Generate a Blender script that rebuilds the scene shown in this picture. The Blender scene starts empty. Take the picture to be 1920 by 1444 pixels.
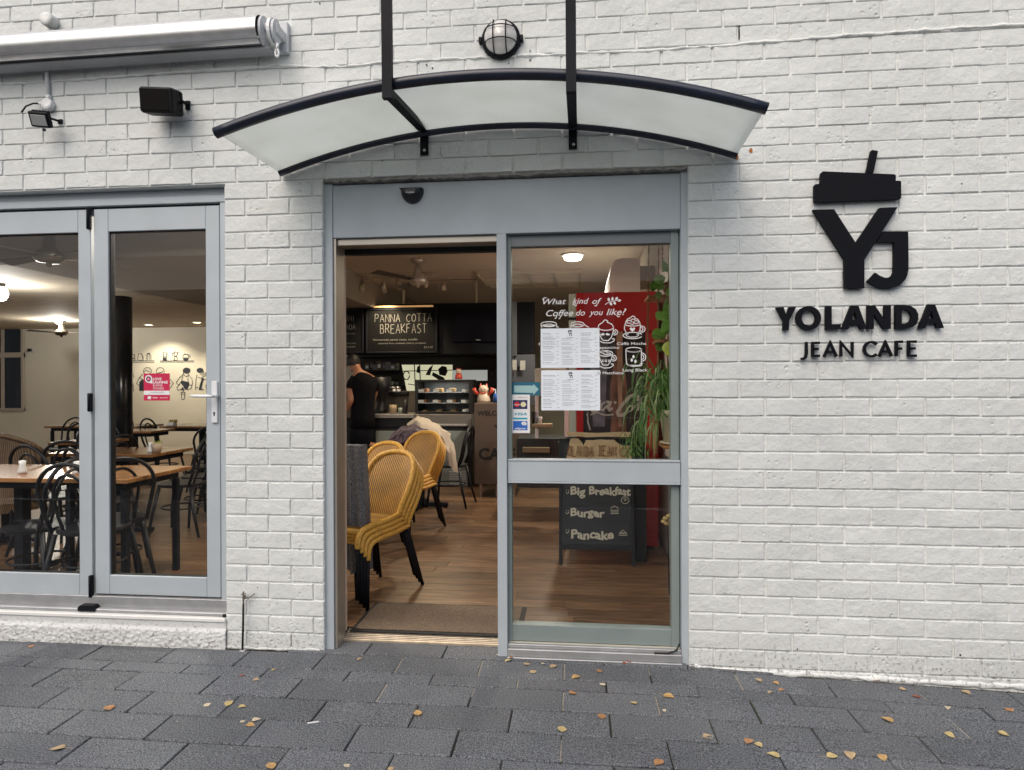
import bpy, math, random
from math import sin, cos, pi, radians as rad, atan2, hypot
from mathutils import Vector, Matrix, Euler
random.seed(7)
S = bpy.context.scene
C = S.collection
# ------------------------------------------------------------------ camera
CY, CH, F = -3.153, 1.36, 1200.0
YAW, PIT, ROL = .1008, -.0018, -.0034
fw = Vector((-sin(YAW)*cos(PIT), cos(YAW)*cos(PIT), sin(PIT)))
rt0 = Vector((cos(YAW), sin(YAW), 0)); up0 = rt0.cross(fw)
rt = rt0*cos(ROL) + up0*sin(ROL); up = -rt0*sin(ROL) + up0*cos(ROL)
cam = bpy.data.cameras.new("camera"); co = bpy.data.objects.new("camera", cam); C.objects.link(co)
cam.sensor_fit = 'HORIZONTAL'; cam.sensor_width = 36; cam.lens = F/1920*36; cam.clip_end = 500; cam.clip_start = .05
co.matrix_world = Matrix(((rt.x, up.x, -fw.x, 0), (rt.y, up.y, -fw.y, CY), (rt.z, up.z, -fw.z, CH), (0, 0, 0, 1)))
S.camera = co
# ------------------------------------------------------------------ world, sun, exposure
SUN_EL, SUN_ROT = rad(50), rad(202)
w = bpy.data.worlds.new("World"); S.world = w; w.use_nodes = True
nt = w.node_tree; bg = nt.nodes["Background"]; sky = nt.nodes.new("ShaderNodeTexSky")
sky.sky_type = 'NISHITA'; sky.sun_disc = False; sky.sun_elevation = SUN_EL; sky.sun_rotation = SUN_ROT
sky.dust_density = 5.0; sky.air_density = 1.0; sky.ozone_density = .3
nt.links.new(sky.outputs[0], bg.inputs[0]); bg.inputs[1].default_value = .145
sl = bpy.data.lights.new("sun", 'SUN'); sl.energy = 1.15; sl.angle = rad(75); sl.color = (1, .97, .93)
so = bpy.data.objects.new("sun", sl); C.objects.link(so)
sd = Vector((sin(SUN_ROT)*cos(SUN_EL), cos(SUN_ROT)*cos(SUN_EL), sin(SUN_EL)))
so.rotation_euler = sd.to_track_quat('Z', 'Y').to_euler()
vs = S.view_settings; S.display_settings.display_device = 'sRGB'
vs.view_transform = 'Standard'; vs.look = 'None'; vs.gamma = 1; vs.use_curve_mapping = False
vs.exposure = .07
S.cycles.use_denoising = True
S.cycles.max_bounces = 10; S.cycles.transparent_max_bounces = 24; S.cycles.caustics_reflective = False; S.cycles.caustics_refractive = False
S.cycles.sample_clamp_indirect = 4

# ------------------------------------------------------------------ helpers
def at(px, py, Y=0.0):
    "the point of the plane y = Y that the photograph shows at pixel (px, py)"
    d = fw + rt*((px-960)/F) - up*((py-722)/F)
    t = (Y-CY)/d.y
    return Vector((0, CY, CH)) + d*t
def X(px, Y): return at(px, 722, Y).x
def Z(py, Y, px=960): return at(px, py, Y).z
def proj(p):
    d = Vector(p) - Vector((0, CY, CH)); z = d.dot(fw)
    return 960 + F*d.dot(rt)/z, 722 - F*d.dot(up)/z, z

class B:
    def __init__(s): s.v = []; s.f = []; s.mi = []
    def add(s, vs_, fs, m=0):
        n = len(s.v); s.v += [tuple(p) for p in vs_]; s.f += [tuple(i+n for i in f) for f in fs]; s.mi += [m]*len(fs); return s
    def box(s, x0, x1, y0, y1, z0, z1, b=0, m=0):
        if x0 > x1: x0, x1 = x1, x0
        if y0 > y1: y0, y1 = y1, y0
        if z0 > z1: z0, z1 = z1, z0
        b = min(b, (x1-x0)*.45, (y1-y0)*.45, (z1-z0)*.45)
        if b <= 0:
            return s.add([(x0,y0,z0),(x1,y0,z0),(x1,y1,z0),(x0,y1,z0),(x0,y0,z1),(x1,y0,z1),(x1,y1,z1),(x0,y1,z1)],
                  [(0,3,2,1),(4,5,6,7),(0,1,5,4),(1,2,6,5),(2,3,7,6),(3,0,4,7)], m)
        V = []; L = [(x0,x1),(y0,y1),(z0,z1)]
        idx = {}
        for i in (0,1):
            for j in (0,1):
                for k in (0,1):
                    for ax in range(3):   # vertex lying on face 'ax'
                        p = [L[0][i], L[1][j], L[2][k]]; sg = (i, j, k)
                        for a in range(3):
                            if a != ax: p[a] += b if sg[a] == 0 else -b
                        idx[(i,j,k,ax)] = len(V); V.append(tuple(p))
        Fs = []
        def q(*k): Fs.append(tuple(idx[a] for a in k))
        for i in (0,1):
            a = [(i,0,0,0),(i,1,0,0),(i,1,1,0),(i,0,1,0)]; q(*(a if i else a[::-1]))
            a = [(0,i,0,1),(1,i,0,1),(1,i,1,1),(0,i,1,1)]; q(*(a[::-1] if i else a))
            a = [(0,0,i,2),(1,0,i,2),(1,1,i,2),(0,1,i,2)]; q(*(a if i else a[::-1]))
        for i in (0,1):
            for j in (0,1):
                q((i,j,0,0),(i,j,1,0),(i,j,1,1),(i,j,0,1))
                q((i,0,j,0),(i,1,j,0),(i,1,j,2),(i,0,j,2))
                q((0,i,j,1),(1,i,j,1),(1,i,j,2),(0,i,j,2))
                for k in (0,1): q((i,j,k,0),(i,j,k,1),(i,j,k,2))
        return s.add(V, Fs, m)
    def tube(s, P, r, n=8, cap=True, closed=False, m=0, flat=1.0):
        P = [Vector(p) for p in P]; k = len(P); R = r if isinstance(r, (list, tuple)) else [r]*k
        V = []; T0 = None; U = None
        for i, p in enumerate(P):
            a = P[(i-1) % k] if (closed or i > 0) else p; c = P[(i+1) % k] if (closed or i < k-1) else p
            t = (c-a)
            if t.length < 1e-9: t = Vector((0,0,1))
            t.normalize()
            if U is None:
                U = t.orthogonal().normalized() if abs(t.z) > .9 else t.cross(Vector((0,0,1))).normalized()
            U = (U - t*U.dot(t)); U.normalize(); W_ = t.cross(U)
            for j in range(n):
                a_ = 2*pi*j/n; V.append(p + U*cos(a_)*R[i] + W_*sin(a_)*R[i]*flat)
        Fs = []
        for i in range(k if closed else k-1):
            for j in range(n):
                a_, b_ = i*n+j, i*n+(j+1) % n; c_, d_ = ((i+1) % k)*n+(j+1) % n, ((i+1) % k)*n+j
                Fs.append((a_, b_, c_, d_))
        if cap and not closed: Fs += [tuple(range(n))[::-1], tuple((k-1)*n+j for j in range(n))]
        return s.add(V, Fs, m)
    def lathe(s, prof, c=(0,0,0), n=20, axis='z', m=0):
        V = []; 
        for r, h in prof:
            for j in range(n):
                a = 2*pi*j/n
                q = (r*cos(a), r*sin(a), h) if axis == 'z' else ((r*cos(a), -h, r*sin(a)) if axis == 'y' else (h, r*cos(a), r*sin(a)))
                V.append((c[0]+q[0], c[1]+q[1], c[2]+q[2]))
        k = len(prof); Fs = [(i*n+j, i*n+(j+1) % n, (i+1)*n+(j+1) % n, (i+1)*n+j) for i in range(k-1) for j in range(n)]
        Fs += [tuple(range(n))[::-1], tuple((k-1)*n+j for j in range(n))]
        return s.add(V, Fs, m)
    def poly(s, pts, y0, y1, m=0):
        "outline in x,z thickened from y0 (front) to y1"
        n = len(pts); V = [(p[0], y0, p[1]) for p in pts] + [(p[0], y1, p[1]) for p in pts]
        ar = sum(pts[i][0]*pts[(i+1) % n][1]-pts[(i+1) % n][0]*pts[i][1] for i in range(n))
        Fs = [tuple(range(n)), tuple(range(n, 2*n))[::-1]] + [(i, i+n, (i+1) % n+n, (i+1) % n) for i in range(n)]
        if ar < 0: Fs = [f[::-1] for f in Fs]
        return s.add(V, Fs, m)
    def stroke(s, pts, wd, y0, y1, closed=False, m=0):
        "ribbon of width wd along x,z points"
        P = [Vector((p[0], p[1])) for p in pts]; k = len(P)
        if k < 2: return s
        L = []; R = []
        for i, p in enumerate(P):
            a = P[i-1] if (i or closed) else p; c = P[(i+1) % k] if (closed or i < k-1) else p
            d1 = (p-a).normalized() if (p-a).length > 1e-9 else None; d2 = (c-p).normalized() if (c-p).length > 1e-9 else None
            d = (d1 or d2) + (d2 or d1)
            d = d.normalized() if d.length > 1e-6 else (d1 or d2)
            nn = Vector((-d.y, d.x)); q = (d1 or d2); kk = 1/max(.5, abs(nn.dot(Vector((-q.y, q.x)))))
            L.append(p+nn*wd/2*kk); R.append(p-nn*wd/2*kk)
        V = [(a.x, y0, a.y) for a in L]+[(a.x, y0, a.y) for a in R]+[(a.x, y1, a.y) for a in L]+[(a.x, y1, a.y) for a in R]
        Fs = []
        for i in range(k if closed else k-1):
            j = (i+1) % k; Fs += [(i, k+i, k+j, j), (2*k+i, 2*k+j, 3*k+j, 3*k+i), (i, j, 2*k+j, 2*k+i), (k+i, 3*k+i, 3*k+j, k+j)]
        return s.add(V, Fs, m)
    def mesh(s, name, mats, smooth=False):
        me = bpy.data.meshes.new(name); me.from_pydata(s.v, [], s.f)
        for mm in (mats if isinstance(mats, (list, tuple)) else [mats]): me.materials.append(mm)
        if any(s.mi): me.polygons.foreach_set('material_index', s.mi)
        if smooth: me.polygons.foreach_set('use_smooth', [True]*len(me.polygons))
        me.update(); return me
    def build(s, name, mats, parent=None, smooth=False, **kw):
        return link(name, s.mesh(name, mats, smooth), parent, **kw)
def wloc(o):
    v = Vector(o.location)
    while o.parent: o = o.parent; v += Vector(o.location)
    return v
def link(name, me, parent=None, local=False, loc=None, **kw):
    o = bpy.data.objects.new(name, me); C.objects.link(o)
    if loc is not None: o.location = loc
    if parent is not None:
        o.parent = parent
        if not local: o.location = Vector(o.location) - wloc(parent)
    for k, v in kw.items(): o[k] = v
    return o
def thing(name, label, cat, loc=(0,0,0), group=None):
    o = bpy.data.objects.new(name, None); C.objects.link(o); o.empty_display_size = .1
    o.location = loc; o['label'] = label; o['category'] = cat
    if group: o['group'] = group
    return o
def tag(o, label, cat, group=None):
    o['label'] = label; o['category'] = cat
    if group: o['group'] = group
    return o
def copy_tree(o, parent=None):
    c = o.copy(); C.objects.link(c); c.parent = parent
    for ch in list(o.children): copy_tree(ch, c)
    return c

def mat(name, col, rough=.6, metal=0, bump=0, bs=40, var=0, vs_=6, spec=.5, emit=None, es=0, coat=0, stretch=None, bump2=0, bs2=300):
    m = bpy.data.materials.new(name); m.use_nodes = True; t = m.node_tree; p = t.nodes['Principled BSDF']
    p.inputs['Base Color'].default_value = (*col, 1); p.inputs['Roughness'].default_value = rough; p.inputs['Metallic'].default_value = metal
    p.inputs['Specular IOR Level'].default_value = spec
    if coat: p.inputs['Coat Weight'].default_value = coat; p.inputs['Coat Roughness'].default_value = .1
    if emit: p.inputs['Emission Color'].default_value = (*emit, 1); p.inputs['Emission Strength'].default_value = es
    if bump or var or bump2:
        tc = t.nodes.new('ShaderNodeTexCoord'); src = tc.outputs['Object']
        if stretch:
            mp = t.nodes.new('ShaderNodeMapping'); mp.inputs['Scale'].default_value = stretch; t.links.new(src, mp.inputs[0]); src = mp.outputs[0]
    if var:
        n = t.nodes.new('ShaderNodeTexNoise'); n.inputs['Scale'].default_value = vs_; n.inputs['Detail'].default_value = 5; t.links.new(src, n.inputs[0])
        r = t.nodes.new('ShaderNodeMapRange'); r.inputs[1].default_value = .3; r.inputs[2].default_value = .7; r.inputs[3].default_value = 1-var; r.inputs[4].default_value = 1+var
        t.links.new(n.outputs[0], r.inputs[0])
        mx = t.nodes.new('ShaderNodeVectorMath'); mx.operation = 'SCALE'; mx.inputs[0].default_value = col; t.links.new(r.outputs[0], mx.inputs['Scale'])
        t.links.new(mx.outputs[0], p.inputs['Base Color'])
    last = None
    for st, sc in ((bump, bs), (bump2, bs2)):
        if st:
            n = t.nodes.new('ShaderNodeTexNoise'); n.inputs['Scale'].default_value = sc; n.inputs['Detail'].default_value = 6; t.links.new(src, n.inputs[0])
            b = t.nodes.new('ShaderNodeBump'); b.inputs['Strength'].default_value = 1; b.inputs['Distance'].default_value = st
            t.links.new(n.outputs[0], b.inputs['Height'])
            if last: t.links.new(last, b.inputs['Normal'])
            last = b.outputs[0]; t.links.new(last, p.inputs['Normal'])
    return m

def glass_mat(name, tint=(.97,.985,.98), ior=1.5, rough=0.0):
    m = bpy.data.materials.new(name); m.use_nodes = True; t = m.node_tree
    t.nodes.remove(t.nodes['Principled BSDF']); out = t.nodes['Material Output']
    tr = t.nodes.new('ShaderNodeBsdfTransparent'); tr.inputs[0].default_value = (*tint, 1)
    gl = t.nodes.new('ShaderNodeBsdfGlossy'); gl.inputs['Roughness'].default_value = rough
    fr = t.nodes.new('ShaderNodeFresnel'); fr.inputs[0].default_value = ior
    ge = t.nodes.new('ShaderNodeNewGeometry'); iv = t.nodes.new('ShaderNodeMath'); iv.operation = 'SUBTRACT'; iv.inputs[0].default_value = 1; t.links.new(ge.outputs['Backfacing'], iv.inputs[1])
    ml = t.nodes.new('ShaderNodeMath'); ml.operation = 'MULTIPLY'; t.links.new(fr.outputs[0], ml.inputs[0]); t.links.new(iv.outputs[0], ml.inputs[1])
    mx = t.nodes.new('ShaderNodeMixShader'); t.links.new(ml.outputs[0], mx.inputs[0]); t.links.new(tr.outputs[0], mx.inputs[1]); t.links.new(gl.outputs[0], mx.inputs[2])
    t.links.new(mx.outputs[0], out.inputs[0]); return m

_fc = {}
def text_mesh(body, shear=0, bold=0, key=None):
    k = (body, shear, bold)
    if k in _fc: return _fc[k]
    cu = bpy.data.curves.new('lettering', 'FONT'); cu.body = body; cu.shear = shear; cu.offset = bold; cu.resolution_u = 3; cu.size = 1
    o = bpy.data.objects.new('lettering', cu); C.objects.link(o)
    me = bpy.data.meshes.new_from_object(o.evaluated_get(bpy.context.evaluated_depsgraph_get()))
    V = [tuple(v.co) for v in me.vertices]; Fs = [tuple(p.vertices) for p in me.polygons]
    bpy.data.objects.remove(o); bpy.data.curves.remove(cu); bpy.data.meshes.remove(me)
    _fc[k] = (V, Fs); return _fc[k]
def text_into(b, body, x0, z0, h, wd=None, Y=0, shear=0, bold=0, slope=0, m=0, rotz=None, cap=.73, skew=0):
    "flat letters facing -y: x0,z0 = left end of the baseline, h = capital height, wd = total width"
    V, Fs = text_mesh(body, shear, bold)
    if not V: return b
    xa = min(v[0] for v in V); xb = max(v[0] for v in V); sy = h/cap; sx = (wd/(xb-xa)) if wd else sy
    pts = [(x0+(v[0]-xa)*sx, Y, z0+v[1]*sy+slope*(v[0]-xa)*sx) for v in V]
    return b.add(pts, Fs, m)
# single-stroke capitals drawn by hand (unit box)
GL = {'A': [[(0,0),(.5,1),(1,0)],[(.2,.38),(.82,.36)]], 'B': [[(0,0),(.05,1),(.6,.98),(.8,.8),(.65,.58),(.05,.52)],[(.65,.55),(.95,.35),(.8,.06),(0,0)]],
 'C': [[(.95,.82),(.6,1),(.2,.85),(0,.5),(.15,.12),(.55,0),(.95,.18)]], 'D': [[(0,0),(0,1),(.55,.95),(.95,.55),(.7,.1),(0,0)]],
 'E': [[(.9,1),(.05,.97),(0,0),(.95,.02)],[(.02,.52),(.75,.54)]], 'F': [[(.95,1),(.08,.97),(0,0)],[(.02,.52),(.7,.55)]],
 'G': [[(.95,.85),(.5,1),(.1,.75),(0,.35),(.4,0),(.9,.12),(.92,.45),(.5,.45)]], 'H': [[(0,0),(0,1)],[(1,0),(1,1)],[(0,.5),(1,.5)]],
 'I': [[(.5,0),(.5,1)]], 'J': [[(.3,1),(1,1)],[(.7,1),(.7,.2),(.45,0),(.1,.12)]], 'K': [[(0,0),(0,1)],[(.9,1),(.03,.45),(1,0)]],
 'L': [[(0,1),(0,0),(.9,0)]], 'M': [[(0,0),(.05,1),(.5,.3),(.95,1),(1,0)]], 'N': [[(0,0),(.02,1),(.95,0),(1,1)]],
 'O': [[(.5,1),(.1,.8),(0,.45),(.15,.1),(.5,0),(.85,.12),(1,.5),(.88,.85),(.5,1)]], 'P': [[(0,0),(.05,1),(.7,.98),(.9,.75),(.7,.5),(.04,.45)]],
 'R': [[(0,0),(.05,1),(.7,.97),(.88,.75),(.65,.52),(.04,.48)],[(.4,.5),(1,0)]], 'S': [[(.9,.88),(.5,1),(.12,.82),(.25,.58),(.75,.42),(.9,.18),(.5,0),(.02,.12)]],
 'T': [[(0,1),(1,1)],[(.5,1),(.5,0)]], 'U': [[(0,1),(.02,.25),(.4,0),(.85,.15),(.95,1)]], 'V': [[(0,1),(.5,0),(1,1)]],
 'W': [[(0,1),(.25,0),(.5,.7),(.75,0),(1,1)]], 'Y': [[(0,1),(.5,.5),(1,1)],[(.5,.5),(.45,0)]], '$': [[(.9,.8),(.5,.95),(.15,.75),(.8,.35),(.5,.08),(.05,.2)],[(.5,1.1),(.5,-.1)]]}
def hand(b, body, x0, x1, z0, z1, wd, Y0, Y1, slope=0, jit=.04, m=0, outline=0):
    n = len(body); cw = (x1-x0)/n; rr = random.Random(body)
    for i, ch in enumerate(body):
        if ch not in GL: continue
        ox = x0+cw*i; dz = rr.uniform(-jit, jit)*(z1-z0); sc = cw*.74*(.55 if ch == 'I' else 1)
        for st in GL[ch]:
            pts = [(ox+p[0]*sc+rr.uniform(-1, 1)*jit*.6*sc, z0+dz+p[1]*(z1-z0)+slope*(ox-x0)) for p in st]
            b.stroke(pts, wd, Y0, Y1, m=m)
            if outline: b.stroke([(p[0]+outline, p[1]-outline*.4) for p in pts], wd, Y0, Y1, m=m)
def scribble(b, x0, x1, z0, z1, Y, m=0, rr=random):
    "a line of illegibly small print: a row of word-long dashes"
    x = x0
    while x < x1-.002:
        l = min(rr.uniform(.006, .02)*((x1-x0)/.1)**.5, x1-x); b.add([(x,Y,z0),(x+l,Y,z0),(x+l,Y,z1),(x,Y,z1)], [(0,1,2,3)], m); x += l+(z1-z0)*.9
# ------------------------------------------------------------------ materials
def paint_mat(name, col, bump=.0023, rough=.62):
    m = bpy.data.materials.new(name); m.use_nodes = True; t = m.node_tree; p = t.nodes['Principled BSDF']; N = t.nodes.new; Lk = t.links.new
    p.inputs['Roughness'].default_value = rough; p.inputs['Specular IOR Level'].default_value = .35
    g = N('ShaderNodeNewGeometry'); pos = g.outputs['Position']
    def noise(sc, det=5, ro=.55):
        n = N('ShaderNodeTexNoise'); n.inputs['Scale'].default_value = sc; n.inputs['Detail'].default_value = det; n.inputs['Roughness'].default_value = ro; Lk(pos, n.inputs[0]); return n.outputs[0]
    def rng(s, a, b, c, d):
        r = N('ShaderNodeMapRange'); r.inputs[1].default_value = a; r.inputs[2].default_value = b; r.inputs[3].default_value = c; r.inputs[4].default_value = d; Lk(s, r.inputs[0]); return r.outputs[0]
    # slow differences between bricks: sample noise at snapped brick cells
    sn = N('ShaderNodeVectorMath'); sn.operation = 'SNAP'; Lk(pos, sn.inputs[0]); sn.inputs[1].default_value = (.24, 10, .086)
    wn = N('ShaderNodeTexWhiteNoise'); Lk(sn.outputs[0], wn.inputs[0])
    a = rng(wn.outputs['Value'], 0, 1, .955, 1.03); bb = rng(noise(1.3, 6, .65), .3, .7, .91, 1.05)
    m1 = N('ShaderNodeMath'); m1.operation = 'MULTIPLY'; Lk(a, m1.inputs[0]); Lk(bb, m1.inputs[1])
    c = N('ShaderNodeVectorMath'); c.operation = 'SCALE'; c.inputs[0].default_value = col; Lk(m1.outputs[0], c.inputs['Scale'])
    # sparse pits and drill holes
    vo = N('ShaderNodeTexVoronoi'); vo.inputs['Scale'].default_value = 13; Lk(pos, vo.inputs[0])
    pit = rng(vo.outputs['Distance'], .035, .075, 1, 0)
    gate = rng(noise(1.7, 3), .58, .64, 0, .8)
    pm = N('ShaderNodeMath'); pm.operation = 'MULTIPLY'; Lk(pit, pm.inputs[0]); Lk(gate, pm.inputs[1])
    # dirt splash at the foot of the wall
    sx = N('ShaderNodeSeparateXYZ'); Lk(pos, sx.inputs[0])
    foot = rng(sx.outputs['Z'], .03, .17, 1, 0); dn = rng(noise(55, 6, .7), .54, .64, 0, 1)
    dm = N('ShaderNodeMath'); dm.operation = 'MULTIPLY'; Lk(foot, dm.inputs[0]); Lk(dn, dm.inputs[1])
    sm = rng(noise(9, 6, .7), .66, .76, 0, .25)
    mxx = N('ShaderNodeMath'); mxx.operation = 'MAXIMUM'; Lk(pm.outputs[0], mxx.inputs[0]); Lk(dm.outputs[0], mxx.inputs[1])
    mxy = N('ShaderNodeMath'); mxy.operation = 'MAXIMUM'; Lk(mxx.outputs[0], mxy.inputs[0]); Lk(sm, mxy.inputs[1])
    dk = N('ShaderNodeMath'); dk.operation = 'MULTIPLY'; dk.inputs[1].default_value = .8; Lk(mxy.outputs[0], dk.inputs[0])
    mix = N('ShaderNodeMix'); mix.data_type = 'RGBA'; Lk(dk.outputs[0], mix.inputs[0]); Lk(c.outputs[0], mix.inputs[6]); mix.inputs[7].default_value = (.13, .12, .105, 1)
    Lk(mix.outputs[2], p.inputs['Base Color'])
    last = None
    for s_, d_ in ((noise(150, 6, .6), bump), (noise(28, 5, .6), bump*2.2), (noise(7, 3), bump*3.0)):
        b = N('ShaderNodeBump'); b.inputs['Distance'].default_value = d_*.8; Lk(s_, b.inputs['Height'])
        if last: Lk(last, b.inputs['Normal'])
        last = b.outputs[0]
    # scattered chips
    v2 = N('ShaderNodeTexVoronoi'); v2.inputs['Scale'].default_value = 34; Lk(pos, v2.inputs[0])
    ch = rng(v2.outputs['Distance'], .05, .3, -1, 0); g2 = rng(noise(6, 4), .53, .66, 0, 1)
    cm = N('ShaderNodeMath'); cm.operation = 'MULTIPLY'; Lk(ch, cm.inputs[0]); Lk(g2, cm.inputs[1])
    b = N('ShaderNodeBump'); b.inputs['Distance'].default_value = .004; Lk(cm.outputs[0], b.inputs['Height']); Lk(last, b.inputs['Normal']); Lk(b.outputs[0], p.inputs['Normal'])
    return m
def stone_mat():
    m = bpy.data.materials.new('charcoal paver'); m.use_nodes = True; t = m.node_tree; p = t.nodes['Principled BSDF']; N = t.nodes.new; Lk = t.links.new
    g = N('ShaderNodeNewGeometry'); pos = g.outputs['Position']; p.inputs['Roughness'].default_value = .78
    oi = N('ShaderNodeObjectInfo')
    def noise(sc, det=4, ro=.6):
        n = N('ShaderNodeTexNoise'); n.inputs['Scale'].default_value = sc; n.inputs['Detail'].default_value = det; n.inputs['Roughness'].default_value = ro; Lk(pos, n.inputs[0]); return n.outputs[0]
    r1 = N('ShaderNodeValToRGB'); Lk(noise(175, 4, .72), r1.inputs[0]); e = r1.color_ramp.elements
    e[0].position = .38; e[0].color = (.004, .0045, .006, 1); e[1].position = .66; e[1].color = (.26, .28, .305, 1); k = e.new(.46); k.color = (.078, .088, .102, 1)
    v = N('ShaderNodeMapRange'); Lk(oi.outputs['Random'], v.inputs[0]); v.inputs[3].default_value = .86; v.inputs[4].default_value = 1.14
    v2 = N('ShaderNodeMapRange'); Lk(noise(2.2, 6, .65), v2.inputs[0]); v2.inputs[1].default_value = .3; v2.inputs[2].default_value = .7; v2.inputs[3].default_value = .78; v2.inputs[4].default_value = 1.22
    mm = N('ShaderNodeMath'); mm.operation = 'MULTIPLY'; Lk(v.outputs[0], mm.inputs[0]); Lk(v2.outputs[0], mm.inputs[1])
    c = N('ShaderNodeVectorMath'); c.operation = 'SCALE'; Lk(r1.outputs[0], c.inputs[0]); Lk(mm.outputs[0], c.inputs['Scale'])
    # brownish patches
    mx = N('ShaderNodeMix'); mx.data_type = 'RGBA'; br = N('ShaderNodeMapRange'); Lk(noise(1.1, 4), br.inputs[0]); br.inputs[1].default_value = .45; br.inputs[2].default_value = .65; br.inputs[4].default_value = .35
    Lk(br.outputs[0], mx.inputs[0]); Lk(c.outputs[0], mx.inputs[6]); mx.inputs[7].default_value = (.094, .092, .094, 1); Lk(mx.outputs[2], p.inputs['Base Color'])
    b = N('ShaderNodeBump'); b.inputs['Distance'].default_value = .0022; Lk(noise(260, 4, .7), b.inputs['Height']); Lk(b.outputs[0], p.inputs['Normal'])
    return m
def wood_mat(name, cols, scale=(1.2, 14, 14), rough=.4, bump=.0004, perobj=True, coat=0):
    m = bpy.data.materials.new(name); m.use_nodes = True; t = m.node_tree; p = t.nodes['Principled BSDF']; N = t.nodes.new; Lk = t.links.new
    g = N('ShaderNodeNewGeometry'); oi = N('ShaderNodeObjectInfo'); mp = N('ShaderNodeMapping'); mp.inputs['Scale'].default_value = scale; Lk(g.outputs['Position'], mp.inputs[0])
    if perobj:
        of = N('ShaderNodeMath'); of.operation = 'MULTIPLY'; of.inputs[1].default_value = 37; Lk(oi.outputs['Random'], of.inputs[0]); cb = N('ShaderNodeCombineXYZ'); Lk(of.outputs[0], cb.inputs[0]); Lk(cb.outputs[0], mp.inputs['Location'])
    n = N('ShaderNodeTexNoise'); n.inputs['Scale'].default_value = 1.6; n.inputs['Detail'].default_value = 7; n.inputs['Roughness'].default_value = .62; n.inputs['Distortion'].default_value = .5; Lk(mp.outputs[0], n.inputs[0])
    r = N('ShaderNodeValToRGB'); Lk(n.outputs[0], r.inputs[0]); e = r.color_ramp.elements; e[0].position = .3; e[0].color = (*cols[0], 1); e[1].position = .7; e[1].color = (*cols[2], 1); e.new(.5).color = (*cols[1], 1)
    v = N('ShaderNodeMapRange'); Lk(oi.outputs['Random'], v.inputs[0]); v.inputs[3].default_value = .72; v.inputs[4].default_value = 1.25
    c = N('ShaderNodeVectorMath'); c.operation = 'SCALE'; Lk(r.outputs[0], c.inputs[0])
    if perobj: Lk(v.outputs[0], c.inputs['Scale'])
    else: c.inputs['Scale'].default_value = 1
    Lk(c.outputs[0], p.inputs['Base Color']); p.inputs['Roughness'].default_value = rough
    if coat: p.inputs['Coat Weight'].default_value = coat; p.inputs['Coat Roughness'].default_value = .25
    b = N('ShaderNodeBump'); b.inputs['Distance'].default_value = bump; Lk(n.outputs[0], b.inputs['Height']); Lk(b.outputs[0], p.inputs['Normal'])
    return m
WALL = (.68, .71, .70)
M = {}
M['brick'] = paint_mat('white painted brick', WALL)
M['mortar'] = paint_mat('white painted mortar', (.74, .765, .75), .003)
M['render'] = paint_mat('rough white render', (.68, .70, .69), .002)
M['paver'] = stone_mat()
M['sand'] = mat('joint sand', (.030, .028, .020), .95, bump=.003, bs=120, var=.5, vs_=20)
M['moss'] = mat('mossy joint', (.035, .045, .018), .95, bump=.003, bs=120, var=.4, vs_=30)
M['frame'] = mat('powder coated frame', (.42, .47, .505), .42, var=.05, vs_=5, bump=.0002, bs=300)
M['frame_side'] = mat('warm-lit aluminium', (.42, .385, .33), .38, metal=.6, var=.06)  # warm indoor light on the reveal is put into this colour
M['green_frame'] = mat('grey green frame', (.22, .265, .26), .38, var=.06, vs_=6)
M['alu'] = mat('aluminium sill', (.42, .43, .44), .4, metal=.5, var=.1, vs_=14, bump=.0003)
M['black'] = mat('black paint', (.009, .010, .014), .5, bump=.0004, bs=60, var=.3, spec=.12)
M['bluetube'] = mat('dark tube', (.012, .017, .034), .3, bump=.0003, bs=50, var=.3)
M['gap'] = mat('black rubber', (.008, .008, .009), .7)
M['rust'] = mat('rust stain', (.35, .13, .03), .8)
M['whitepl'] = mat('white plastic', (.72, .74, .76), .35)
M['lightgrey'] = mat('light grey metal', (.55, .57, .6), .4)
M['steel'] = mat('stainless steel', (.5, .49, .47), .28, metal=1.0, var=.06)
M['sign'] = mat('matt black sign', (.006, .007, .010), .7, spec=.12)
M['glass'] = glass_mat('pane glass', ior=1.5)
M['globe'] = mat('frosted glass', (.62, .61, .6), .18, coat=.6)
M['white'] = mat('white print', (.78, .78, .78), .6)
M['paper'] = mat('paper', (.78, .84, .90), .6, var=.04, vs_=8)
M['ink'] = mat('grey print', (.2, .22, .25), .7)
M['inkd'] = mat('dark print', (.03, .035, .05), .7)
M['cream'] = mat('cream plaster', (.82, .78, .68), .75, var=.04, vs_=2, bump=.0006, bs=60)
M['greenwall'] = mat('olive plaster', (.33, .32, .25), .8, var=.05, vs_=2)
M['ceil'] = mat('ceiling paint', (.52, .45, .38), .85, var=.05, vs_=2)
M['beam'] = mat('beam paint', (.30, .27, .23), .85, var=.05, vs_=2)
M['tileceil'] = mat('ceiling tile', (.5, .42, .32), .8, var=.12, vs_=3, stretch=(1, 4, 1))
M['asphalt'] = mat('asphalt', (.05, .05, .052), .9, var=.2, bump=.004, bs=90)
M['opp'] = mat('grey render wall', (.17, .17, .175), .85, var=.15, vs_=1)
M['opp2'] = mat('pale pier', (.8, .78, .78), .8, var=.05)
M['dkwin'] = mat('dark window', (.02, .022, .026), .2)

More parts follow.
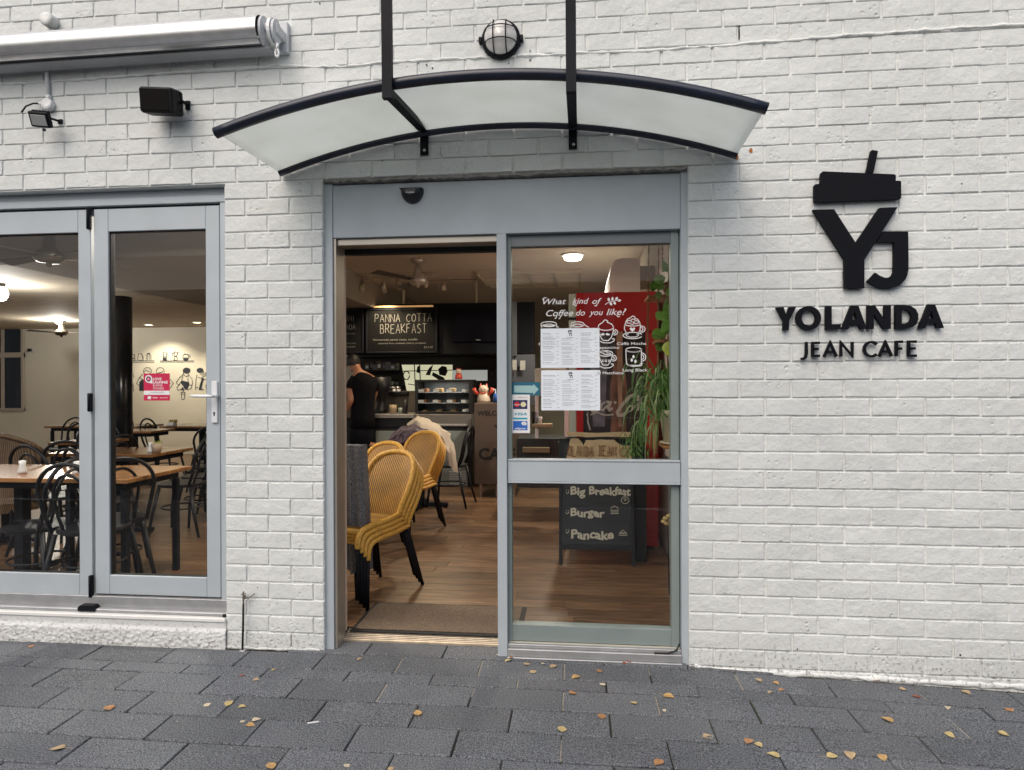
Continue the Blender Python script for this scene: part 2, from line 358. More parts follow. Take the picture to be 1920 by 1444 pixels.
# ------------------------------------------------------------------ ground, road, opposite side
def gz(x): return 0.0 if x < .4 else -.033*(x-.4)
b = B()
b.add([(-150, -3.9, -.062), (150, -3.9, -.16), (150, -9.2, -.16), (-150, -9.2, -.062)], [(3, 2, 1, 0)]); road = b.build('road', M['asphalt'], kind='structure')
b = B(); b.add([(-150,-150,-.3),(150,-150,-.3),(150,150,-.3),(-150,150,-.3)], [(0,1,2,3)]); b.build('ground', M['asphalt'], kind='structure')
# the sheet of sand the pavers are bedded in
b = B()
xs = [-30, -4, .4, 3.5, 8, 30]
V = []
for x in xs:
    z = gz(min(x, 3.5)) - .011
    V += [(x, -3.75, z), (x, .25, z)]
b.add(V, [(2*i, 2*i+2, 2*i+3, 2*i+1) for i in range(len(xs)-1)])
pav = b.build('pavement', M['sand'], kind='structure')
b = B(); b.box(-60, 60, -3.9, -3.752, -.3, -.07+.045, .015); b.build('kerb', M['opp2'], kind='structure')
b = B(); b.box(-60, 60, -11.5, -9.2, -.29, -.02); b.build('far_pavement', M['sand'], kind='structure')

def paver_mesh(L, W_, k):
    r = random.Random(k); b = B(); b.box(-L/2, L/2, -W_/2, W_/2, -.04, 0, .0035)
    b.v = [(x+r.uniform(-1, 1)*.0012, y+r.uniform(-1, 1)*.0012, z+(r.uniform(-1, 1)*.0008 if z > -.02 else 0)) for x, y, z in b.v]
    return b.mesh('paver', M['paver'])
PH = {'a': -.063, 'b': .128}
rowsY = [(.172, -.028, 'b'), (-.028, -.208, 'a'), (-.208, -.308, 'b'), (-.308, -.488, 'a'), (-.488, -.668, 'b'), (-.668, -.852, 'a'), (-.852, -1.034, 'b'), (-1.034, -1.216, 'a')]
y = -1.216
while y > -3.7: rowsY.append((y, max(y-.182, -3.745), 'b' if len(rowsY) % 2 == 0 else 'a')); y -= .182
pm = {}
rest = B(); npv = 0
for ri, (ya, yb, ph) in enumerate(rowsY):
    wd = ya-yb-.0085; L = .4-.006
    for i in range(-16, 14):
        xa = PH[ph]+.4*i; cx = xa+.2; cyy = (ya+yb)/2
        if cx < -5.5 or cx > 4.5: continue
        rr = random.Random(ri*100+i)
        px, py, d = proj((cx, cyy, 0)) if cyy > CY+.3 else (0, 9999, 1)
        vis = -260 < px < 2180 and py < 1560
        Ls = L
        if ri == 0:
            if cx < -1.45 or cx > .75: continue
        key = (round(wd, 3), rr.randrange(4))
        if key not in pm: pm[key] = paver_mesh(Ls, wd, hash(key) % 999)
        z = gz(cx)+rr.uniform(-.0012, .0012); rot = Euler((rr.uniform(-.003, .003), atan2(.033, 1) if cx > .5 else rr.uniform(-.0015, .0015), rr.uniform(-.002, .002)))
        loc = (cx+rr.uniform(-.0015, .0015), cyy, z)
        if vis:
            o = link('paver', pm[key], pav, loc=loc); o.rotation_euler = rot; npv += 1
        else:
            mt = Matrix.Translation(loc) @ rot.to_matrix().to_4x4()
            rest.add([mt @ v.co for v in pm[key].vertices], [tuple(p.vertices) for p in pm[key].polygons])
rest.build('pavers', M['paver'], pav, kind='stuff')
# moss strips in the joints
b = B()
for (x0, y0, x1, y1) in ((-1.66, -.31, -1.66, -.49), (-1.657, -.67, -1.657, -.85), (-1.46, -.49, -1.46, -.67), (-1.05, -.49, -1.05, -.67), (-.06, -.67, -.06, -.85), (-1.9, -.488, -1.1, -.488), (-2.4, -.852, -.7, -.852), (-.9, -.668, .6, -.668), (-2.2, -.668, -1.2, -.668), (.34, -.67, .34, -.85), (-.063, -1.22, -.063, -1.03), (.737, -.31, .737, -.49), (.528, -.49, .528, -.67), (.6, -.488, 1.5, -.488)):
    if x0 == x1: b.add([(x0-.003, y0, -.006), (x0+.003, y0, -.006), (x0+.003, y1, -.006), (x0-.003, y1, -.006)], [(0, 1, 2, 3)])
    else: b.add([(x0, y0-.003, -.006+gz(x0)), (x1, y0-.003, -.006+gz(x1)), (x1, y0+.003, -.006+gz(x1)), (x0, y0+.003, -.006+gz(x0))], [(0, 1, 2, 3)])
b.build('joint_moss', M['moss'], pav, kind='stuff')
b = B()
for (x0, y0, y1) in ((-.863, -.03, -.2), (-.463, -.03, -.2), (-.063, -.03, -.2), (-.863, -.315, -.48), (.337, -.315, -.48), (-.463, -.315, -.4), (.337, -.03, -.12), (.737, -.05, -.2), (1.137, -.03, -.1), (.528, -.22, -.3), (1.537, -.05, -.2), (1.537, -.32, -.48), (-.063, -.32, -.48), (-.272, -.215, -.305), (-.063, -.70, -.84)):
    z = -.0045+gz(x0); x0 -= .0; b.add([(x0-.0035, y0, z), (x0-.0035, y1, z), (x0+.0035, y1, z), (x0+.0035, y0, z)], [(0, 1, 2, 3)])
b.build('pale_joint_sand', mat('pale joint sand', (.27, .25, .21), .95, bump=.002, bs=200, var=.35, vs_=60), pav, kind='stuff')

# building across the street (seen mirrored in the glass)
ob = thing('opposite_building', 'dark grey building with a pale pier across the street, mirrored in the door glass', 'building', (0, -11.5, 0))
b = B(); b.box(-30, 30, -20, -11.5, 0, 3.7); b.build('wall', M['opp'], ob)
pier = B(); pier.box(.16, .86, -11.5, -11.3, 0, 3.6, .02); pier.build('pier', M['opp2'], ob)
for i in range(-6, 7):
    if i == 0: continue
    b = B(); b.box(i*4-1.3, i*4+1.3, -11.5, -11.46, .8, 2.6); b.build('window', M['dkwin'], ob)

# ------------------------------------------------------------------ the brick wall
WX0, WX1, DX0, DX1 = -9.0, -1.815, -1.287, .536
ZW0, ZW1, ZD1 = at(200, 1150).z, 2.404, 2.404
TOPZ = 5.2
bw = thing('brick_wall', 'white painted brick cafe front wall with a window and a door opening', 'wall', (0, 0, 0))
b = B(); d0, d1 = .0064, .26
b.box(WX0-1, 9, d0, d1, ZW1, TOPZ); b.box(WX1, DX0, d0, d1, -.2, ZW1-.0003); b.box(DX1, 9, d0, d1, -.3, ZW1-.0003)
b.build('mortar', M['mortar'], bw)
r = random.Random(3)
def brick_mesh(L, k, H=.0785):
    r = random.Random(k); b = B(); ch = .0032
    nx = max(2, int(L/.058)); xs = [-L/2+ch] + [-L/2+ch+(L-2*ch)*(i+r.uniform(-.2, .2))/nx for i in range(1, nx)] + [L/2-ch]
    V = []; 
    for j, z in enumerate((-H/2+ch, 0, H/2-ch)):
        for x in xs: V.append((x+r.uniform(-1, 1)*.0007, r.uniform(-.0007, .0007), z+(r.uniform(-.0012, .0012) if j != 1 else 0)))
    n = len(xs); Fs = []
    for j in range(2):
        for i in range(n-1): Fs.append((j*n+i, j*n+i+1, (j+1)*n+i+1, (j+1)*n+i))
    # outer ring, pushed back
    ring = [j for j in range(n)] + [n+n-1] + [2*n+i for i in range(n-1, -1, -1)] + [n]
    m0 = len(V)
    for q in ring:
        x, y_, z = V[q]; x += r.uniform(-.0012, .0012); z += r.uniform(-.0012, .0012); cx_ = 1 if x > L/2-ch-.004 else (-1 if x < -L/2+ch+.004 else 0); cz = 1 if z > H/2-ch-.004 else (-1 if z < -H/2+ch+.004 else 0)
        V.append((x+cx_*ch*r.uniform(.7, 1.15), .0028+r.uniform(-.0008, .0012), z+cz*ch*r.uniform(.7, 1.2)))
    k_ = len(ring)
    for i in range(k_): Fs.append((ring[i], m0+i, m0+(i+1) % k_, ring[(i+1) % k_]))
    m1 = len(V)
    for i in range(k_): x, y_, z = V[m0+i]; V.append((x, .014, z))
    for i in range(k_): Fs.append((m0+i, m1+i, m1+(i+1) % k_, m0+(i+1) % k_))
    b.add(V, Fs); return b.mesh('brick', M['brick'])
bm_ = {}
bricks = []
PIT, Z0 = .086, .084+.0045
pA = at(337, 320).x; 
def joints(x0, x1, phase):
    k0 = math.floor((x0-phase)/.24); x = phase+k0*.24; out = []
    while x < x1:
        a, c = max(x, x0), min(x+.24, x1)
        if c-a > .012: out.append((a, c))
        x += .24
    return out
PHT = .6524
for k in range(-2, int((TOPZ-Z0)/.083)):
    zb = Z0+PIT*k if k < 27 else Z0+PIT*27+.0822*(k-27); zc = zb+.0765/2; rr = random.Random(k*7+1)
    ph = PHT if k % 2 else PHT+.12
    segs = []
    if k > 26:  # above the openings: one run
        ph2 = ph + (0 if zb < 3 else .05)
        segs = [(-5.5, 4.2, ph2)]
    else:
        if k >= 0: segs.append((WX1, DX0, -1.58 if k % 2 == 0 else -1.70))
        elif k == -1: segs.append((WX1, DX0, -1.70))
        segs.append((DX1, 4.2, ph))
    for x0, x1, p_ in segs:
        if zb+.0765 > ZD1 and zb < ZD1: pass
        for a, c in joints(x0, x1, p_):
            if k == -2 and a < .45: continue
            a += .0042+rr.uniform(-.0015, .0015); c -= .0042+rr.uniform(-.0015, .0015)
            if a-.006 < x0: a = x0+.001
            if c+.006 > x1: c = x1-.001
            if c-a < .03: continue
            bricks.append((a, c, zc+rr.uniform(-.0012, .0012)))
info = []
for a, c, z in bricks:
    px, py, d = proj(((a+c)/2, 0, z)); infr = -70 < px < 1990 and -40 < py < 1490
    info.append((0 if infr else 1, (Vector(((a+c)/2, 0, z))-Vector((0, CY, CH))).length - .25*(c-a), a, c, z))
info.sort(); rest = B(); nb = 0
for q, (o_, d, a, c, z) in enumerate(info):
    L = round(c-a, 3) if abs((c-a)-.23) > .004 else .23
    key = (L, (q*7) % 14 if L == .23 else q % 3)
    if key not in bm_: bm_[key] = brick_mesh(L, int(L*1000)*31+key[1])
    rr = random.Random(int(a*977)+int(z*7919)); loc = ((a+c)/2, rr.uniform(-.0016, .0012), z); rot = Euler((rr.uniform(-.009, .006), rr.uniform(-.003, .003), rr.uniform(-.005, .005)))
    flip = rr.random() < .5
    if flip: rot.rotate_axis('Y', pi)
    if nb < 300 and not o_:
        o = link('brick', bm_[key], bw, loc=loc); o.rotation_euler = rot; nb += 1
    else:
        mt = Matrix.Translation(loc) @ rot.to_matrix().to_4x4(); me = bm_[key]
        rest.add([mt @ v.co for v in me.vertices], [tuple(p.vertices) for p in me.polygons])
rest.build('bricks', M['brick'], bw, kind='stuff')
# wandering mortar ridge where the wall was raised
def ridge(name, pts, h, dp, seed):
    r = random.Random(seed); b = B(); P = []
    for (a, c) in zip(pts[:-1], pts[1:]):
        n = max(2, int(abs(c[0]-a[0])/.03))
        for i in range(n): P.append((a[0]+(c[0]-a[0])*i/n, a[1]+(c[1]-a[1])*i/n))
    P.append(pts[-1]); V = []; ns = 6
    for x, z in P:
        hh = h*r.uniform(.6, 1.5); dd = dp*r.uniform(.5, 1.25); zz = z+r.uniform(-.003, .003)
        for j in range(ns): a_ = pi*j/(ns-1); V.append((x, .004-dd*sin(a_), zz-hh*cos(a_)))
    Fs = [(i*ns+j, (i+1)*ns+j, (i+1)*ns+j+1, i*ns+j+1) for i in range(len(P)-1) for j in range(ns-1)]
    return b.add(V, Fs).build(name, M['mortar'], bw, smooth=True)
def A(px, py, Y=0): v = at(px, py, Y); return (v.x, v.z)
ridge('mortar_ridge', [(-5, at(0,155).z)] + [A(*p) for p in ((0,158),(150,150),(330,136),(520,123),(640,126),(720,117),(900,108),(1080,100),(1240,94),(1420,80),(1600,66),(1760,55),(1920,46))] + [(4, at(1920,46).z)], .0075, .012, 5)
ridge('foot_mortar', [A(*p) for p in ((1302,1250),(1330,1258),(1480,1264),(1600,1271),(1750,1280),(1920,1289))] + [(4, gz(4)+.01)], .014, .014, 6)
ridge('foot_mortar', [A(*p) for p in ((424,1213),(500,1217),(600,1219))], .008, .010, 9)
# broken edge of the brickwork above the door head
b = B(); r = random.Random(12); P = []
x = DX0+.002
while x < DX1: P.append(x); x += r.uniform(.012, .035)
V = []
for x in P+[DX1-.002]:
    V += [(x, .004, 2.408), (x, .001+r.uniform(-.001, .002), 2.398-abs(r.gauss(0, .007))), (x, .05, 2.385)]
n = len(P)+1
b.add(V, [(3*i, 3*i+1, 3*i+4, 3*i+3) for i in range(n-1)]+[(3*i+1, 3*i+2, 3*i+5, 3*i+4) for i in range(n-1)]).build('ragged_edge', mat('bare mortar', (.25, .24, .225), .9, bump=.003, bs=90, var=.3, vs_=30), bw)
# rendered plinth under the window: smooth ledge, coarse lower band
def plinth():
    r = random.Random(4); nx, nz = 420, 34; x0, x1 = -4.6, WX1+.004; zt = ZW0-.022; V = []
    from mathutils import noise as nz_
    for j in range(nz+1):
        z = -.03+(zt+.03)*j/nz
        for i in range(nx+1):
            x = x0+(x1-x0)*i/nx; k = 1-min(1, max(0, (z-.075)/.02)) if z < .1 else 0
            rough = .009*k; base = -.004 - .008*k
            nn = nz_.noise(Vector((x*55, z*65, 3)))*.5+nz_.noise(Vector((x*125, z*140, 9)))*.5
            V.append((x, base-rough*(nn+.25)+.0012*nz_.noise(Vector((x*6, z*9, 1))), z+(.004*nz_.noise(Vector((x*9, 0, 0))) if j == nz else 0)))
    Fs = [(j*(nx+1)+i, j*(nx+1)+i+1, (j+1)*(nx+1)+i+1, (j+1)*(nx+1)+i) for j in range(nz) for i in range(nx)]
    b = B(); b.add(V, Fs); b.add([(x0-4, -.003, -.1), (x0, -.003, -.1), (x0, -.003, zt), (x0-4, -.003, zt)], [(0, 1, 2, 3)])
    return b
plinth().build('plinth', M['render'], bw, smooth=True)
b = B(); b.box(-9, WX1+.002, -.012, .2, ZW0-.024, ZW0-.003, .004); b.box(-9, WX1+.002, .006, .26, -.2, ZW0-.0245); b.build('sill_ledge', mat('smooth white paint', (.78, .78, .76), .5), bw)

# ------------------------------------------------------------------ shopfront door
FY = .022
fr = thing('shopfront_frame', 'pale blue-grey aluminium door frame with a deep head panel, filling the doorway', 'door frame', (-.37, .08, 0))
def PB(px0, py0, px1, py1, Y, dp, bev=.002, zx=None):
    "box whose front face (plane Y) covers the pixels px0..px1, py0..py1"
    b = B(); xm = (px0+px1)/2
    b.box(X(px0, Y), X(px1, Y), Y, Y+dp, at(xm, py1, Y).z, at(xm, py0, Y).z, bev); return b
jx0, jx1 = X(606, FY), X(624.5, FY)
rx0, rx1 = X(1277, FY), X(1292.5, FY)
mx0, mx1 = X(932, FY), X(950, FY)
hz0, hz1 = at(780, 442, FY).z, 2.388
B().box(jx0, jx1, FY, .15, -.01, hz1, .002).build('jamb', M['frame'], fr)
B().box(rx0, rx1, FY, .15, -.03, hz1, .002).build('jamb', M['frame'], fr)
B().box(jx1+.0008, rx0-.0008, FY+.005, .20, hz0, hz1-.006, .002).build('head_panel', M['frame'], fr)
B().box(mx0, mx1, FY-.001, .15, -.02, hz0-.0006, .002).build('mullion', M['frame'], fr)
B().box(jx1+.0005, jx1+.014, FY+.012, .148, .0, hz0-.001, .001).build('jamb_lining', M['frame_side'], fr)
b = B(); b.box(jx1+.0145, mx0-.0005, .05, .15, hz0-.034, hz0-.0008, .002); b.build('head_lining', M['frame_side'], fr)
b = B(); b.box(jx1+.0145, mx0-.0008, .151, .19, hz0-.062, hz0-.03, .001); b.build('door_track', M['gap'], fr)
# threshold with ribs
b = B(); tx0, tx1 = jx1+.002, mx0-.001
for i in range(7):
    y0 = .132+i*.0155; z = .012+i*.0028; b.box(tx0, tx1, y0, y0+.0115, -.02, z, .002)
b.box(tx0, tx1, .128, .249, -.02, .008); b.build('threshold', mat('worn threshold', (.55, .47, .36), .35, metal=.5, var=.2, vs_=20), fr)
# glass sidelight
SX0, SX1 = mx1+.001, rx0-.001
sgl = thing('glass_sidelight', 'tall glass door panel with a grey mid rail, closed beside the open doorway', 'glass door', (.08, .07, 0))
PY = .062
zmid = lambda py: at(1110, py, PY).z
zt, zb_ = at(1110, 433, .05).z, at(1110, 1208, PY).z
B().box(SX0, SX0+.010, PY+.01, .12, zb_, zt, .001).build('rubber_seal', M['gap'], sgl)
lx0, lx1 = X(951.5, PY), X(959, PY); qx0, qx1 = X(1258, PY), X(1273, PY)
B().box(lx0, lx1, PY, .12, zb_, zt, .0015).build('stile', M['green_frame'], sgl)
B().box(qx0, qx1, PY, .12, zb_, zt, .0015).build('stile', M['green_frame'], sgl)
B().box(qx1+.0005, SX1, PY+.01, .12, zb_, zt-.001, .001).build('rubber_seal', M['gap'], sgl)
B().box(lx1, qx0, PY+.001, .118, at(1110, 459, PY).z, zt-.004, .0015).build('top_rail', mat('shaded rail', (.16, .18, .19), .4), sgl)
B().box(lx1, qx0, PY+.001, .118, zb_+.004, at(1110, 1176, PY).z, .0015).build('kick_rail', M['green_frame'], sgl)
b = B(); mz0, mz1 = at(1110, 907.5, .035).z, at(1110, 862.5, .035).z
b.box(SX0+.001, SX1-.001, .036, PY-.0005, mz0+.009, mz1-.009, .001); b.box(SX0+.001, SX1-.001, .032, PY-.001, mz0, mz0+.008, .0015); b.box(SX0+.001, SX1-.001, .032, PY-.001, mz1-.008, mz1, .0015)
b.box(SX0+.001, SX1-.001, PY, .118, mz0+.003, mz1-.003)
b.build('mid_rail', M['frame'], sgl)
GY = .088
B().box(lx1-.002, qx0+.002, GY, GY+.006, mz1-.006, at(1110, 459, PY).z+.002).build('pane', M['glass'], sgl)
B().box(lx1-.002, qx0+.002, GY, GY+.006, at(1110, 1177, PY).z-.002, mz0+.006).build('pane', M['glass'], sgl)
b = B(); b.box(SX0, SX1, .012, .12, .004, .040, .002); b.box(SX0, SX1, -.001, .1, -.03, .0035, .002)
b.box(SX0, SX1, .03, .12, .0405, .058, .002); b.build('sill', M['alu'], sgl)
b = B(); b.box(SX0+.002, SX1-.002, .05, .12, .0585, zb_-.0005, .001); b.build('bottom_track', mat('pale track', (.6, .58, .5), .4), sgl)
b = B(); b.tube([(X(1225, .03), .022, .043), (X(1250, .03), .020, .045), (X(1266, .03), .022, .06), (X(1273, .03), .03, .09)], .004, 6); b.build('loose_seal', M['gap'], sgl, smooth=True)

# motion sensor on the head panel
sn = thing('door_sensor', 'black half-round motion sensor on the blue-grey head panel over the doorway', 'sensor', at(773, 370, 0.02))
b = B(); c = at(773, 358, FY); R_ = .058
prof = []
V = []; nA, nB = 16, 6
for j in range(nB+1):
    t_ = j/nB*pi/2
    for i in range(nA+1):
        a_ = pi+pi*i/nA
        V.append((c.x+cos(a_)*R_*cos(t_)**.6, FY+.004-.045*sin(t_), c.z+sin(a_)*R_*1.12*cos(t_)**.6))
Fs = [(j*(nA+1)+i, j*(nA+1)+i+1, (j+1)*(nA+1)+i+1, (j+1)*(nA+1)+i) for j in range(nB) for i in range(nA)]
V2 = len(V); b.add(V, Fs)
b.add([(v[0], v[1], c.z+.003) for v in V[::nA+1]]+[(v[0], v[1], c.z+.003) for v in V[nA::nA+1]], [(i, i+1, nB+1+i+1, nB+1+i) for i in range(nB)])
b.box(c.x-R_-.001, c.x+R_+.001, FY-.034, FY+.004, c.z+.0015, c.z+.0075, .002)
b.build('housing', mat('black plastic', (.012, .013, .017), .3), sn, smooth=False)
b = B(); text_into(b, 'motus', c.x-.022, c.z-.022, .0085, .045, FY-.0415, bold=.01); b.build('lettering', M['white'], sn)

# ------------------------------------------------------------------ folding window doors
WY = .055
wf = thing('folding_door_frame', 'blue-grey aluminium outer frame with top and bottom track around the folding glass doors', 'door frame', (-3, .08, ZW0))
zh = lambda py, Y=WY: at(300, py, Y).z
b = B(); zq = zh(388); zs = at(300, 1141, .03).z
b.box(-6, WX1-.004, WY+.012, .2, zh(369), ZW1-.001, .002); b.build('head', M['frame'], wf)
b = B(); b.box(-6, WX1-.006, WY-.004, WY+.03, zh(383), zh(369)-.0008, .003); b.build('top_track', M['frame'], wf)
b = B(); b.box(-6, WX1-.006, WY+.03, .14, zh(397), zh(383)-.0008); b.box(-6, WX1-.006, WY+.02, WY+.03, zh(391), zh(383)-.001, .002); b.build('track_gap', M['gap'], wf)
b = B(); b.box(X(413.5, WY), WX1-.001, WY, .16, zs, zh(383)-.001, .002); b.build('jamb', M['frame'], wf)
zbt = at(300, 1119, WY).z
b = B(); b.box(-6, WX1-.003, .045, .17, ZW0-.002, zbt-.004, .002); b.box(-6, WX1-.001, .012, .044, ZW0-.002, ZW0+.016, .004); b.build('bottom_track', M['alu'], wf)
b = B(); b.box(WX1-.022, WX1-.004, .002, .02, ZW0-.001, ZW0+.014, .002); b.build('track_end_cap', M['gap'], wf)
def leaf(name, label, x0, x1, s0, s1, pxm, sticker=False):
    t = thing(name, label, 'glass door', ((x0+x1)/2, WY+.02, ZW0+.05), 'folding glass doors in the left window')
    y0, y1 = WY+.006, WY+.05
    z1, z0 = zh(388), at(pxm, 1117, y0).z
    gt, gb = zh(431), at(300, 1081, y0).z
    B().box(x0, s0, y0, y1, z0, z1, .0025).build('stile', M['frame'], t)
    B().box(s1, x1, y0, y1, z0, z1, .0025).build('stile', M['frame'], t)
    B().box(s0+.0004, s1-.0004, y0, y1, gt, z1, .0025).build('top_rail', M['frame'], t)
    B().box(s0+.0004, s1-.0004, y0, y1, z0, gb, .0025).build('bottom_rail', M['frame'], t)
    b = B(); e = .007
    b.box(s0, s0+e, y0+.012, y1-.002, gb, gt); b.box(s1-e, s1, y0+.012, y1-.002, gb, gt); b.box(s0+e, s1-e, y0+.012, y1-.002, gt-.004, gt); b.box(s0+e, s1-e, y0+.012, y1-.002, gb, gb+.002)
    b.build('gasket', M['gap'], t)
    B().box(s0, s1, y0+.022, y0+.028, gb, gt).build('pane', M['glass'], t)
    return t
yl = WY+.006
l2 = leaf('folding_glass_door', 'folding glass door with lever handle and a small red sticker, next to the brick pier', X(177, yl), X(412.3, yl), X(204, yl), X(386.5, yl), 300)
l1 = leaf('folding_glass_door', 'folding glass door without a handle, at the left edge of the photo', X(-112, yl), X(171.5, yl), X(-85, yl), X(147.5, yl), 60)
# hinges
def hinge(px, py0, py1, foot=False):
    xx = X(px, WY); t = B().box(xx-.010, xx+.010, WY-.013, WY+.004, at(px, py1, WY).z, at(px, py0, WY).z, .003).build('hinge', M['black'], l2)
    b = B(); z0, z1 = at(px, py1, WY).z, at(px, py0, WY).z
    b.tube([(xx-.003, WY-.014, z0+.002), (xx-.003, WY-.014, z1-.002)], .006, 8); b.build('hinge_pin', M['black'], t, smooth=True)
    if foot:
        fx0, fx1 = X(154, .045), X(186, .045)
        b = B(); b.poly([(fx0, ZW0+.004), (fx1, ZW0+.004), (fx1, ZW0+.022), (fx1-.012, ZW0+.034), (fx0+.012, ZW0+.034), (fx0, ZW0+.022)], .006, .044)
        b.build('pivot_block', M['black'], t)
hinge(170, 391, 431); hinge(170.5, 737, 772); hinge(171, 1078, 1119, True)
# lever handle
xa, xb = X(397, WY), X(408, WY)
hd = B().box(xa, xb, WY-.006, WY+.006, at(403, 793, WY).z, at(403, 715, WY).z, .003).build('handle_plate', M['whitepl'], l2)
b = B(); c = at(402, 743, WY-.03)
b.tube([(c.x, WY, c.z), (c.x, WY-.04, c.z)], .009, 10)
b.tube([(c.x+.004, WY-.045, c.z), (c.x-.03, WY-.047, c.z), (c.x-.09, WY-.047, c.z+.001), (X(357, WY-.045), WY-.045, c.z+.002)], [.0085, .009, .0085, .006], 10)
b.build('lever', M['whitepl'], hd, smooth=True)
b = B(); kz = at(402, 776, WY).z; kx = (xa+xb)/2; b.lathe([(.0, .0), (.006, .0), (.006, .001), (0, .001)], (kx, WY-.0062, kz+.004), 12, 'y'); b.box(kx-.003, kx+.003, WY-.0073, WY-.006, kz-.011, kz+.003); b.build('keyhole', M['gap'], hd)
# red sticker
ZS = 11.1
def st(x, y): return at(230+x/ZS, 640+y/ZS, WY+.0265)
p0, p1 = st(440, 1235), st(978, 668); YS = WY+.0265
stk = thing('sticker', 'crimson LOVE LAUNNIE bumper stickers notice stuck on the folding door glass', 'sticker', p0)
b = B(); b.box(p0.x, p1.x, YS, YS+.0012, p0.z, p1.z); b.build('backing', mat('crimson print', (.55, .012, .07), .5), stk)
W_ = p1.x-p0.x; H_ = p1.z-p0.z
def sp(u, v): return p0.x+u*W_, p0.z+v*H_
b = B(); y_ = YS-.0006
xa, za = sp(0, .21); xb, zb = sp(1, .365); b.add([(xa, y_, za), (xb, y_, za), (xb, y_, zb), (xa, y_, zb)], [(0, 1, 2, 3)])
b.build('white_band', M['white'], stk)
b = B()
text_into(b, 'LOVE', *sp(.36, .75), .095*H_, .33*W_, y_, bold=.03); b.build('word', M['white'], stk); b = B()
text_into(b, 'LAUNNIE', *sp(.36, .63), .095*H_, .57*W_, y_, bold=.03); b.build('word', M['white'], stk); b = B()
text_into(b, 'BUMPER', *sp(.36, .52), .08*H_, .37*W_, y_); b.build('word', M['white'], stk); b = B(); text_into(b, 'STICKERS', *sp(.36, .41), .08*H_, .42*W_, y_); b.build('word', M['white'], stk); b = B()
cx_, cz_ = sp(.19, .8); pts = [(cx_+.135*W_*cos(a/16*2*pi), cz_+.135*W_*sin(a/16*2*pi)) for a in range(15, 30)]
b.poly([(cx_+.14*W_*cos(a*pi/12), cz_+.14*W_*sin(a*pi/12)) for a in range(0, 19)]+[(cx_+.15*W_, cz_-.17*W_)], y_, y_+.0004); b.build('speech_mark', M['white'], stk); b = B()
text_into(b, 'chat', *sp(.34, .09), .045*H_, .2*W_, y_, bold=.03); text_into(b, 'service', *sp(.62, .09), .045*H_, .3*W_, y_, bold=.02, shear=.3)
b.poly([sp(.15, .06), sp(.27, .05), sp(.29, .15), sp(.2, .165), sp(.155, .14)], y_, y_+.0004)
b.build('logo_row', M['white'], stk, kind='stuff')
b = B(); b.lathe([(0, 0), (.095*W_, 0), (.095*W_, .0003), (0, .0003)], (cx_, y_-.0004, cz_), 20, 'y'); b.build('dark_disc', mat('plum print', (.12, .02, .06), .5), stk)
b = B(); b.lathe([(0, 0), (.052*W_, 0), (.052*W_, .0003), (0, .0003)], (cx_, y_-.0009, cz_), 16, 'y'); b.build('pink_disc', mat('pink print', (.7, .25, .3), .5), stk)
b = B(); text_into(b, 'AVAILABLE HERE', *sp(.26, .295), .028*H_, .5*W_, y_-.0004, bold=.02); text_into(b, 'support this local cause today', *sp(.14, .238), .022*H_, .72*W_, y_-.0004); b.build('small_print', M['ink'], stk)

# ------------------------------------------------------------------ canopy over the door
cp = thing('door_canopy', 'curved translucent white canopy edged with two dark tubes over the cafe door', 'canopy', at(1000, 250, -.1))
def arc3(a, m_, c, n):
    (x1, z1), (x2, z2), (x3, z3) = a, m_, c
    D = 2*(x1*(z2-z3)+x2*(z3-z1)+x3*(z1-z2)); s1, s2, s3 = x1*x1+z1*z1, x2*x2+z2*z2, x3*x3+z3*z3
    ux = (s1*(z2-z3)+s2*(z3-z1)+s3*(z1-z2))/D; uz = (s1*(x3-x2)+s2*(x1-x3)+s3*(x2-x1))/D; R = hypot(x1-ux, z1-uz)
    t0, t1 = atan2(z1-uz, x1-ux), atan2(z3-uz, x3-ux)
    return [(ux+R*cos(t0+(t1-t0)*i/n), uz+R*sin(t0+(t1-t0)*i/n)) for i in range(n+1)]
YR, YF = -.03, -.56
rear = arc3(A(524, 325, YR), A(1010, 234, YR), A(1382, 292, YR), 40)
front = arc3(A(404, 250, YF), A(985, 139, YF), A(1438, 204, YF), 40)
b = B(); b.tube([(x, YR, z) for x, z in rear], .018, 12); b.build('rear_tube', M['bluetube'], cp, smooth=True)
b = B(); b.tube([(x, YF, z) for x, z in front], .0235, 14); b.build('front_tube', M['bluetube'], cp, smooth=True)
b = B(); V = []
for (xr, zr), (xf, zf) in zip(rear, front):
    V += [(xr, YR-.01, zr+.006), (xf, YF+.01, zf+.006), (xf, YF+.01, zf+.012), (xr, YR-.01, zr+.012)]
n = 41; b.add(V, [f for i in range(n-1) for f in ((4*i, 4*i+4, 4*i+5, 4*i+1), (4*i+3, 4*i+2, 4*i+6, 4*i+7))]+[(0, 1, 2, 3), (4*n-4, 4*n-1, 4*n-2, 4*n-3)])
pm_ = bpy.data.materials.new('translucent sheet'); pm_.use_nodes = True; t = pm_.node_tree; p = t.nodes['Principled BSDF']; p.inputs['Base Color'].default_value = (.82, .83, .80, 1); p.inputs['Roughness'].default_value = .35
tl = t.nodes.new('ShaderNodeBsdfTranslucent'); tl.inputs[0].default_value = (.74, .77, .72, 1); mx = t.nodes.new('ShaderNodeMixShader'); mx.inputs[0].default_value = .68
tcn = t.nodes.new('ShaderNodeTexCoord'); nn = t.nodes.new('ShaderNodeTexNoise'); nn.inputs['Scale'].default_value = 5; nn.inputs['Detail'].default_value = 6; t.links.new(tcn.outputs['Object'], nn.inputs[0])
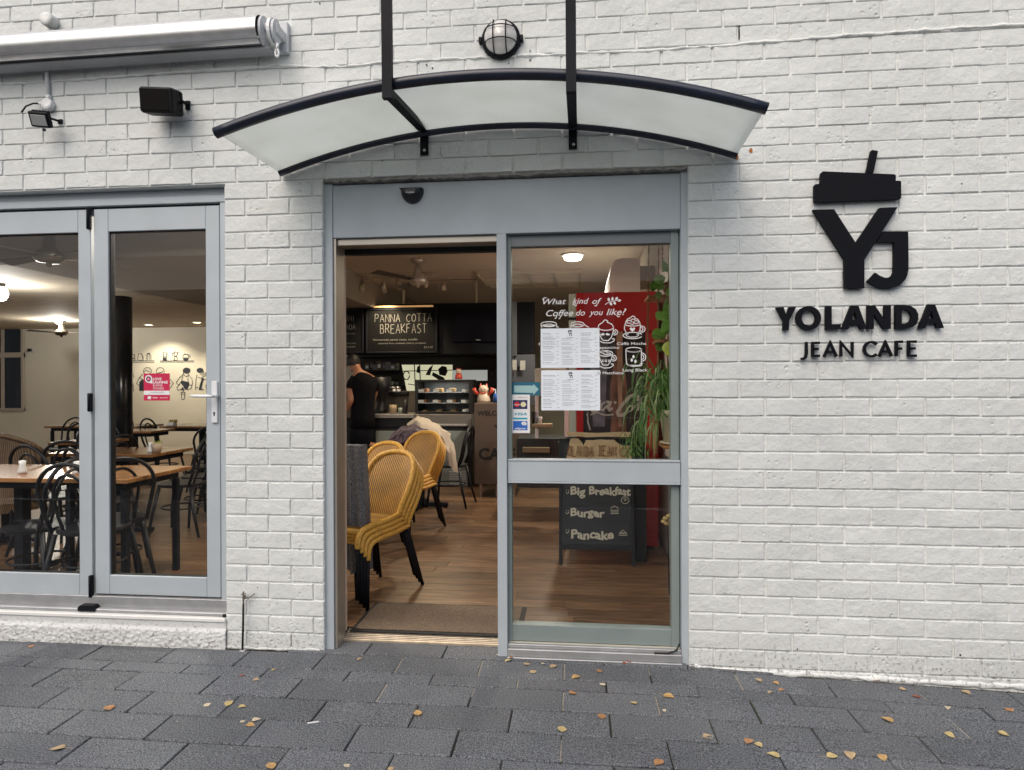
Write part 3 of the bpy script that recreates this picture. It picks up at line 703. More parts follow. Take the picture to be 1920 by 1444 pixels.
rp = t.nodes.new('ShaderNodeValToRGB'); t.links.new(nn.outputs[0], rp.inputs[0]); rp.color_ramp.elements[0].position = .3; rp.color_ramp.elements[0].color = (.76, .79, .77, 1); rp.color_ramp.elements[1].position = .6; rp.color_ramp.elements[1].color = (.82, .85, .84, 1); t.links.new(rp.outputs[0], tl.inputs[0]); t.links.new(rp.outputs[0], p.inputs['Base Color'])
t.links.new(p.outputs[0], mx.inputs[1]); t.links.new(tl.outputs[0], mx.inputs[2]); t.links.new(mx.outputs[0], t.nodes['Material Output'].inputs[0])
b.build('sheet', pm_, cp, smooth=True)
for (bx, by0, by1, fx, fy, tx, ty, hx, w2) in ((796, 292, 246, 727, 172, 718, -12, 0, .0205), (1075.5, 281, 240, 1071, 160, 1067.5, -12, 0, .0205)):
    Yb = YF-.038
    wz0, wz1 = at(bx, by0, 0).z, at(bx, by1, 0).z; wx = X(bx, -.02)
    b = B(); b.box(wx-w2, wx+w2, -.014, -.001, wz0, wz1+.02, .003)
    f = at(fx, fy, Yb); w_ = Vector((wx, -.022, wz1))
    # square bar out to the front, then up
    def bar(P, Q, wx_, wy_):
        P, Q = Vector(P), Vector(Q); d = (Q-P).normalized(); s_ = Vector((1, 0, 0)); s_ = (s_-d*s_.dot(d)).normalized(); u_ = d.cross(s_)
        V = [p+s_*a*wx_+u_*c*wy_ for p in (P, Q) for a, c in ((-1, -1), (1, -1), (1, 1), (-1, 1))]
        b.add(V, [(0, 1, 2, 3), (7, 6, 5, 4), (0, 4, 5, 1), (1, 5, 6, 2), (2, 6, 7, 3), (3, 7, 4, 0)])
    bar(w_, f+Vector((0, 0, -.004)), w2, .013)
    tp = Vector((f.x-.004, YF-.07, 4.2)); bar(f+Vector((0, 0, -.03)), f+(tp-f)*.999, w2, .013)
    b.build('bracket_arm', M['black'], cp)
    b = B(); c_ = at(bx, by0-10, -.015); b.lathe([(0, -.0), (.008, 0), (.007, .004), (0, .005)], (c_.x, -.0142, c_.z), 8, 'y'); b.build('bolt', M['steel'], cp)
b = B()
for px, py, rr_ in ((1381, 294, .010), (1408, 282, .008)):
    c_ = at(px, py, -.003); b.poly([(c_.x+rr_*cos(a*1.05)*(1+.4*sin(a*3)), c_.z+rr_*sin(a*1.05)*1.5) for a in range(6)], -.0035, -.0022)
b.build('rust_stain', M['rust'], bw)

# ------------------------------------------------------------------ retractable awning cassette
LY = -.10
e1, e0 = at(492, 60, LY), at(-60, 99, LY)
e0 = e1+(e0-e1)*1.9
ac = thing('awning_cassette', 'long white retractable awning cassette above the folding glass doors', 'awning', (e0+e1)/2)
R_ = .073; b = B(); ax = (e1-e0).normalized()
ang = [rad(a) for a in range(-72, 171, 9)]
prof = [Vector((0, -cos(a)*R_*1.05, sin(a)*R_)) for a in ang]
V = []
for c in (e0, e1): V += [c+p for p in prof]
k = len(prof); b.add(V, [(i, i+1, k+i+1, k+i) for i in range(k-1)])
b.build('hood', mat('cassette paint', (.74, .75, .76), .28, metal=.75, var=.08, vs_=30, stretch=(.6, 1, 1)), ac, smooth=True)
b = B(); V = []
for c in (e0, e1): V += [c+Vector((0, -.066, -.032)), c+Vector((0, -.05, -.056)), c+Vector((0, .02, -.066)), c+Vector((0, .075, -.06)), c+Vector((0, .08, .02))]
b.add(V, [(i, i+1, 5+i+1, 5+i) for i in range(4)]); b.build('front_rail', mat('rail grey', (.30, .31, .33), .4), ac)
b = B(); V = []
for c in (e0, e1+Vector((.03, 0, 0))): V += [c+Vector((0, -.0, -.070)), c+Vector((0, -.0, -.080)), c+Vector((0, .075, -.082)), c+Vector((0, .075, -.07))]
b.add(V, [(0, 1, 5, 4), (1, 2, 6, 5), (3, 0, 4, 7), (4, 5, 6, 7)]); b.build('underside_bar', mat('bar grey', (.36, .37, .39), .4), ac)
# end caps
for q, (off, sc_, th) in enumerate(((.004, 1.0, .012), (.043, .86, .016), (.064, .78, .012))):
    b = B(); V = []
    for dx in (0, th):
        for i in range(20):
            a_ = 2*pi*i/20; V.append(e1+Vector((off+dx, -cos(a_)*R_*.86*sc_+.004, sin(a_)*R_*(1.02 if sin(a_) > 0 else 1.0)*sc_)))
    b.add(V, [tuple(range(20))[::-1], tuple(range(20, 40))]+[(i, (i+1) % 20, 20+(i+1) % 20, 20+i) for i in range(20)]); b.build('end_cap', M['lightgrey'] if q != 1 else M['whitepl'], ac)
b = B(); b.tube([e1+Vector((0, 0, .02)), e1+Vector((.07, 0, .02))], .02, 10); b.tube([e1+Vector((0, .02, -.02)), e1+Vector((.07, .02, -.02))], .018, 10); b.build('roller', M['whitepl'], ac, smooth=True)
cc = at(534, 72, -.03)
b = B(); b.box(cc.x-.05, X(545, -.01), -.03, -.001, at(540, 102, -.01).z, at(540, 45, -.01).z, .003); b.box(e1.x+.04, cc.x+.005, -.12, -.025, e1.z-.02, e1.z+.03, .004); b.build('wall_bracket', M['lightgrey'], ac)
b = B(); ec = at(519, 99, LY-.02); b.tube([ec+Vector((.011*cos(a)*.8, .003, .019*sin(a))) for a in [i*pi/6 for i in range(12)]], .0055, 8, closed=True); b.tube([ec+Vector((0, 0, .02)), ec+Vector((0, .01, .05))], .007, 8); b.build('crank_eye', M['whitepl'], ac, smooth=True)

# ------------------------------------------------------------------ wall fittings
c = at(88, 36, -.045)
jb = thing('junction_box', 'round white junction box on the brickwork above the awning cassette', 'junction box', (c.x, 0, c.z))
jb['group'] = 'white electrical boxes on the wall'
b = B(); b.lathe([(.036, 0), (.036, .05), (.033, .056), (0, .056)], (c.x, 0, c.z), 22, 'y'); b.tube([(c.x, -.016, c.z-.03), (c.x, -.016, c.z-.075)], .012, 10); b.build('cover', M['render'], jb, smooth=True)
c = at(89, 196, -.02)
cd = thing('conduit', 'thin white conduit running down the bricks behind the awning to the floodlight', 'conduit', (c.x, 0, c.z))
b = B(); b.tube([(X(88, -.01), -.013, at(88, 60, -.01).z), (c.x, -.013, c.z)], .0095, 10); b.build('pipe', M['whitepl'], cd, smooth=True)
jb2 = thing('junction_box', 'round white junction box with a black cable above the small floodlight', 'junction box', (c.x, 0, c.z), 'white electrical boxes on the wall')
b = B(); b.lathe([(.032, 0), (.032, .026), (.03, .03), (0, .03)], (c.x, 0, c.z), 22, 'y'); b.tube([(c.x, -.012, c.z+.03), (c.x, -.012, c.z+.05)], .014, 10); b.tube([(c.x-.026, -.016, c.z+.005), (c.x-.048, -.018, c.z+.008)], .01, 8); b.build('cover', M['whitepl'], jb2, smooth=True)
b = B(); b.tube([(c.x-.048, -.018, c.z+.008), (c.x-.072, -.03, c.z+.005), (c.x-.092, -.055, c.z-.02), (c.x-.098, -.075, c.z-.06)], .0045, 8); b.build('cable', M['gap'], jb2, smooth=True)
# floodlight
def rotbox(b, cen, hx, hy, hz, R, bev=.003, m=0):
    q = B().box(-hx, hx, -hy, hy, -hz, hz, bev); return b.add([Vector(cen)+R @ Vector(v) for v in q.v], q.f, m)
c = at(76, 224, -.1); R3 = Euler((rad(30), rad(6), rad(4))).to_matrix()
fl = thing('floodlight', 'small black floodlight tilted down from the white bricks below the awning', 'floodlight', (c.x, 0, c.z))
b = B(); rotbox(b, c, .052, .014, .038, R3, .005)
for i in range(6): rotbox(b, Vector(c)+R3 @ Vector((-.04+i*.016, .016, .02)), .002, .01, .022, R3, .001)
b.build('housing', M['black'], fl)
b = B(); rotbox(b, Vector(c)+R3 @ Vector((0, -.0145, -.002)), .04, .0015, .026, R3, .001); b.build('lens', mat('grey lens', (.35, .37, .37), .15), fl)
b = B(); ba = at(113, 228, -.004); b.box(ba.x-.014, ba.x+.014, -.008, -.0005, ba.z-.012, ba.z+.012, .002); b.tube([Vector(c)+R3 @ Vector((.054, 0, -.01)), (ba.x-.02, -.05, ba.z), (ba.x, -.008, ba.z)], .006, 8); b.tube([Vector(c)+Vector((.02, 0, -.05)), Vector(c)+Vector((.02, .0, -.06))], .008, 8); b.build('bracket', M['black'], fl)
# loudspeaker
c = at(303, 191, -.10); R3 = Euler((rad(12), rad(4), rad(2))).to_matrix()
spk = thing('wall_speaker', 'black box loudspeaker angled out from the white bricks left of the canopy', 'speaker', (c.x, 0, c.z))
b = B(); rotbox(b, c, .088, .052, .061, R3, .010); b.build('cabinet', mat('black speaker', (.011, .011, .012), .5, spec=.2, bump=.0004, bs=200), spk)
b = B(); rotbox(b, Vector(c)+R3 @ Vector((-.004, -.0535, 0)), .076, .0015, .050, R3, .002); b.build('grille', mat('speaker mesh', (.010, .009, .008), .85, bump=.001, bs=900, spec=.1), spk)
b = B(); q = at(352, 196, -.01); b.box(q.x-.014, q.x+.010, -.012, -.0005, q.z-.026, q.z+.02, .002)
b.tube([(q.x, -.01, q.z), (q.x-.01, -.05, q.z+.002), tuple(Vector(c)+R3 @ Vector((.095, .02, 0)))], .008, 8)
b.tube([tuple(Vector(c)+R3 @ Vector((.096, 0, .05))), tuple(Vector(c)+R3 @ Vector((.099, .02, 0))), tuple(Vector(c)+R3 @ Vector((.096, .0, -.05)))], .005, 6); b.build('bracket', M['black'], spk)
# bulkhead light
c = at(940, 77, 0); Rr = .09
bl = thing('bulkhead_light', 'round caged bulkhead wall light above the canopy', 'wall light', (c.x, 0, c.z))
b = B(); b.lathe([(Rr+.006, 0), (Rr+.006, .022), (Rr-.004, .032), (Rr-.008, .03), (Rr-.008, 0)], (c.x, 0, c.z), 32, 'y'); b.build('base_ring', M['black'], bl, smooth=True)
b = B(); b.lathe([(Rr-.009, .02)]+[((Rr-.009)*cos(a*pi/20), .03+.062*sin(a*pi/20)) for a in range(0, 10)]+[(0, .092)], (c.x, 0, c.z), 32, 'y'); b.build('glass_dome', M['globe'], bl, smooth=True)
def dome(x, z, R=Rr-.003, h=.074): 
    q = 1-(x*x+z*z)/(R*R); return .028+h*max(0, q)**.5
for k_, off in enumerate((-.031, .031)):
    for ax in (0, 1):
        L = ((Rr-.003)**2-off*off)**.5; P = []
        for i in range(17):
            s_ = -L+2*L*i/16; x, z = (off, s_) if ax == 0 else (s_, off); P.append((c.x+x, -dome(x, z), c.z+z))
        b = B(); b.tube(P, .0028, 6); b.build('cage_wire', M['black'], bl, smooth=True)
for sx in (-1, 1):
    b = B(); b.box(c.x+sx*(Rr+.012)-.008, c.x+sx*(Rr+.012)+.008, -.03, -.001, c.z-.016, c.z+.012, .003); b.build('lug', M['black'], bl)
# black pipe with clamp at the foot of the pier
x_ = X(455, -.03)
pp = thing('service_pipe', 'thin black pipe with a rusty clamp standing against the foot of the brick pier', 'pipe', (x_, -.03, 0))
b = B(); b.tube([(x_-.003, -.038, 0), (x_, -.036, .12), (x_-.001, -.03, .235)], .0055, 8); b.build('pipe', M['gap'], pp, smooth=True)
b = B(); b.tube([(x_-.001, -.03, .23), (x_-.001, -.03, .30)], .0045, 8); b.tube([(x_+.002, -.03, .275), (x_+.02, -.022, .262), (x_+.05, -.01, .285)], .003, 6); b.lathe([(.009, 0), (.009, .018), (0, .018)], (x_+.003, -.03, .262), 8); b.tube([(x_-.014, -.03, .285), (x_+.014, -.03, .29)], .003, 6); b.build('clamp', mat('rusty steel', (.22, .19, .16), .6, metal=.6, var=.3, vs_=40), pp)
b = B(); b.box(x_-.012, x_+.016, -.055, -.03, -.002, .006, .002); b.build('base_plate', M['alu'], pp)
# open perpends (weep holes) and drill holes
for (px, y0, y1) in ((1387, 45, 73), (286, 115, 133)):
    p_, q_ = at(px, y1), at(px, y0); b = B(); b.box(p_.x-.005, p_.x+.004, .0015, .006, p_.z, q_.z); b.build('weep_hole', M['gap'], bw)
b = B()
for px, py in ((975, 86), (994, 96), (994, 113), (954, 119), (800, 122), (811, 128), (717, 302), (337, 116), (228, 125), (600, 7), (1803, 345), (1495, 1217), (1800, 1228)):
    q = at(px, py); s_ = random.uniform(.003, .0055); b.poly([(q.x+s_*cos(a), q.z+s_*sin(a)*1.2) for a in range(6)], -.0031, -.0011)
b.build('drill_holes', M['gap'], bw, kind='stuff')

# ------------------------------------------------------------------ the sign
SG = thing('cafe_sign', 'black raised YOLANDA JEAN CAFE sign with YJ takeaway-cup emblem on the white bricks', 'sign', at(1620, 480, -.01))
SZ = 3.281
def s2(p): v = at(1400+p[0]/SZ, 260+p[1]/SZ, -.028); return (v.x, v.z)
def plate(name, polys, y0=-.028, y1=-.008, parent=SG, hole=None, rnd=0):
    cu = bpy.data.curves.new(name, 'CURVE'); cu.dimensions = '2D'; cu.fill_mode = 'BOTH'; cu.extrude = (y1-y0)/2
    for pl in polys:
        s_ = cu.splines.new('POLY'); s_.points.add(len(pl)-1); s_.use_cyclic_u = True
        for i, p in enumerate(pl): s_.points[i].co = (p[0], p[1], 0, 1)
    o = bpy.data.objects.new(name, cu); C.objects.link(o)
    me = bpy.data.meshes.new_from_object(o.evaluated_get(bpy.context.evaluated_depsgraph_get())); bpy.data.objects.remove(o); bpy.data.curves.remove(cu)
    b = B(); b.add([(v.co.x, (y0+y1)/2-v.co.z, v.co.y) for v in me.vertices], [tuple(p.vertices) for p in me.polygons]); bpy.data.meshes.remove(me)
    return b.build(name, M['sign'], parent)
T2 = lambda L: [s2(p) for p in L]
plate('cup_lid', [T2([(470,201),(910,219),(918,227),(918,259),(944,259),(951,266),(951,364),(943,372),(424,392),(417,386),(417,288),(424,280),(454,278),(458,210)])])
plate('straw', [T2([(768,72),(773,69),(806,74),(809,78),(781,209),(738,208)])], -.0275, -.0085)
plate('monogram_y', [T2([(408,437),(538,434),(672,642),(818,425),(930,421),(725,745),(725,920),(604,920),(603,742)])])
plate('monogram_j', [T2([(842,571),(995,570),(997,800),(990,840),(975,870),(950,896),(920,912),(880,921),(835,919),(795,909),(742,878),(793,824),(820,843),(850,855),(875,855),(897,842),(906,820),(908,790),(908,637),(800,637)])], -.0272, -.0085)
def ell(cx, cy, rx, ry, n=28): return [(cx+rx*cos(2*pi*i/n), cy+ry*sin(2*pi*i/n)) for i in range(n)]
YO = [('letter_y', [[(180,1038),(228,1036),(244,1090),(262,1036),(305,1036),(261,1122),(261,1178),(226,1179),(226,1122)]]),
 ('letter_o', [ell(382,1104,77,74), ell(382,1104,43,46)]),
 ('letter_l', [[(488,1030),(524,1030),(524,1143),(580,1142),(580,1172),(488,1174)]]),
 ('letter_a', [[(586,1174),(643,1027),(688,1027),(740,1171),(700,1171),(690,1142),(638,1143),(627,1173)], [(650,1113),(679,1112),(664,1062)]]),
 ('letter_n', [[(745,1171),(745,1026),(790,1026),(850,1115),(850,1024),(888,1024),(888,1170),(842,1170),(783,1078),(783,1171)]]),
 ('letter_d', [[(918,1023),(970,1023),(1010,1029),(1040,1048),(1056,1078),(1057,1112),(1045,1142),(1018,1161),(980,1169),(918,1170)], [(955,1052),(978,1053),(1002,1064),(1014,1082),(1016,1105),(1006,1126),(985,1139),(955,1141)]]),
 ('letter_a', [[(1060,1168),(1118,1021),(1160,1021),(1215,1165),(1174,1165),(1163,1136),(1111,1137),(1100,1167)], [(1122,1107),(1151,1106),(1136,1057)]])]
for nm, pl in YO: plate(nm, [T2(q) for q in pl])
def thin(name, strokes, wd=.0115):
    b = B()
    for s_ in strokes: b.stroke(T2(s_), wd, -.026, -.012)
    b.build(name, M['sign'], SG)
thin('letter_j', [[(371,1250),(371,1325),(366,1344),(354,1354),(338,1355)]])
thin('letter_e', [[(452,1256),(410,1257),(410,1336),(453,1336)], [(410,1294),(446,1293)]])
thin('letter_a', [[(480,1342),(518,1254),(557,1341)], [(496,1312),(541,1311)]])
thin('letter_n', [[(584,1341),(584,1254),(654,1336),(654,1249)]])
thin('letter_c', [[(772+ (44)*cos(rad(a)), 1295+44*sin(rad(a))) for a in range(-42, -330, -16)][::1]])
thin('letter_a', [[(820,1340),(858,1252),(897,1338)], [(836,1310),(881,1309)]])
thin('letter_f', [[(965,1249),(926,1250),(926,1338)], [(926,1292),(960,1291)]])
thin('letter_e', [[(1049,1248),(1002,1249),(1002,1335),(1050,1335)], [(1002,1291),(1043,1290)]])
# ------------------------------------------------------------------ things stuck on the door glass
GF = GY-.0015
def G_(px, py, Y=GF): v = at(px, py, Y); return (v.x, v.z)
def menu(lab, px0, py0, px1, py1, seed):
    a, c = at(px0, py1, GF), at(px1, py0, GF); t = thing('menu_sheet', lab, 'menu', ((a.x+c.x)/2, GF, a.z), 'menu sheets on the door glass')
    B().box(a.x, c.x, GF-.0004, GF+.0008, a.z, c.z).build('paper', M['paper'], t)
    r = random.Random(seed); b = B(); W_ = c.x-a.x; H_ = c.z-a.z; y_ = GF-.0008
    for col in range(3):
        x0 = a.x+W_*(.035+.325*col); v = .87 if col != 1 else .73
        while v > .05:
            z = a.z+H_*v; scribble(b, x0, x0+W_*r.uniform(.12, .2), z, z+.0022, y_, rr=r); scribble(b, x0+W_*.235, x0+W_*.275, z, z+.002, y_, rr=r)
            v -= .035
            for _ in range(r.randrange(1, 3)):
                z = a.z+H_*v; 
                if v > .04: scribble(b, x0, x0+W_*r.uniform(.15, .26), z, z+.0013, y_, rr=r)
                v -= .027
            v -= r.uniform(.015, .05)
    b.build('small_print', M['ink'], t)
    b = B(); mx_, mz = a.x+W_*.5, a.z+H_*.86
    b.poly([(mx_-.009, mz+.018), (mx_+.009, mz+.018), (mx_+.010, mz+.011), (mx_-.010, mz+.011)], y_-.0003, y_)
    b.stroke([(mx_-.009, mz+.009), (mx_-.001, mz-.002), (mx_+.006, mz+.009)], .0035, y_-.0003, y_); b.stroke([(mx_-.001, mz-.002), (mx_-.001, mz-.011)], .0035, y_-.0003, y_)
    b.stroke([(mx_+.003, mz+.002), (mx_+.009, mz+.002), (mx_+.009, mz-.008), (mx_+.004, mz-.010)], .0028, y_-.0003, y_)
    text_into(b, 'YOLANDA', mx_-.018, mz-.021, .005, .036, y_-.0002); b.build('logo', M['inkd'], t)
menu('white cafe menu sheet taped high on the door glass, above a second one', 1014, 615, 1124, 690, 1)
menu('white cafe menu sheet taped on the door glass, below the first one', 1015, 694, 1125, 769.5, 2)
# blue arrow sign
a, c = at(958, 741.5, GF), at(1013, 716.5, GF)
t = thing('arrow_sign', 'blue sign with a pale arrow pointing right, on the door glass above the card stickers', 'sign', (a.x, GF, a.z))
B().box(a.x, c.x, GF+.0002, GF+.0008, a.z, c.z).build('backing', mat('petrol blue print', (.01, .12, .19), .5), t)
b = B(); b.poly([G_(964, 736), G_(1000, 737), G_(1000, 741), G_(1010, 730), G_(1000, 720), G_(1000, 723), G_(964, 723)], GF-.0006, GF+.0001); b.build('arrow', mat('pale teal print', (.33, .52, .52), .5), t)
# payment card stickers
GC = GF-.0022
a, c = at(957.5, 812, GC), at(993.5, 740, GC)
t = thing('card_sticker', 'tall white sticker with MasterCard, VISA and eftpos logos on the door glass', 'sticker', (a.x, GC, a.z))
B().box(a.x, c.x, GC-.0002, GC+.0006, a.z, c.z).build('backing', M['white'], t); yy = GC-.0006
W_ = c.x-a.x; H_ = c.z-a.z
def u_(u, v): return (a.x+W_*u, a.z+H_*v)
def rect(b, u0, v0, u1, v1, y): p, q = u_(u0, v0), u_(u1, v1); b.add([(p[0], y, p[1]), (q[0], y, p[1]), (q[0], y, q[1]), (p[0], y, q[1])], [(0, 1, 2, 3)])
b = B(); rect(b, .12, .625, .87, .86, yy); b.build('card_panel', mat('navy print', (.015, .02, .10), .5), t)
def disc(b, u, v, r_, y): q = u_(u, v); b.lathe([(0, 0), (r_, 0), (r_, .0002), (0, .0002)], (q[0], y, q[1]), 20, 'y')
b = B(); disc(b, .33, .745, .0135, yy-.0003); b.build('red_disc', mat('red print', (.62, .02, .02), .5), t)
b = B(); disc(b, .66, .745, .0135, yy-.0006); b.build('yellow_disc', mat('cream print', (.75, .68, .38), .5), t)
b = B(); text_into(b, 'MasterCard', *u_(.17, .725), .0055, .66*W_, yy-.001, bold=.02, shear=.25); b.build('lettering', M['white'], t)
b = B(); text_into(b, 'VISA', *u_(.2, .465), .0135, .64*W_, yy-.0002, bold=.03, shear=.25); rect(b, .12, .355, .87, .40, yy); rect(b, .12, .40, .14, .58, yy); b.build('visa_mark', mat('cyan print', (.0, .36, .5), .5), t)
b = B(); rect(b, .13, .075, .87, .315, yy); b.build('eftpos_panel', mat('blue print', (.02, .13, .5), .5), t)
b = B(); text_into(b, 'e', *u_(.56, .21), .026, .27*W_, yy-.0003, bold=.03); text_into(b, 'eftpos', *u_(.22, .10), .0085, .56*W_, yy-.0003, bold=.03, shear=.3); b.build('eftpos_mark', M['white'], t)
b = B(); text_into(b, 'EziPayments', *u_(.4, .915), .004, .48*W_, yy-.0001, bold=.01); b.build('top_print', mat('dark red print', (.3, .03, .03), .5), t)

# vinyl lettering and cups drawn on the glass
t = thing('window_lettering', 'white vinyl What kind of Coffee do you like? lettering with drawn cups on glass', 'lettering', at(1110, 620, GF))
GV = GF-.0004
sl_ = lambda px, py: G_(px, py, GV)
SC = 8.02
def v2(x, y): return G_(1000+x/SC, 540+y/SC, GV)
def vin(name, strokes, wd=.0042, closed=False, extra=None):
    b = B()
    for s_ in strokes: b.stroke([v2(*p) for p in s_], wd, GV-.0004, GV, closed=closed)
    if extra: extra(b)
    b.build(name, M['white'], t)
b = B(); text_into(b, 'What', *v2(145, 248), .030, abs(v2(500, 0)[0]-v2(150, 0)[0]), GV, shear=.32, bold=.004); b.stroke([v2(140, 180), v2(160, 150), v2(200, 148)], .004, GV-.0004, GV); b.build('word', M['white'], t)
b = B(); text_into(b, 'kind', *v2(590, 240), .031, abs(v2(835, 0)[0]-v2(590, 0)[0]), GV, shear=.32, bold=.004); b.stroke([v2(590, 240), v2(640, 268), v2(655, 250)], .004, GV-.0004, GV); b.build('word', M['white'], t)
b = B(); text_into(b, 'of', *v2(885, 240), .030, abs(v2(1030, 0)[0]-v2(885, 0)[0]), GV, shear=.34, bold=.004); b.stroke([v2(960, 245), v2(945, 270), v2(918, 268)], .004, GV-.0004, GV); b.build('word', M['white'], t)
b = B(); text_into(b, 'Coffee', *v2(192, 425), .033, abs(v2(600, 0)[0]-v2(192, 0)[0]), GV, shear=.32, bold=.004)
for x in (355, 415): b.stroke([v2(x, 415), v2(x-15, 455), v2(x-35, 460)], .004, GV-.0004, GV)
b.build('word', M['white'], t)
b = B(); text_into(b, 'do', *v2(640, 415), .031, abs(v2(778, 0)[0]-v2(640, 0)[0]), GV, shear=.3, bold=.004); b.build('word', M['white'], t)
b = B(); text_into(b, 'you', *v2(838, 410), .030, abs(v2(1048, 0)[0]-v2(838, 0)[0]), GV, shear=.3, bold=.004); b.build('word', M['white'], t)
b = B(); text_into(b, 'like?', *v2(1100, 408), .033, abs(v2(1398, 0)[0]-v2(1100, 0)[0]), GV, shear=.3, bold=.004); b.stroke([v2(1250, 408), v2(1275, 435), v2(1300, 425)], .004, GV-.0004, GV); b.build('word', M['white'], t)
def leafv(b, cx, cy, dx, dy, L=62, w_=20):
    n = hypot(dx, dy); dx, dy = dx/n, dy/n; P = []
    for k_ in (0, .25, .5, .75, 1): P.append((cx+dx*L*k_-dy*w_*sin(pi*k_), cy+dy*L*k_+dx*w_*sin(pi*k_)))
    for k_ in (.75, .5, .25): P.append((cx+dx*L*k_+dy*w_*sin(pi*k_), cy+dy*L*k_-dx*w_*sin(pi*k_)))
    b.poly([v2(*p) for p in P], GV-.0004, GV)
def sprig(b):
    b.stroke([v2(1080, 250), v2(1140, 210), v2(1230, 190), v2(1280, 185)], .003, GV-.0004, GV)
    for q in ((1140, 205, -.2, -1), (1185, 195, .15, -1), (1235, 185, .7, -1), (1260, 188, 1, 0), (1150, 212, .6, 1), (1205, 200, .6, .9)): leafv(b, *q)
vin('sprig', [], extra=sprig)
E_ = lambda cx, cy, rx, ry, a0=0, a1=360, n=20: [(cx+rx*cos(rad(a0+(a1-a0)*i/n)), cy+ry*sin(rad(a0+(a1-a0)*i/n))) for i in range(n+1)]
vin('coffee_cup', [E_(232, 545, 118, 38), E_(232, 560, 62, 16, 180, 360), [(115, 550), (125, 600)], [(350, 550), (352, 590), (385, 585)], E_(235, 545, 90, 26, 10, 170)])
vin('coffee_cup', [E_(665, 548, 100, 40), E_(665, 562, 70, 18), [(565, 550), (560, 600)], [(765, 550), (800, 575), (835, 590)]])
vin('coffee_cup', [E_(1090, 590, 115, 48, 0, 180), [(975, 590), (985, 555), (1040, 520), (1065, 485), (1095, 482), (1120, 500), (1110, 515), (1180, 545), (1205, 590)], [(975, 595), (985, 680), (1030, 770), (1060, 790), (1130, 790), (1175, 740), (1200, 660), (1205, 595)],
 E_(1215, 665, 50, 42, -80, 100), E_(1205, 665, 28, 24, -80, 100), [(1000, 800), (1060, 825), (1160, 825), (1215, 795), (1215, 765), (1180, 765)]])
def tache(b):
    for sgn in (-1, 1): b.poly([v2(1080+sgn*x, 690+y) for x, y in ((5, 5), (25, -12), (45, -8), (60, 5), (78, -5), (68, 18), (45, 25), (20, 22))], GV-.0004, GV)
vin('moustache', [], extra=tache)
vin('coffee_cup', [[(1370, 570), (1385, 545), (1395, 500), (1420, 465), (1450, 455), (1480, 430), (1500, 422), (1525, 435), (1530, 460), (1570, 470), (1600, 520), (1610, 560)], E_(1490, 545, 118, 28, 0, 180), E_(1440, 510, 30, 22), E_(1500, 490, 30, 22), E_(1550, 515, 30, 22), E_(1485, 530, 26, 18),
 [(1370, 560), (1370, 620), (1400, 680), (1430, 700)], [(1610, 560), (1605, 630), (1580, 680), (1555, 700)], E_(1625, 620, 55, 48, -100, 110), E_(1618, 620, 30, 28, -100, 110),
 [(1390, 690), (1400, 720), (1450, 740), (1540, 738), (1580, 715), (1585, 690)], E_(1495, 715, 145, 48, 20, 340)])
def heart(b): b.poly([v2(1490+x*1.1, 620+y*1.1) for x, y in ((0, 40), (-34, 5), (-36, -14), (-20, -25), (0, -10), (20, -25), (36, -14), (34, 5))], GV-.0004, GV)
vin('heart', [], extra=heart)
vin('coffee_cup', [E_(1085, 985, 110, 42), E_(1060, 965, 50, 14), E_(1110, 990, 55, 14), [(985, 1010), (1010, 1100), (1050, 1160), (1120, 1160), (1165, 1100), (1190, 1010)], E_(1200, 1055, 48, 44, -90, 110), E_(1190, 1055, 26, 24, -90, 110), [(1000, 1175), (1060, 1205), (1150, 1200), (1200, 1170), (1200, 1145), (1165, 1140)]]
 + [[(x-14, 1080), (x+14, 1110)] for x in (1040, 1090, 1140)]+[[(x+14, 1080), (x-14, 1110)] for x in (1040, 1090, 1140)])
vin('coffee_cup', [E_(1510, 930, 118, 36), E_(1510, 940, 95, 22, 10, 170), [(1392, 935), (1395, 1060), (1405, 1140), (1430, 1165), (1590, 1165), (1625, 1130), (1625, 935)], E_(1635, 1040, 55, 60, -95, 100), E_(1630, 1040, 30, 36, -95, 100), [(1430, 1165), (1500, 1180), (1620, 1170), (1640, 1130)]])
def beans(b):
    for x, y in ((1505, 1035), (1480, 1085), (1535, 1105)):
        b.poly([v2(x+22*cos(q*pi/5)*.8, y+26*sin(q*pi/5)) for q in range(10)], GV-.0004, GV)
vin('coffee_beans', [], extra=beans)
for body, x0, y0, x1, h in (('Caffé Mocha', 1258, 858, 1700, .020), ('Long Black', 1345, 1256, 1718, .021), ('ppuccino', 998, 915, 1292, .019), ('el Macchiato', 965, 1298, 1355, .020), ('F', 82, 862, 118, .018)):
    b = B(); text_into(b, body, *v2(x0, y0), h*.72, v2(x1, 0)[0]-v2(x0, 0)[0], GV, bold=.006); b.build('caption', M['white'], t)

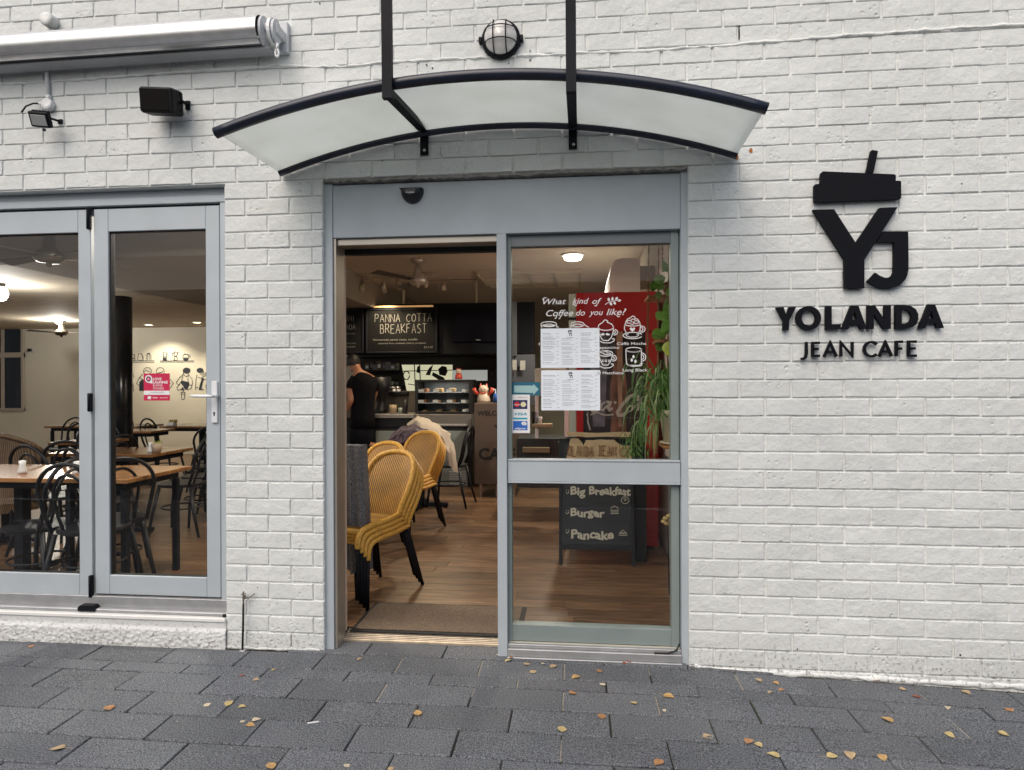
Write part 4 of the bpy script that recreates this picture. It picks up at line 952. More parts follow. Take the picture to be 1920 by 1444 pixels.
# ------------------------------------------------------------------ room shell
FZ = .03
M['plank'] = wood_mat('floor plank', ((.060, .030, .016), (.145, .080, .042), (.25, .150, .085)), (2.2, 22, 22), .34)
b = B(); b.box(-12, .9, .25, 12, -.1, FZ-.0045); b.box(-12, -1.9, .17, .2505, -.1, FZ-.0045); flo = b.build('floor', mat('dark floor joint', (.012, .008, .005), .8), kind='structure')
PW = .132; ppl = {}
def plank_mesh(L):
    k = round(L, 2)
    if k not in ppl: ppl[k] = B().box(-L/2, L/2, -PW/2+.0009, PW/2-.0009, -.008, 0, .0012).mesh('plank', M['plank'])
    return ppl[k]
rest = B(); pl_all = []
for row in range(70):
    y = .252+PW/2+row*PW; rr = random.Random(row*13); x = -11+rr.uniform(-1.2, 0)
    while x < .75:
        L = rr.choice((.91, 1.22, 1.22)); xe = min(x+L, .78)
        if xe-x > .08: pl_all.append((x, xe, y, rr.random()))
        x = xe if xe >= .78 else x+L
def seen(x, xe, y):
    for xx in (x, (x+xe)/2, xe):
        px, py, d = proj((xx, y, FZ))
        if 630 < px < 1265 and py > 880: return True
        if (0 <= px < 400) and py > 900: return True
    return False
sv = [p for p in pl_all if seen(*p[:3])]; sv.sort(key=lambda p: p[2]); nv = set(id(p) for p in sv[:296])
for p in pl_all:
    x, xe, y, r_ = p
    if id(p) in nv: link('plank', plank_mesh(xe-x-.0016), flo, loc=((x+xe)/2, y, FZ+r_*.0004))
    else: rest.box(x+.001, xe-.001, y-PW/2+.001, y+PW/2-.001, FZ-.008, FZ+r_*.0004)
rest.build('planks', M['plank'], flo, kind='stuff')
CZ = 2.76
b = B(); b.box(-2.75, .9, .2, 8.3, CZ, CZ+.1); b.box(-12, -2.75, .2, 1.76, CZ, CZ+.1); b.build('ceiling', M['ceil'], kind='structure')
b = B(); b.box(-12, -4.93, 1.95, 9.3, 2.47, 2.56); dc = b.build('dining_ceiling', M['tileceil'], kind='structure')
b = B(); b.box(-4.93, -2.76, 1.765, 9.3, 2.41, 2.9, .004); b.build('ceiling_beam', M['beam'], kind='structure')
b = B(); b.box(-12, -4.935, 1.765, 1.95, 2.41, 2.9, .004); b.build('ceiling_beam', M['beam'], kind='structure')
# walls
RX = .70
b = B(); b.box(RX, RX+.15, .26, 8.4, -.1, CZ+.1); b.build('side_wall', M['cream'], kind='structure')
MY = 8.45
b = B(); b.box(-12, -4.0, MY, MY+.1, -.1, 2.6); b.build('back_wall', M['cream'], kind='structure')
b = B(); b.box(-4.0, .9, 8.3, 8.45, -.1, CZ+.1); b.build('kitchen_wall', M['greenwall'], kind='structure')
b = B(); b.box(-12.1, -12, .26, 9.4, -.1, 2.9); b.build('far_side_wall', M['cream'], kind='structure')
b = B(); b.box(-12.3, 1.2, .26, 9.6, 2.95, 3.1); b.box(.86, 1.2, .26, 9.6, -.2, 3.0); b.box(-12.3, 1.2, 9.4, 9.6, -.2, 3.0); b.box(-12.4, -12.1, .26, 9.6, -.2, 3.0); b.build('roof_slab', M['opp'], kind='structure')
b = B(); b.box(WX1, DX0, .2605, .27, -.1, 2.9); b.box(DX0-.001, jx0-.002, .02, .26, -.1, 2.38); b.build('inner_lining', M['cream'], bw)
# doorway nib behind the left jamb with a thin pale door edge
de = thing('door_edge_strip', 'thin pale upright door edge just inside the left door jamb', 'trim', (X(642, .17), .2, 0))
b = B(); b.box(X(641, .17)-.004, X(644.5, .17), .17, .21, FZ, 2.16, .001); b.build('strip', mat('pale edge', (.62, .5, .42), .5), de)
# column
cl = thing('round_column', 'thick black round column in the dining room, seen through the folding door', 'column', (X(226, 3.95), 3.95, FZ))
b = B(); b.lathe([(.125, FZ), (.125, 2.409)], (X(226, 3.95), 3.95, 0), 32); b.build('shaft', mat('gloss black paint', (.012, .013, .016), .22), cl, smooth=True)
# back windows
wn_ = thing('back_window', 'aluminium window with dark blinds in the cream back wall', 'window', (X(20, MY), MY, at(20, 770, MY).z))
zt_, zb2, zmid_ = at(20, 611, MY).z, at(20, 770, MY).z, at(20, 666, MY).z
x1 = X(48, MY); x0 = x1-2.4
b = B()
for z0, z1 in ((zb2, zb2+.05), (zmid_-.05, zmid_+.05), (zt_-.05, zt_)): b.box(x0, x1, MY-.05, MY, z0, z1, .004)
for xx in (x1-.06, x1-.49, x0): b.box(xx, xx+.06, MY-.048, MY-.001, zb2+.001, zt_-.001, .004)
b.build('frame', mat('window aluminium', (.5, .45, .4), .5), wn_)
blm = mat('dark blue blind', (.018, .028, .05), .7, var=.3, vs_=3, stretch=(6, 1, .3))
for (xa, xb, za, zb3) in ((x1-.43, x1-.06, zb2+.05, zmid_-.05), (x1-.43, x1-.06, zmid_+.05, zt_-.05), (x0+.06, x1-.49, zb2+.05, zmid_-.05), (x0+.06, x1-.49, zmid_+.05, zt_-.05)):
    B().box(xa, xb, MY-.02, MY-.002, za, zb3).build('pane', blm, wn_)
wc = thing('wall_camera', 'tiny black and white camera on the cream wall by the back window', 'camera', at(61, 657, MY)); q = at(61, 657, MY)
B().box(q.x-.035, q.x+.02, MY-.09, MY-.03, q.z-.02, q.z+.03, .01).build('body', M['black'], wc); B().box(q.x-.01, q.x+.06, MY-.03, MY-.001, q.z-.04, q.z, .008).build('bracket', M['whitepl'], wc)

# mural
t = thing('wall_mural', 'black line mural of cafe people and coffee pots on shelves on the cream back wall', 'mural', at(320, 700, MY-.003))
MYY = MY-.004
def m2(x, y): v = at(230+x/ZS, 640+y/ZS, MYY); return (v.x, v.z)
def mur(name, strokes, fills=(), wd=.0095):
    b = B()
    for s_ in strokes: b.stroke([m2(*p) for p in s_], wd, MYY-.002, MYY)
    for f in fills: b.poly([m2(*p) for p in f], MYY-.003, MYY-.0005)
    b.build(name, M['inkd'], t)
mur('shelf_line', [[(-300, 405), (660, 405)], [(-300, 435), (655, 435)]]); mur('shelf_line', [[(780, 405), (1485, 405)], [(780, 430), (1485, 430)]])
mur('drawn_grinder', [[(-20, 400), (-20, 275), (250, 275), (255, 400)]], [[(150, 345), (240, 345), (240, 370), (150, 370)]])
mur('drawn_jug', [[(310, 390), (330, 260), (400, 260), (425, 395), (330, 400)], [(395, 290), (430, 330), (420, 390)]])
mur('drawn_press', [[(490, 400), (495, 290), (540, 258), (585, 290), (590, 400)], [(520, 395), (522, 275)], [(555, 395), (555, 275)]], [[(510, 262), (570, 262), (560, 245), (520, 245)]])
mur('drawn_mixer', [[(850, 320), (850, 235), (880, 218), (915, 235), (910, 320)], [(915, 245), (935, 290)], [(835, 325), (925, 325)]], [[(840, 340), (915, 340), (915, 400), (835, 400)]])
mur('drawn_moka_pot', [[(1075, 320), (1070, 395), (1140, 395), (1130, 320)], [(1080, 300), (1065, 235), (1105, 215), (1145, 240), (1125, 300)], [(1070, 250), (1035, 255), (1040, 310)], [(1140, 255), (1165, 230)]], [[(1080, 300), (1125, 300), (1125, 322), (1080, 322)]])
mur('drawn_carafe', [[(1270, 390), (1250, 330), (1275, 275), (1350, 275), (1380, 330), (1350, 390)], [(1350, 270), (1390, 290), (1405, 335)]], [[(1258, 340), (1375, 340), (1350, 398), (1275, 398)], [(1280, 255), (1360, 270), (1350, 285), (1275, 275)]])
mur('drawn_barista', [[(-60, 1030), (-60, 700)], [(180, 640), (225, 700), (235, 760)], [(180, 900), (215, 885), (230, 1030), (180, 1030)]])
mur('drawn_barista', [E_(515, 620, 82, 76), [(440, 640), (490, 600), (560, 640)], [(430, 680), (350, 750), (290, 880), (330, 910), (450, 930)], [(345, 760), (430, 800)]], [[(400, 800), (470, 800), (470, 1030), (345, 1030), (350, 880), (345, 860)]])
mur('drawn_barista', [E_(783, 630, 82, 84), [(725, 660), (790, 650), (840, 625)], [(985, 790), (1055, 870), (985, 975)], [(975, 870), (1010, 890)]])
mur('drawn_barista', [[(1265, 640), (1270, 700), (1320, 735), (1375, 700), (1375, 640)], [(1260, 690), (1190, 750), (1115, 860), (1160, 910), (1230, 830)], [(1380, 710), (1440, 780), (1455, 870), (1440, 910), (1390, 915)], [(1440, 910), (1430, 980), (1340, 1010)], [(1190, 900), (1125, 960), (1150, 1020), (1215, 1000)], [(1260, 720), (1225, 810)], [(1360, 720), (1360, 840)]],
  [E_(1332, 610, 80, 62)[:20], [(1225, 815), (1380, 850), (1390, 900), (1350, 990), (1300, 1010), (1260, 930), (1200, 860)], [(1250, 950), (1290, 1020), (1205, 1010)]])
mur('drawn_cup', [[(1215, 1060), (1230, 1210), (1280, 1210), (1300, 1060), (1215, 1060)], [(1215, 1095), (1300, 1095)], [(1260, 1060), (1265, 1020)]])
mur('drawn_barista', [[(1665, 590), (1690, 640), (1660, 670), (1610, 690)], [(1550, 700), (1525, 800), (1515, 1010)], [(1570, 750), (1620, 770), (1760, 690)], [(1650, 720), (1760, 630)], [(1520, 960), (1570, 960)], [(1690, 790), (1760, 800)], [(1760, 910), (1730, 910), (1745, 1040), (1770, 1040)]],
  [E_(1612, 605, 70, 52)[:20], [(1650, 760), (1700, 770), (1670, 860), (1640, 990), (1690, 1000), (1690, 1012), (1580, 1010), (1610, 900)]])

# ------------------------------------------------------------------ bentwood chairs
M['bent'] = mat('black bentwood', (.008, .009, .012), .42, bump=.0002, spec=.3)
M['seatw'] = wood_mat('seat wood', ((.16, .1, .05), (.26, .17, .09), (.36, .25, .15)), (3, 12, 12), .35)
def make_bentwood():
    t = thing('bentwood_chair', '', 'chair'); H = .45
    b = B(); b.lathe([(.0, H-.022), (.192, H-.022), (.2, H-.014), (.2, H), (.19, H+.004), (.0, H+.002)], (0, 0, 0), 28); b.build('seat', M['bent'], t, smooth=False)
    def hoop(w_, top, base, lean, r_, name):
        P = []
        for i in range(25):
            a = pi*i/24; P.append((w_*cos(a)*(1.0), -.165-lean*(.55+.45*sin(a)), base+(top-base)*(.58+.42*sin(a))))
        P = [(w_*.86, -.14, base)]+[(w_*.93, -.165-lean*.25, base+(top-base)*.3)]+P+[(-w_*.93, -.165-lean*.25, base+(top-base)*.3)]+[(-w_*.86, -.14, base)]
        b = B(); b.tube(P, r_, 9); b.build(name, M['bent'], t, smooth=True)
    hoop(.195, .865, H-.01, .085, .0125, 'outer_hoop'); hoop(.105, .80, H-.01, .07, .0095, 'inner_hoop')
    for sx, sy in ((1, 1), (-1, 1), (1, -1), (-1, -1)):
        b = B(); k = .15 if sy > 0 else .16
        b.tube([(sx*k*.9, sy*k*.9, H-.02), (sx*(k+.015), sy*(k+.03), .2), (sx*(k+.045), sy*(k+.085 if sy < 0 else k+.05), 0)], [.0155, .0145, .0115], 8); b.build('leg', M['bent'], t, smooth=True)
    b = B(); b.tube([(.17*cos(a*pi/14), .17*sin(a*pi/14), .235) for a in range(28)], .008, 7, closed=True); b.build('stretcher_ring', M['bent'], t, smooth=True)
    return t
bp = make_bentwood(); used = []
def bent(px, d, rot, lab, group='black bentwood cafe chairs'):
    o = bp if not used else copy_tree(bp)
    used.append(o); o.location = ((px-1081)/1200*d, d+CY, FZ); o.rotation_euler = (0, 0, rad(rot)); o['label'] = lab; o['group'] = group
# local: seat front +y, back at -y
bent(112, 3.72, 4, 'black bentwood chair nearest the glass, its double hoop in front of the first table')
bent(-8, 3.74, 200-110, 'black bentwood chair cut by the left photo edge, seat toward the first table')
bent(300, 5.45, 96, 'black bentwood chair beyond the free corner of the nearest table, back to the right')
bent(84, 5.15, 12, 'black bentwood chair seen behind the salt shaker, in front of the wicker chair')
bent(141, 4.55, -30, 'black bentwood chair half hidden by the door stile, behind the nearest table')
bent(143, 6.0, -60, 'black bentwood chair at the middle table left of the black column')
bent(42, 8.3, 178, 'black bentwood chair at the far long table, closest to the back window')
bent(80, 8.75, 175, 'black bentwood chair at the far long table, second from the back window')
bent(112, 7.6, 10, 'black bentwood chair in front of the far long table, beside the pale table top')
bent(145, 8.3, 150, 'black bentwood chair at the right end of the back row, beside the door stile')
bent(262, 8.3, -86, 'black bentwood chair beside the black column, at the table under the mural')
bent(357, 7.7, 100, 'black bentwood chair on the right of the table under the mural')
bent(350, 6.6, 165, 'black bentwood chair with round hoop in front of the mural table')
bent(345, 5.9, 140, 'black bentwood chair between the two wooden tables under the door handle')
bent(372, 7.0, 20, 'black bentwood chair half hidden by the handle stile of the folding door')
bent(150, 3.95, 50, 'black bentwood chair just behind the nearest chair, turned toward the door stile')
bent(28, 4.75, -10, 'black bentwood chair tucked under the far side of the left-edge table')
bent(100, 6.5, 165, 'black bentwood chair between the halfway table and the pale table')
bent(128, 5.6, 80, 'black bentwood chair with its back to the small corner table')
bent(390, 6.3, 60, 'black bentwood chair hidden except its hoop at the right pane edge')
bent(840, 6.95, 84, 'black bentwood chair with a beige coat over it, beyond the rattan stacks')

# ------------------------------------------------------------------ tables
M['top'] = wood_mat('varnished table top', ((.15, .065, .022), (.24, .11, .040), (.35, .18, .072)), (1.1, 9, 9), .24, coat=.25)
def table(x0, x1, y0, y1, lab, legs='corner', h=.74):
    t = thing('cafe_table', lab, 'table', ((x0+x1)/2, (y0+y1)/2, FZ), 'wooden cafe tables'); zt = FZ+h
    b = B(); b.box(x0, x1, y0, y1, zt-.028, zt, .004); b.build('table_top', M['top'], t)
    b = B(); b.box(x0+.06, x1-.06, y0+.06, y1-.06, zt-.075, zt-.0285, .003); b.build('apron', M['black'], t)
    if legs == 'corner':
        for sx in (x0+.07, x1-.07):
            for sy in (y0+.08, y1-.08): b = B(); b.box(sx-.019, sx+.019, sy-.019, sy+.019, FZ, zt-.0755, .003); b.build('leg', M['black'], t)
    else:
        cx, cy = (x0+x1)/2, (y0+y1)/2
        b = B(); b.box(cx-.035, cx+.035, cy-.035, cy+.035, FZ+.05, zt-.0755, .003); b.build('pedestal', M['black'], t)
        b = B(); b.box(cx-.30, cx+.30, cy-.03, cy+.03, FZ+.012, FZ+.049, .006); b.box(cx-.03, cx+.03, cy-.28, cy+.28, FZ+.0125, FZ+.048, .006)
        for q in (-.27, .27): b.lathe([(.0, FZ), (.022, FZ), (.022, FZ+.0115), (0, FZ+.0115)], (cx+q, cy, 0), 10)
        b.build('foot', M['black'], t)
    return t
table(-3.32, -2.80, .58, 1.26, 'nearest wooden cafe table, its free corner in the right pane of the folding doors')
table(-4.3, -3.335, .58, 1.24, 'wooden cafe table at the left edge of the photo, with a white salt shaker', 'ped')
table(-4.6, -3.60, 1.95, 2.55, 'second wooden cafe table, with a small plant pot, in front of the black column', 'ped')
table(-5.95, -5.1, 5.45, 6.2, 'wooden cafe table under the mural, with a little caddy on it', 'ped')
table(-7.7, -6.25, 5.4, 6.0, 'long wooden cafe table farthest back, under the back window', 'corner')
table(-6.3, -5.4, 4.5, 5.0, 'pale wooden cafe table left of the column, in front of the long back table', 'ped')
table(-5.45, -4.95, 2.95, 3.5, 'wooden cafe table with a light top halfway back, behind the wicker chair', 'ped')
table(-4.9, -4.72, 1.75, 1.9, 'small wooden cafe table corner left of the stile behind the dark chair backs', 'ped')
table(-4.15, -3.3, 4.6, 5.2, 'wooden cafe table right of the mural table, cut by the handle stile', 'ped')
table(-3.78, -3.1, 3.25, 3.85, 'wooden cafe table at the right pane edge, nearer than the mural table', 'ped')
# small things on tables
def shaker(px, py, Y, lab, s=1):
    q = at(px, py, Y); t = thing('salt_shaker', lab, 'shaker', (q.x, Y, FZ+.74), 'white salt shakers')
    b = B(); z = FZ+.7402; b.lathe([(.026*s, z), (.028*s, z+.02), (.018*s, z+.06), (.022*s, z+.085), (.0, z+.092)], (q.x, Y, 0), 14); b.build('body', M['whitepl'], t, smooth=True)
shaker(42, 880, .78, 'white salt shaker on the nearest table at the left edge')
shaker(144, 880, .78, 'white salt shaker on the nearest table beside the door stile')
shaker(283, 848, 2.1, 'white salt shaker beside the little plant pot')
q = at(294, 848, 2.1); t = thing('plant_pot', 'small tan pot with a yellow-green plant on the second wooden table', 'plant', (q.x, 2.1, FZ+.74))
b = B(); z = FZ+.7402; b.lathe([(.034, z), (.045, z+.085), (.04, z+.085), (.036, z+.07), (0, z+.07)], (q.x, 2.1, 0), 16); b.build('pot', mat('tan ceramic', (.42, .32, .24), .5), t, smooth=True)
b = B()
for i in range(14): a = i*2.4; b.poly([(q.x+cos(a)*.01, z+.075), (q.x+cos(a)*.035, z+.105), (q.x+cos(a)*.03+.008, z+.09)], 2.1-.03+.004*i, 2.1-.029+.004*i)
b.build('leaves', mat('yellow green leaf', (.30, .36, .08), .5), t)
q = at(325, 795, 5.6); t = thing('condiment_caddy', 'small pale caddy with sachets on the table under the mural', 'caddy', (q.x, 5.6, FZ+.74)); z = FZ+.7402
B().box(q.x-.07, q.x+.03, 5.55, 5.65, z, z+.05, .006).build('tray', M['whitepl'], t)
for i in range(3): B().box(q.x-.05+i*.035, q.x-.03+i*.035, 5.56, 5.64, z+.051, z+.085, .003).build('sachets', mat('yellow card', (.6, .5, .2), .6), t)
# wicker armchair seen through the left pane
M['wick'] = bpy.data.materials.new('woven cane')
def cane(m, col, col2, sc=58):
    m.use_nodes = True; t = m.node_tree; p = t.nodes['Principled BSDF']; p.inputs['Roughness'].default_value = .42; N = t.nodes.new; Lk = t.links.new
    uv = N('ShaderNodeTexCoord'); w1 = N('ShaderNodeTexWave'); w1.wave_type = 'BANDS'; w1.bands_direction = 'X'; w1.inputs['Scale'].default_value = sc; w1.inputs['Distortion'].default_value = .3
    w2 = N('ShaderNodeTexWave'); w2.wave_type = 'BANDS'; w2.bands_direction = 'Z'; w2.inputs['Scale'].default_value = sc*1.9; w2.inputs['Distortion'].default_value = .3
    Lk(uv.outputs['Object'], w1.inputs[0]); Lk(uv.outputs['Object'], w2.inputs[0])
    mm = N('ShaderNodeMath'); mm.operation = 'MULTIPLY'; Lk(w1.outputs[1], mm.inputs[0]); 
    ad = N('ShaderNodeMath'); ad.operation = 'MULTIPLY_ADD'; Lk(w2.outputs[1], ad.inputs[0]); ad.inputs[1].default_value = .45; ad.inputs[2].default_value = .55; Lk(ad.outputs[0], mm.inputs[1])
    n = N('ShaderNodeTexNoise'); n.inputs['Scale'].default_value = 9; Lk(uv.outputs['Object'], n.inputs[0])
    mx = N('ShaderNodeMix'); mx.data_type = 'RGBA'; Lk(mm.outputs[0], mx.inputs[0]); mx.inputs[6].default_value = (*col2, 1); mx.inputs[7].default_value = (*col, 1)
    v = N('ShaderNodeMapRange'); v.inputs[1].default_value = .3; v.inputs[2].default_value = .7; v.inputs[3].default_value = .8; v.inputs[4].default_value = 1.2; Lk(n.outputs[0], v.inputs[0])
    c = N('ShaderNodeVectorMath'); c.operation = 'SCALE'; Lk(mx.outputs[2], c.inputs[0]); Lk(v.outputs[0], c.inputs['Scale']); Lk(c.outputs[0], p.inputs['Base Color'])
    b = N('ShaderNodeBump'); b.inputs['Distance'].default_value = .002; Lk(mm.outputs[0], b.inputs['Height']); Lk(b.outputs[0], p.inputs['Normal']); return m
cane(M['wick'], (.80, .44, .09), (.10, .035, .008), 21); M['rim'] = mat('cane binding', (.72, .40, .075), .5, bump=.002, bs=140, var=.25, vs_=60)
M['wick2'] = cane(bpy.data.materials.new('brown wicker'), (.26, .17, .10), (.07, .045, .03), 30)
cx, cy = (-78-1081)/1200*5.0, 5.0+CY
t = thing('wicker_armchair', 'brown wicker tub armchair beyond the table at the left edge', 'armchair', (cx, cy, FZ))
b = B(); V = []; nA, nB = 22, 10
for j in range(nB+1):
    v = j/nB
    for i in range(nA+1):
        a = rad(-100+200*i/nA); k = 1-abs(i/nA-.5)*2; top = .95-.22*(1-k)**2
        z = .3+(top-.3)*v; R_ = .27+.05*v; V.append((cx+R_*sin(a), cy-R_*cos(a)*.9, FZ+z))
b.add(V, [(j*(nA+1)+i, j*(nA+1)+i+1, (j+1)*(nA+1)+i+1, (j+1)*(nA+1)+i) for j in range(nB) for i in range(nA)]); b.build('back_shell', M['wick2'], t, smooth=True)
b = B(); b.tube(V[-(nA+1):], .02, 8); b.build('rim', M['wick2'], t, smooth=True)
b = B(); b.lathe([(0, FZ+.4), (.27, FZ+.4), (.28, FZ+.36), (.26, FZ+.28)], (cx, cy, 0), 20); b.build('seat', M['wick2'], t)
for sx in (-1, 1):
    for sy in (-1, 1): b = B(); b.tube([(cx+sx*.18, cy+sy*.16, FZ+.35), (cx+sx*.22, cy+sy*.2, FZ)], .016, 8); b.build('leg', M['black'], t)
# ------------------------------------------------------------------ stacked rattan chairs
def make_rattan():
    t = thing('rattan_chair', '', 'chair'); sz = .40
    # back outline (x, z) from lower left, over the top, to lower right; leaning back
    prof = [(-.135, .39), (-.160, .48), (-.188, .585), (-.188, .67), (-.155, .74), (-.09, .778), (0, .788), (.09, .778), (.155, .74), (.188, .67), (.188, .585), (.160, .48), (.135, .39)]
    def smooth(P, k=4):
        out = []
        for i in range(len(P)-1):
            p0 = P[max(0, i-1)]; p1 = P[i]; p2 = P[i+1]; p3 = P[min(len(P)-1, i+2)]
            for j in range(k):
                u = j/k; out.append(tuple(.5*((2*p1[q])+(-p0[q]+p2[q])*u+(2*p0[q]-5*p1[q]+4*p2[q]-p3[q])*u*u+(-p0[q]+3*p1[q]-3*p2[q]+p3[q])*u**3) for q in range(len(p1))))
        return out+[P[-1]]
    S_ = smooth(prof)
    def bp_(x, z): k = (z-.39)/.45; return (x, -.20-.13*k-.25*k*k*.3+ .35*x*x*2.0, z)
    R3_ = [bp_(*p) for p in S_]
    b = B(); b.tube(R3_, .0175, 10); b.build('back_rim', M['rim'], t, smooth=True)
    # woven panel
    n = len(S_); b = B(); V = []; nu = 12; half = n//2
    for i in range(half+1):
        l, r_ = S_[i], S_[n-1-i]
        for j in range(nu+1): x = l[0]+(r_[0]-l[0])*j/nu; z = l[1]+(r_[1]-l[1])*j/nu; V.append(bp_(x*.98, z))
    b.add(V, [(i*(nu+1)+j, i*(nu+1)+j+1, (i+1)*(nu+1)+j+1, (i+1)*(nu+1)+j) for i in range(half) for j in range(nu)]); b.build('back_panel', M['wick'], t, smooth=True)
    # seat: rounded slab with thick bound front and side rails turning down
    V = []; b = B(); ny = 8
    for i in range(ny+1):
        v = i/ny; y = -.20+.42*v; w_ = .165+.035*v; z = sz-.012*sin(pi*v)
        for j in range(nu+1): V.append((-w_+2*w_*j/nu, y, z))
    b.add(V, [(i*(nu+1)+j, i*(nu+1)+j+1, (i+1)*(nu+1)+j+1, (i+1)*(nu+1)+j) for i in range(ny) for j in range(nu)]); b.build('seat', M['wick'], t)
    sr = smooth([(-.145, -.20, .412), (-.175, -.05, .405), (-.195, .12, .405), (-.195, .205, .39), (-.192, .235, .34), (-.192, .238, .295)])
    b = B(); b.tube(sr, .018, 10); b.build('seat_rail', M['rim'], t, smooth=True)
    b = B(); b.tube([(-x, y, z) for x, y, z in sr], .018, 10); b.build('seat_rail', M['rim'], t, smooth=True)
    b = B(); b.tube([(-.193, .215, .385), (-.1, .235, .39), (.1, .235, .39), (.193, .215, .385)], .017, 8); b.build('front_rail', M['rim'], t, smooth=True)
    for sx in (-1, 1):
        b = B(); b.tube([(sx*.192, .237, .32), (sx*.195, .245, .0)], .0115, 8); b.build('leg', M['black'], t, smooth=True)
        b = B(); b.tube([(sx*.136, -.19, .43), (sx*.15, -.235, .28), (sx*.18, -.31, .0)], .0115, 8); b.build('leg', M['black'], t, smooth=True)
    b = B(); b.box(-.15, .15, -.215, -.195, .36, .385, .004); b.build('crossbar', M['black'], t)
    return t
rp_ = make_rattan(); first = True
def stack(cx, cy, rot, n, labs, sel='rattan chairs stacked in the doorway'):
    global first
    for i in range(n):     # i = 0 stands on the floor, farthest back; each next one is higher and further forward
        o = rp_ if first else copy_tree(rp_); first = False
        f = Vector((-sin(rad(rot)), cos(rad(rot)), 0))
        p = Vector((cx, cy, FZ))+f*(.028*i)+Vector((0, 0, .029*i)); o.location = p; o.rotation_euler = (0, 0, rad(rot)); o['label'] = labs[i]; o['group'] = sel
ordn = ['lowest', 'second', 'third', 'topmost', 'fifth']
# forward (+y local) points toward the camera's left
stack(-1.31, .80, 157, 4, ['%s yellow rattan chair of the stack nearest the doorway' % s_ for s_ in ordn[:4]])
stack(-1.66, 1.72, 157, 3, ['%s yellow rattan chair of the middle stack, with string-bound rail' % s_ for s_ in ('lowest', 'middle', 'topmost')])
stack(-1.52, 2.54, 157, 4, ['%s yellow rattan chair of the stack farthest into the cafe' % s_ for s_ in ordn[:4]])
# grey draped screen at the left of the doorway
t = thing('draped_table', 'folded table standing on edge under a grey speckled cloth, just inside the doorway', 'table', (-1.45, .62, FZ))
M['cloth'] = mat('grey speckled cloth', (.17, .17, .18), .95, bump=.002, bs=220, var=.7, vs_=130)
b = B(); V = []; nx, nz = 60, 16; xr_ = X(679, .56)
for j in range(nz+1):
    v = j/nz
    for i in range(nx+1):
        u = i/nx; x = -1.95+(xr_+1.95)*u; y = .56+.020*sin(u*70+v*.6)*(.45+v*.7)-.02*v*0+.006*sin(u*31); z = .995-v*(.76+.012*sin(u*60)+.02*u*0)
        V.append((x+.03*v*u, y, z))
b.add(V, [(j*(nx+1)+i, (j+1)*(nx+1)+i, (j+1)*(nx+1)+i+1, j*(nx+1)+i+1) for j in range(nz) for i in range(nx)])
V2 = [(x, y+.07, z) for x, y, z in V[:nx+1]]; b.add(V[:nx+1]+V2, [(i, i+1, nx+2+i, nx+1+i) for i in range(nx)])
E1 = [V[j*(nx+1)+nx] for j in range(nz+1)]; b.add(E1+[(x+.004, y+.07, z) for x, y, z in E1], [(j, j+1, nz+2+j, nz+1+j) for j in range(nz)])
b.build('cloth', M['cloth'], t, smooth=True)
for xx in (-1.42, -1.37): b = B(); b.tube([(xx, .59+(.1 if xx > -1.4 else 0), .45), (xx+.01, .6+(.1 if xx > -1.4 else 0), FZ)], .014, 8); b.build('leg', M['black'], t)

# table with coats beyond the stacks
table(-1.95, -1.42, 3.35, 3.95, 'dark cafe table under a pile of coats, behind the rattan stacks', 'ped')
t = thing('coat', 'beige coat draped over the table and the black chair behind the rattan stacks', 'coat', (-1.5, 3.7, .77))
def heap(pts, name, m, parent, thick=.03, seed=1, amp=.02):
    "lumpy draped sheet following rows of points"
    r = random.Random(seed); b = B(); V = []; nr = len(pts); nc = len(pts[0])
    from mathutils import noise as nz_
    rows = []
    K = 5
    for i in range((nr-1)*K+1):
        a, fa = divmod(i/K, 1); a = int(a); a2 = min(a+1, nr-1); row = []
        for j in range((nc-1)*K+1):
            c_, fc = divmod(j/K, 1); c_ = int(c_); c2 = min(c_+1, nc-1)
            p = (Vector(pts[a][c_])*(1-fa)+Vector(pts[a2][c_])*fa)*(1-fc)+(Vector(pts[a][c2])*(1-fa)+Vector(pts[a2][c2])*fa)*fc
            n_ = nz_.noise(p*13+Vector((seed, 0, 0)))*amp+nz_.noise(p*31+Vector((seed, 7, 0)))*amp*.5; row.append(p+Vector((n_, -abs(n_), n_)))
        rows.append(row)
    w_ = len(rows[0]); V = [q for row in rows for q in row]
    b.add(V, [(i*w_+j, i*w_+j+1, (i+1)*w_+j+1, (i+1)*w_+j) for i in range(len(rows)-1) for j in range(w_-1)])
    b.build(name, m, parent, smooth=True)
dq = 3.55
def K_(px, py, Y=dq): return at(px, py, Y)
heap([[K_(766, 792, 3.7), K_(783, 780, 3.75), K_(800, 783, 3.8), K_(828, 800, 3.8), K_(845, 815, 3.7)], [K_(764, 800, 3.5), K_(780, 790, 3.5), K_(802, 797, 3.5), K_(826, 812, 3.5), K_(843, 832, 3.45)], [K_(770, 812, 3.4), K_(785, 812, 3.4), K_(805, 820, 3.38), K_(828, 838, 3.36), K_(845, 852, 3.34)]], 'cloth', mat('beige wool', (.42, .36, .29), .95, bump=.002, bs=80), t, seed=2)
heap([[K_(826, 805, 3.45), K_(840, 812, 3.5), K_(850, 830, 3.5)], [K_(838, 840, 3.4), K_(848, 848, 3.42), K_(856, 856, 3.45)], [K_(842, 872, 3.4), K_(850, 880, 3.4), K_(860, 888, 3.42)]], 'hem', mat('pale wool', (.48, .41, .33), .95, bump=.002, bs=80), t, seed=5, amp=.012)
t = thing('scarf', 'dark patterned scarf bunched on the table beside the beige coat', 'scarf', (-1.6, 3.4, .77))
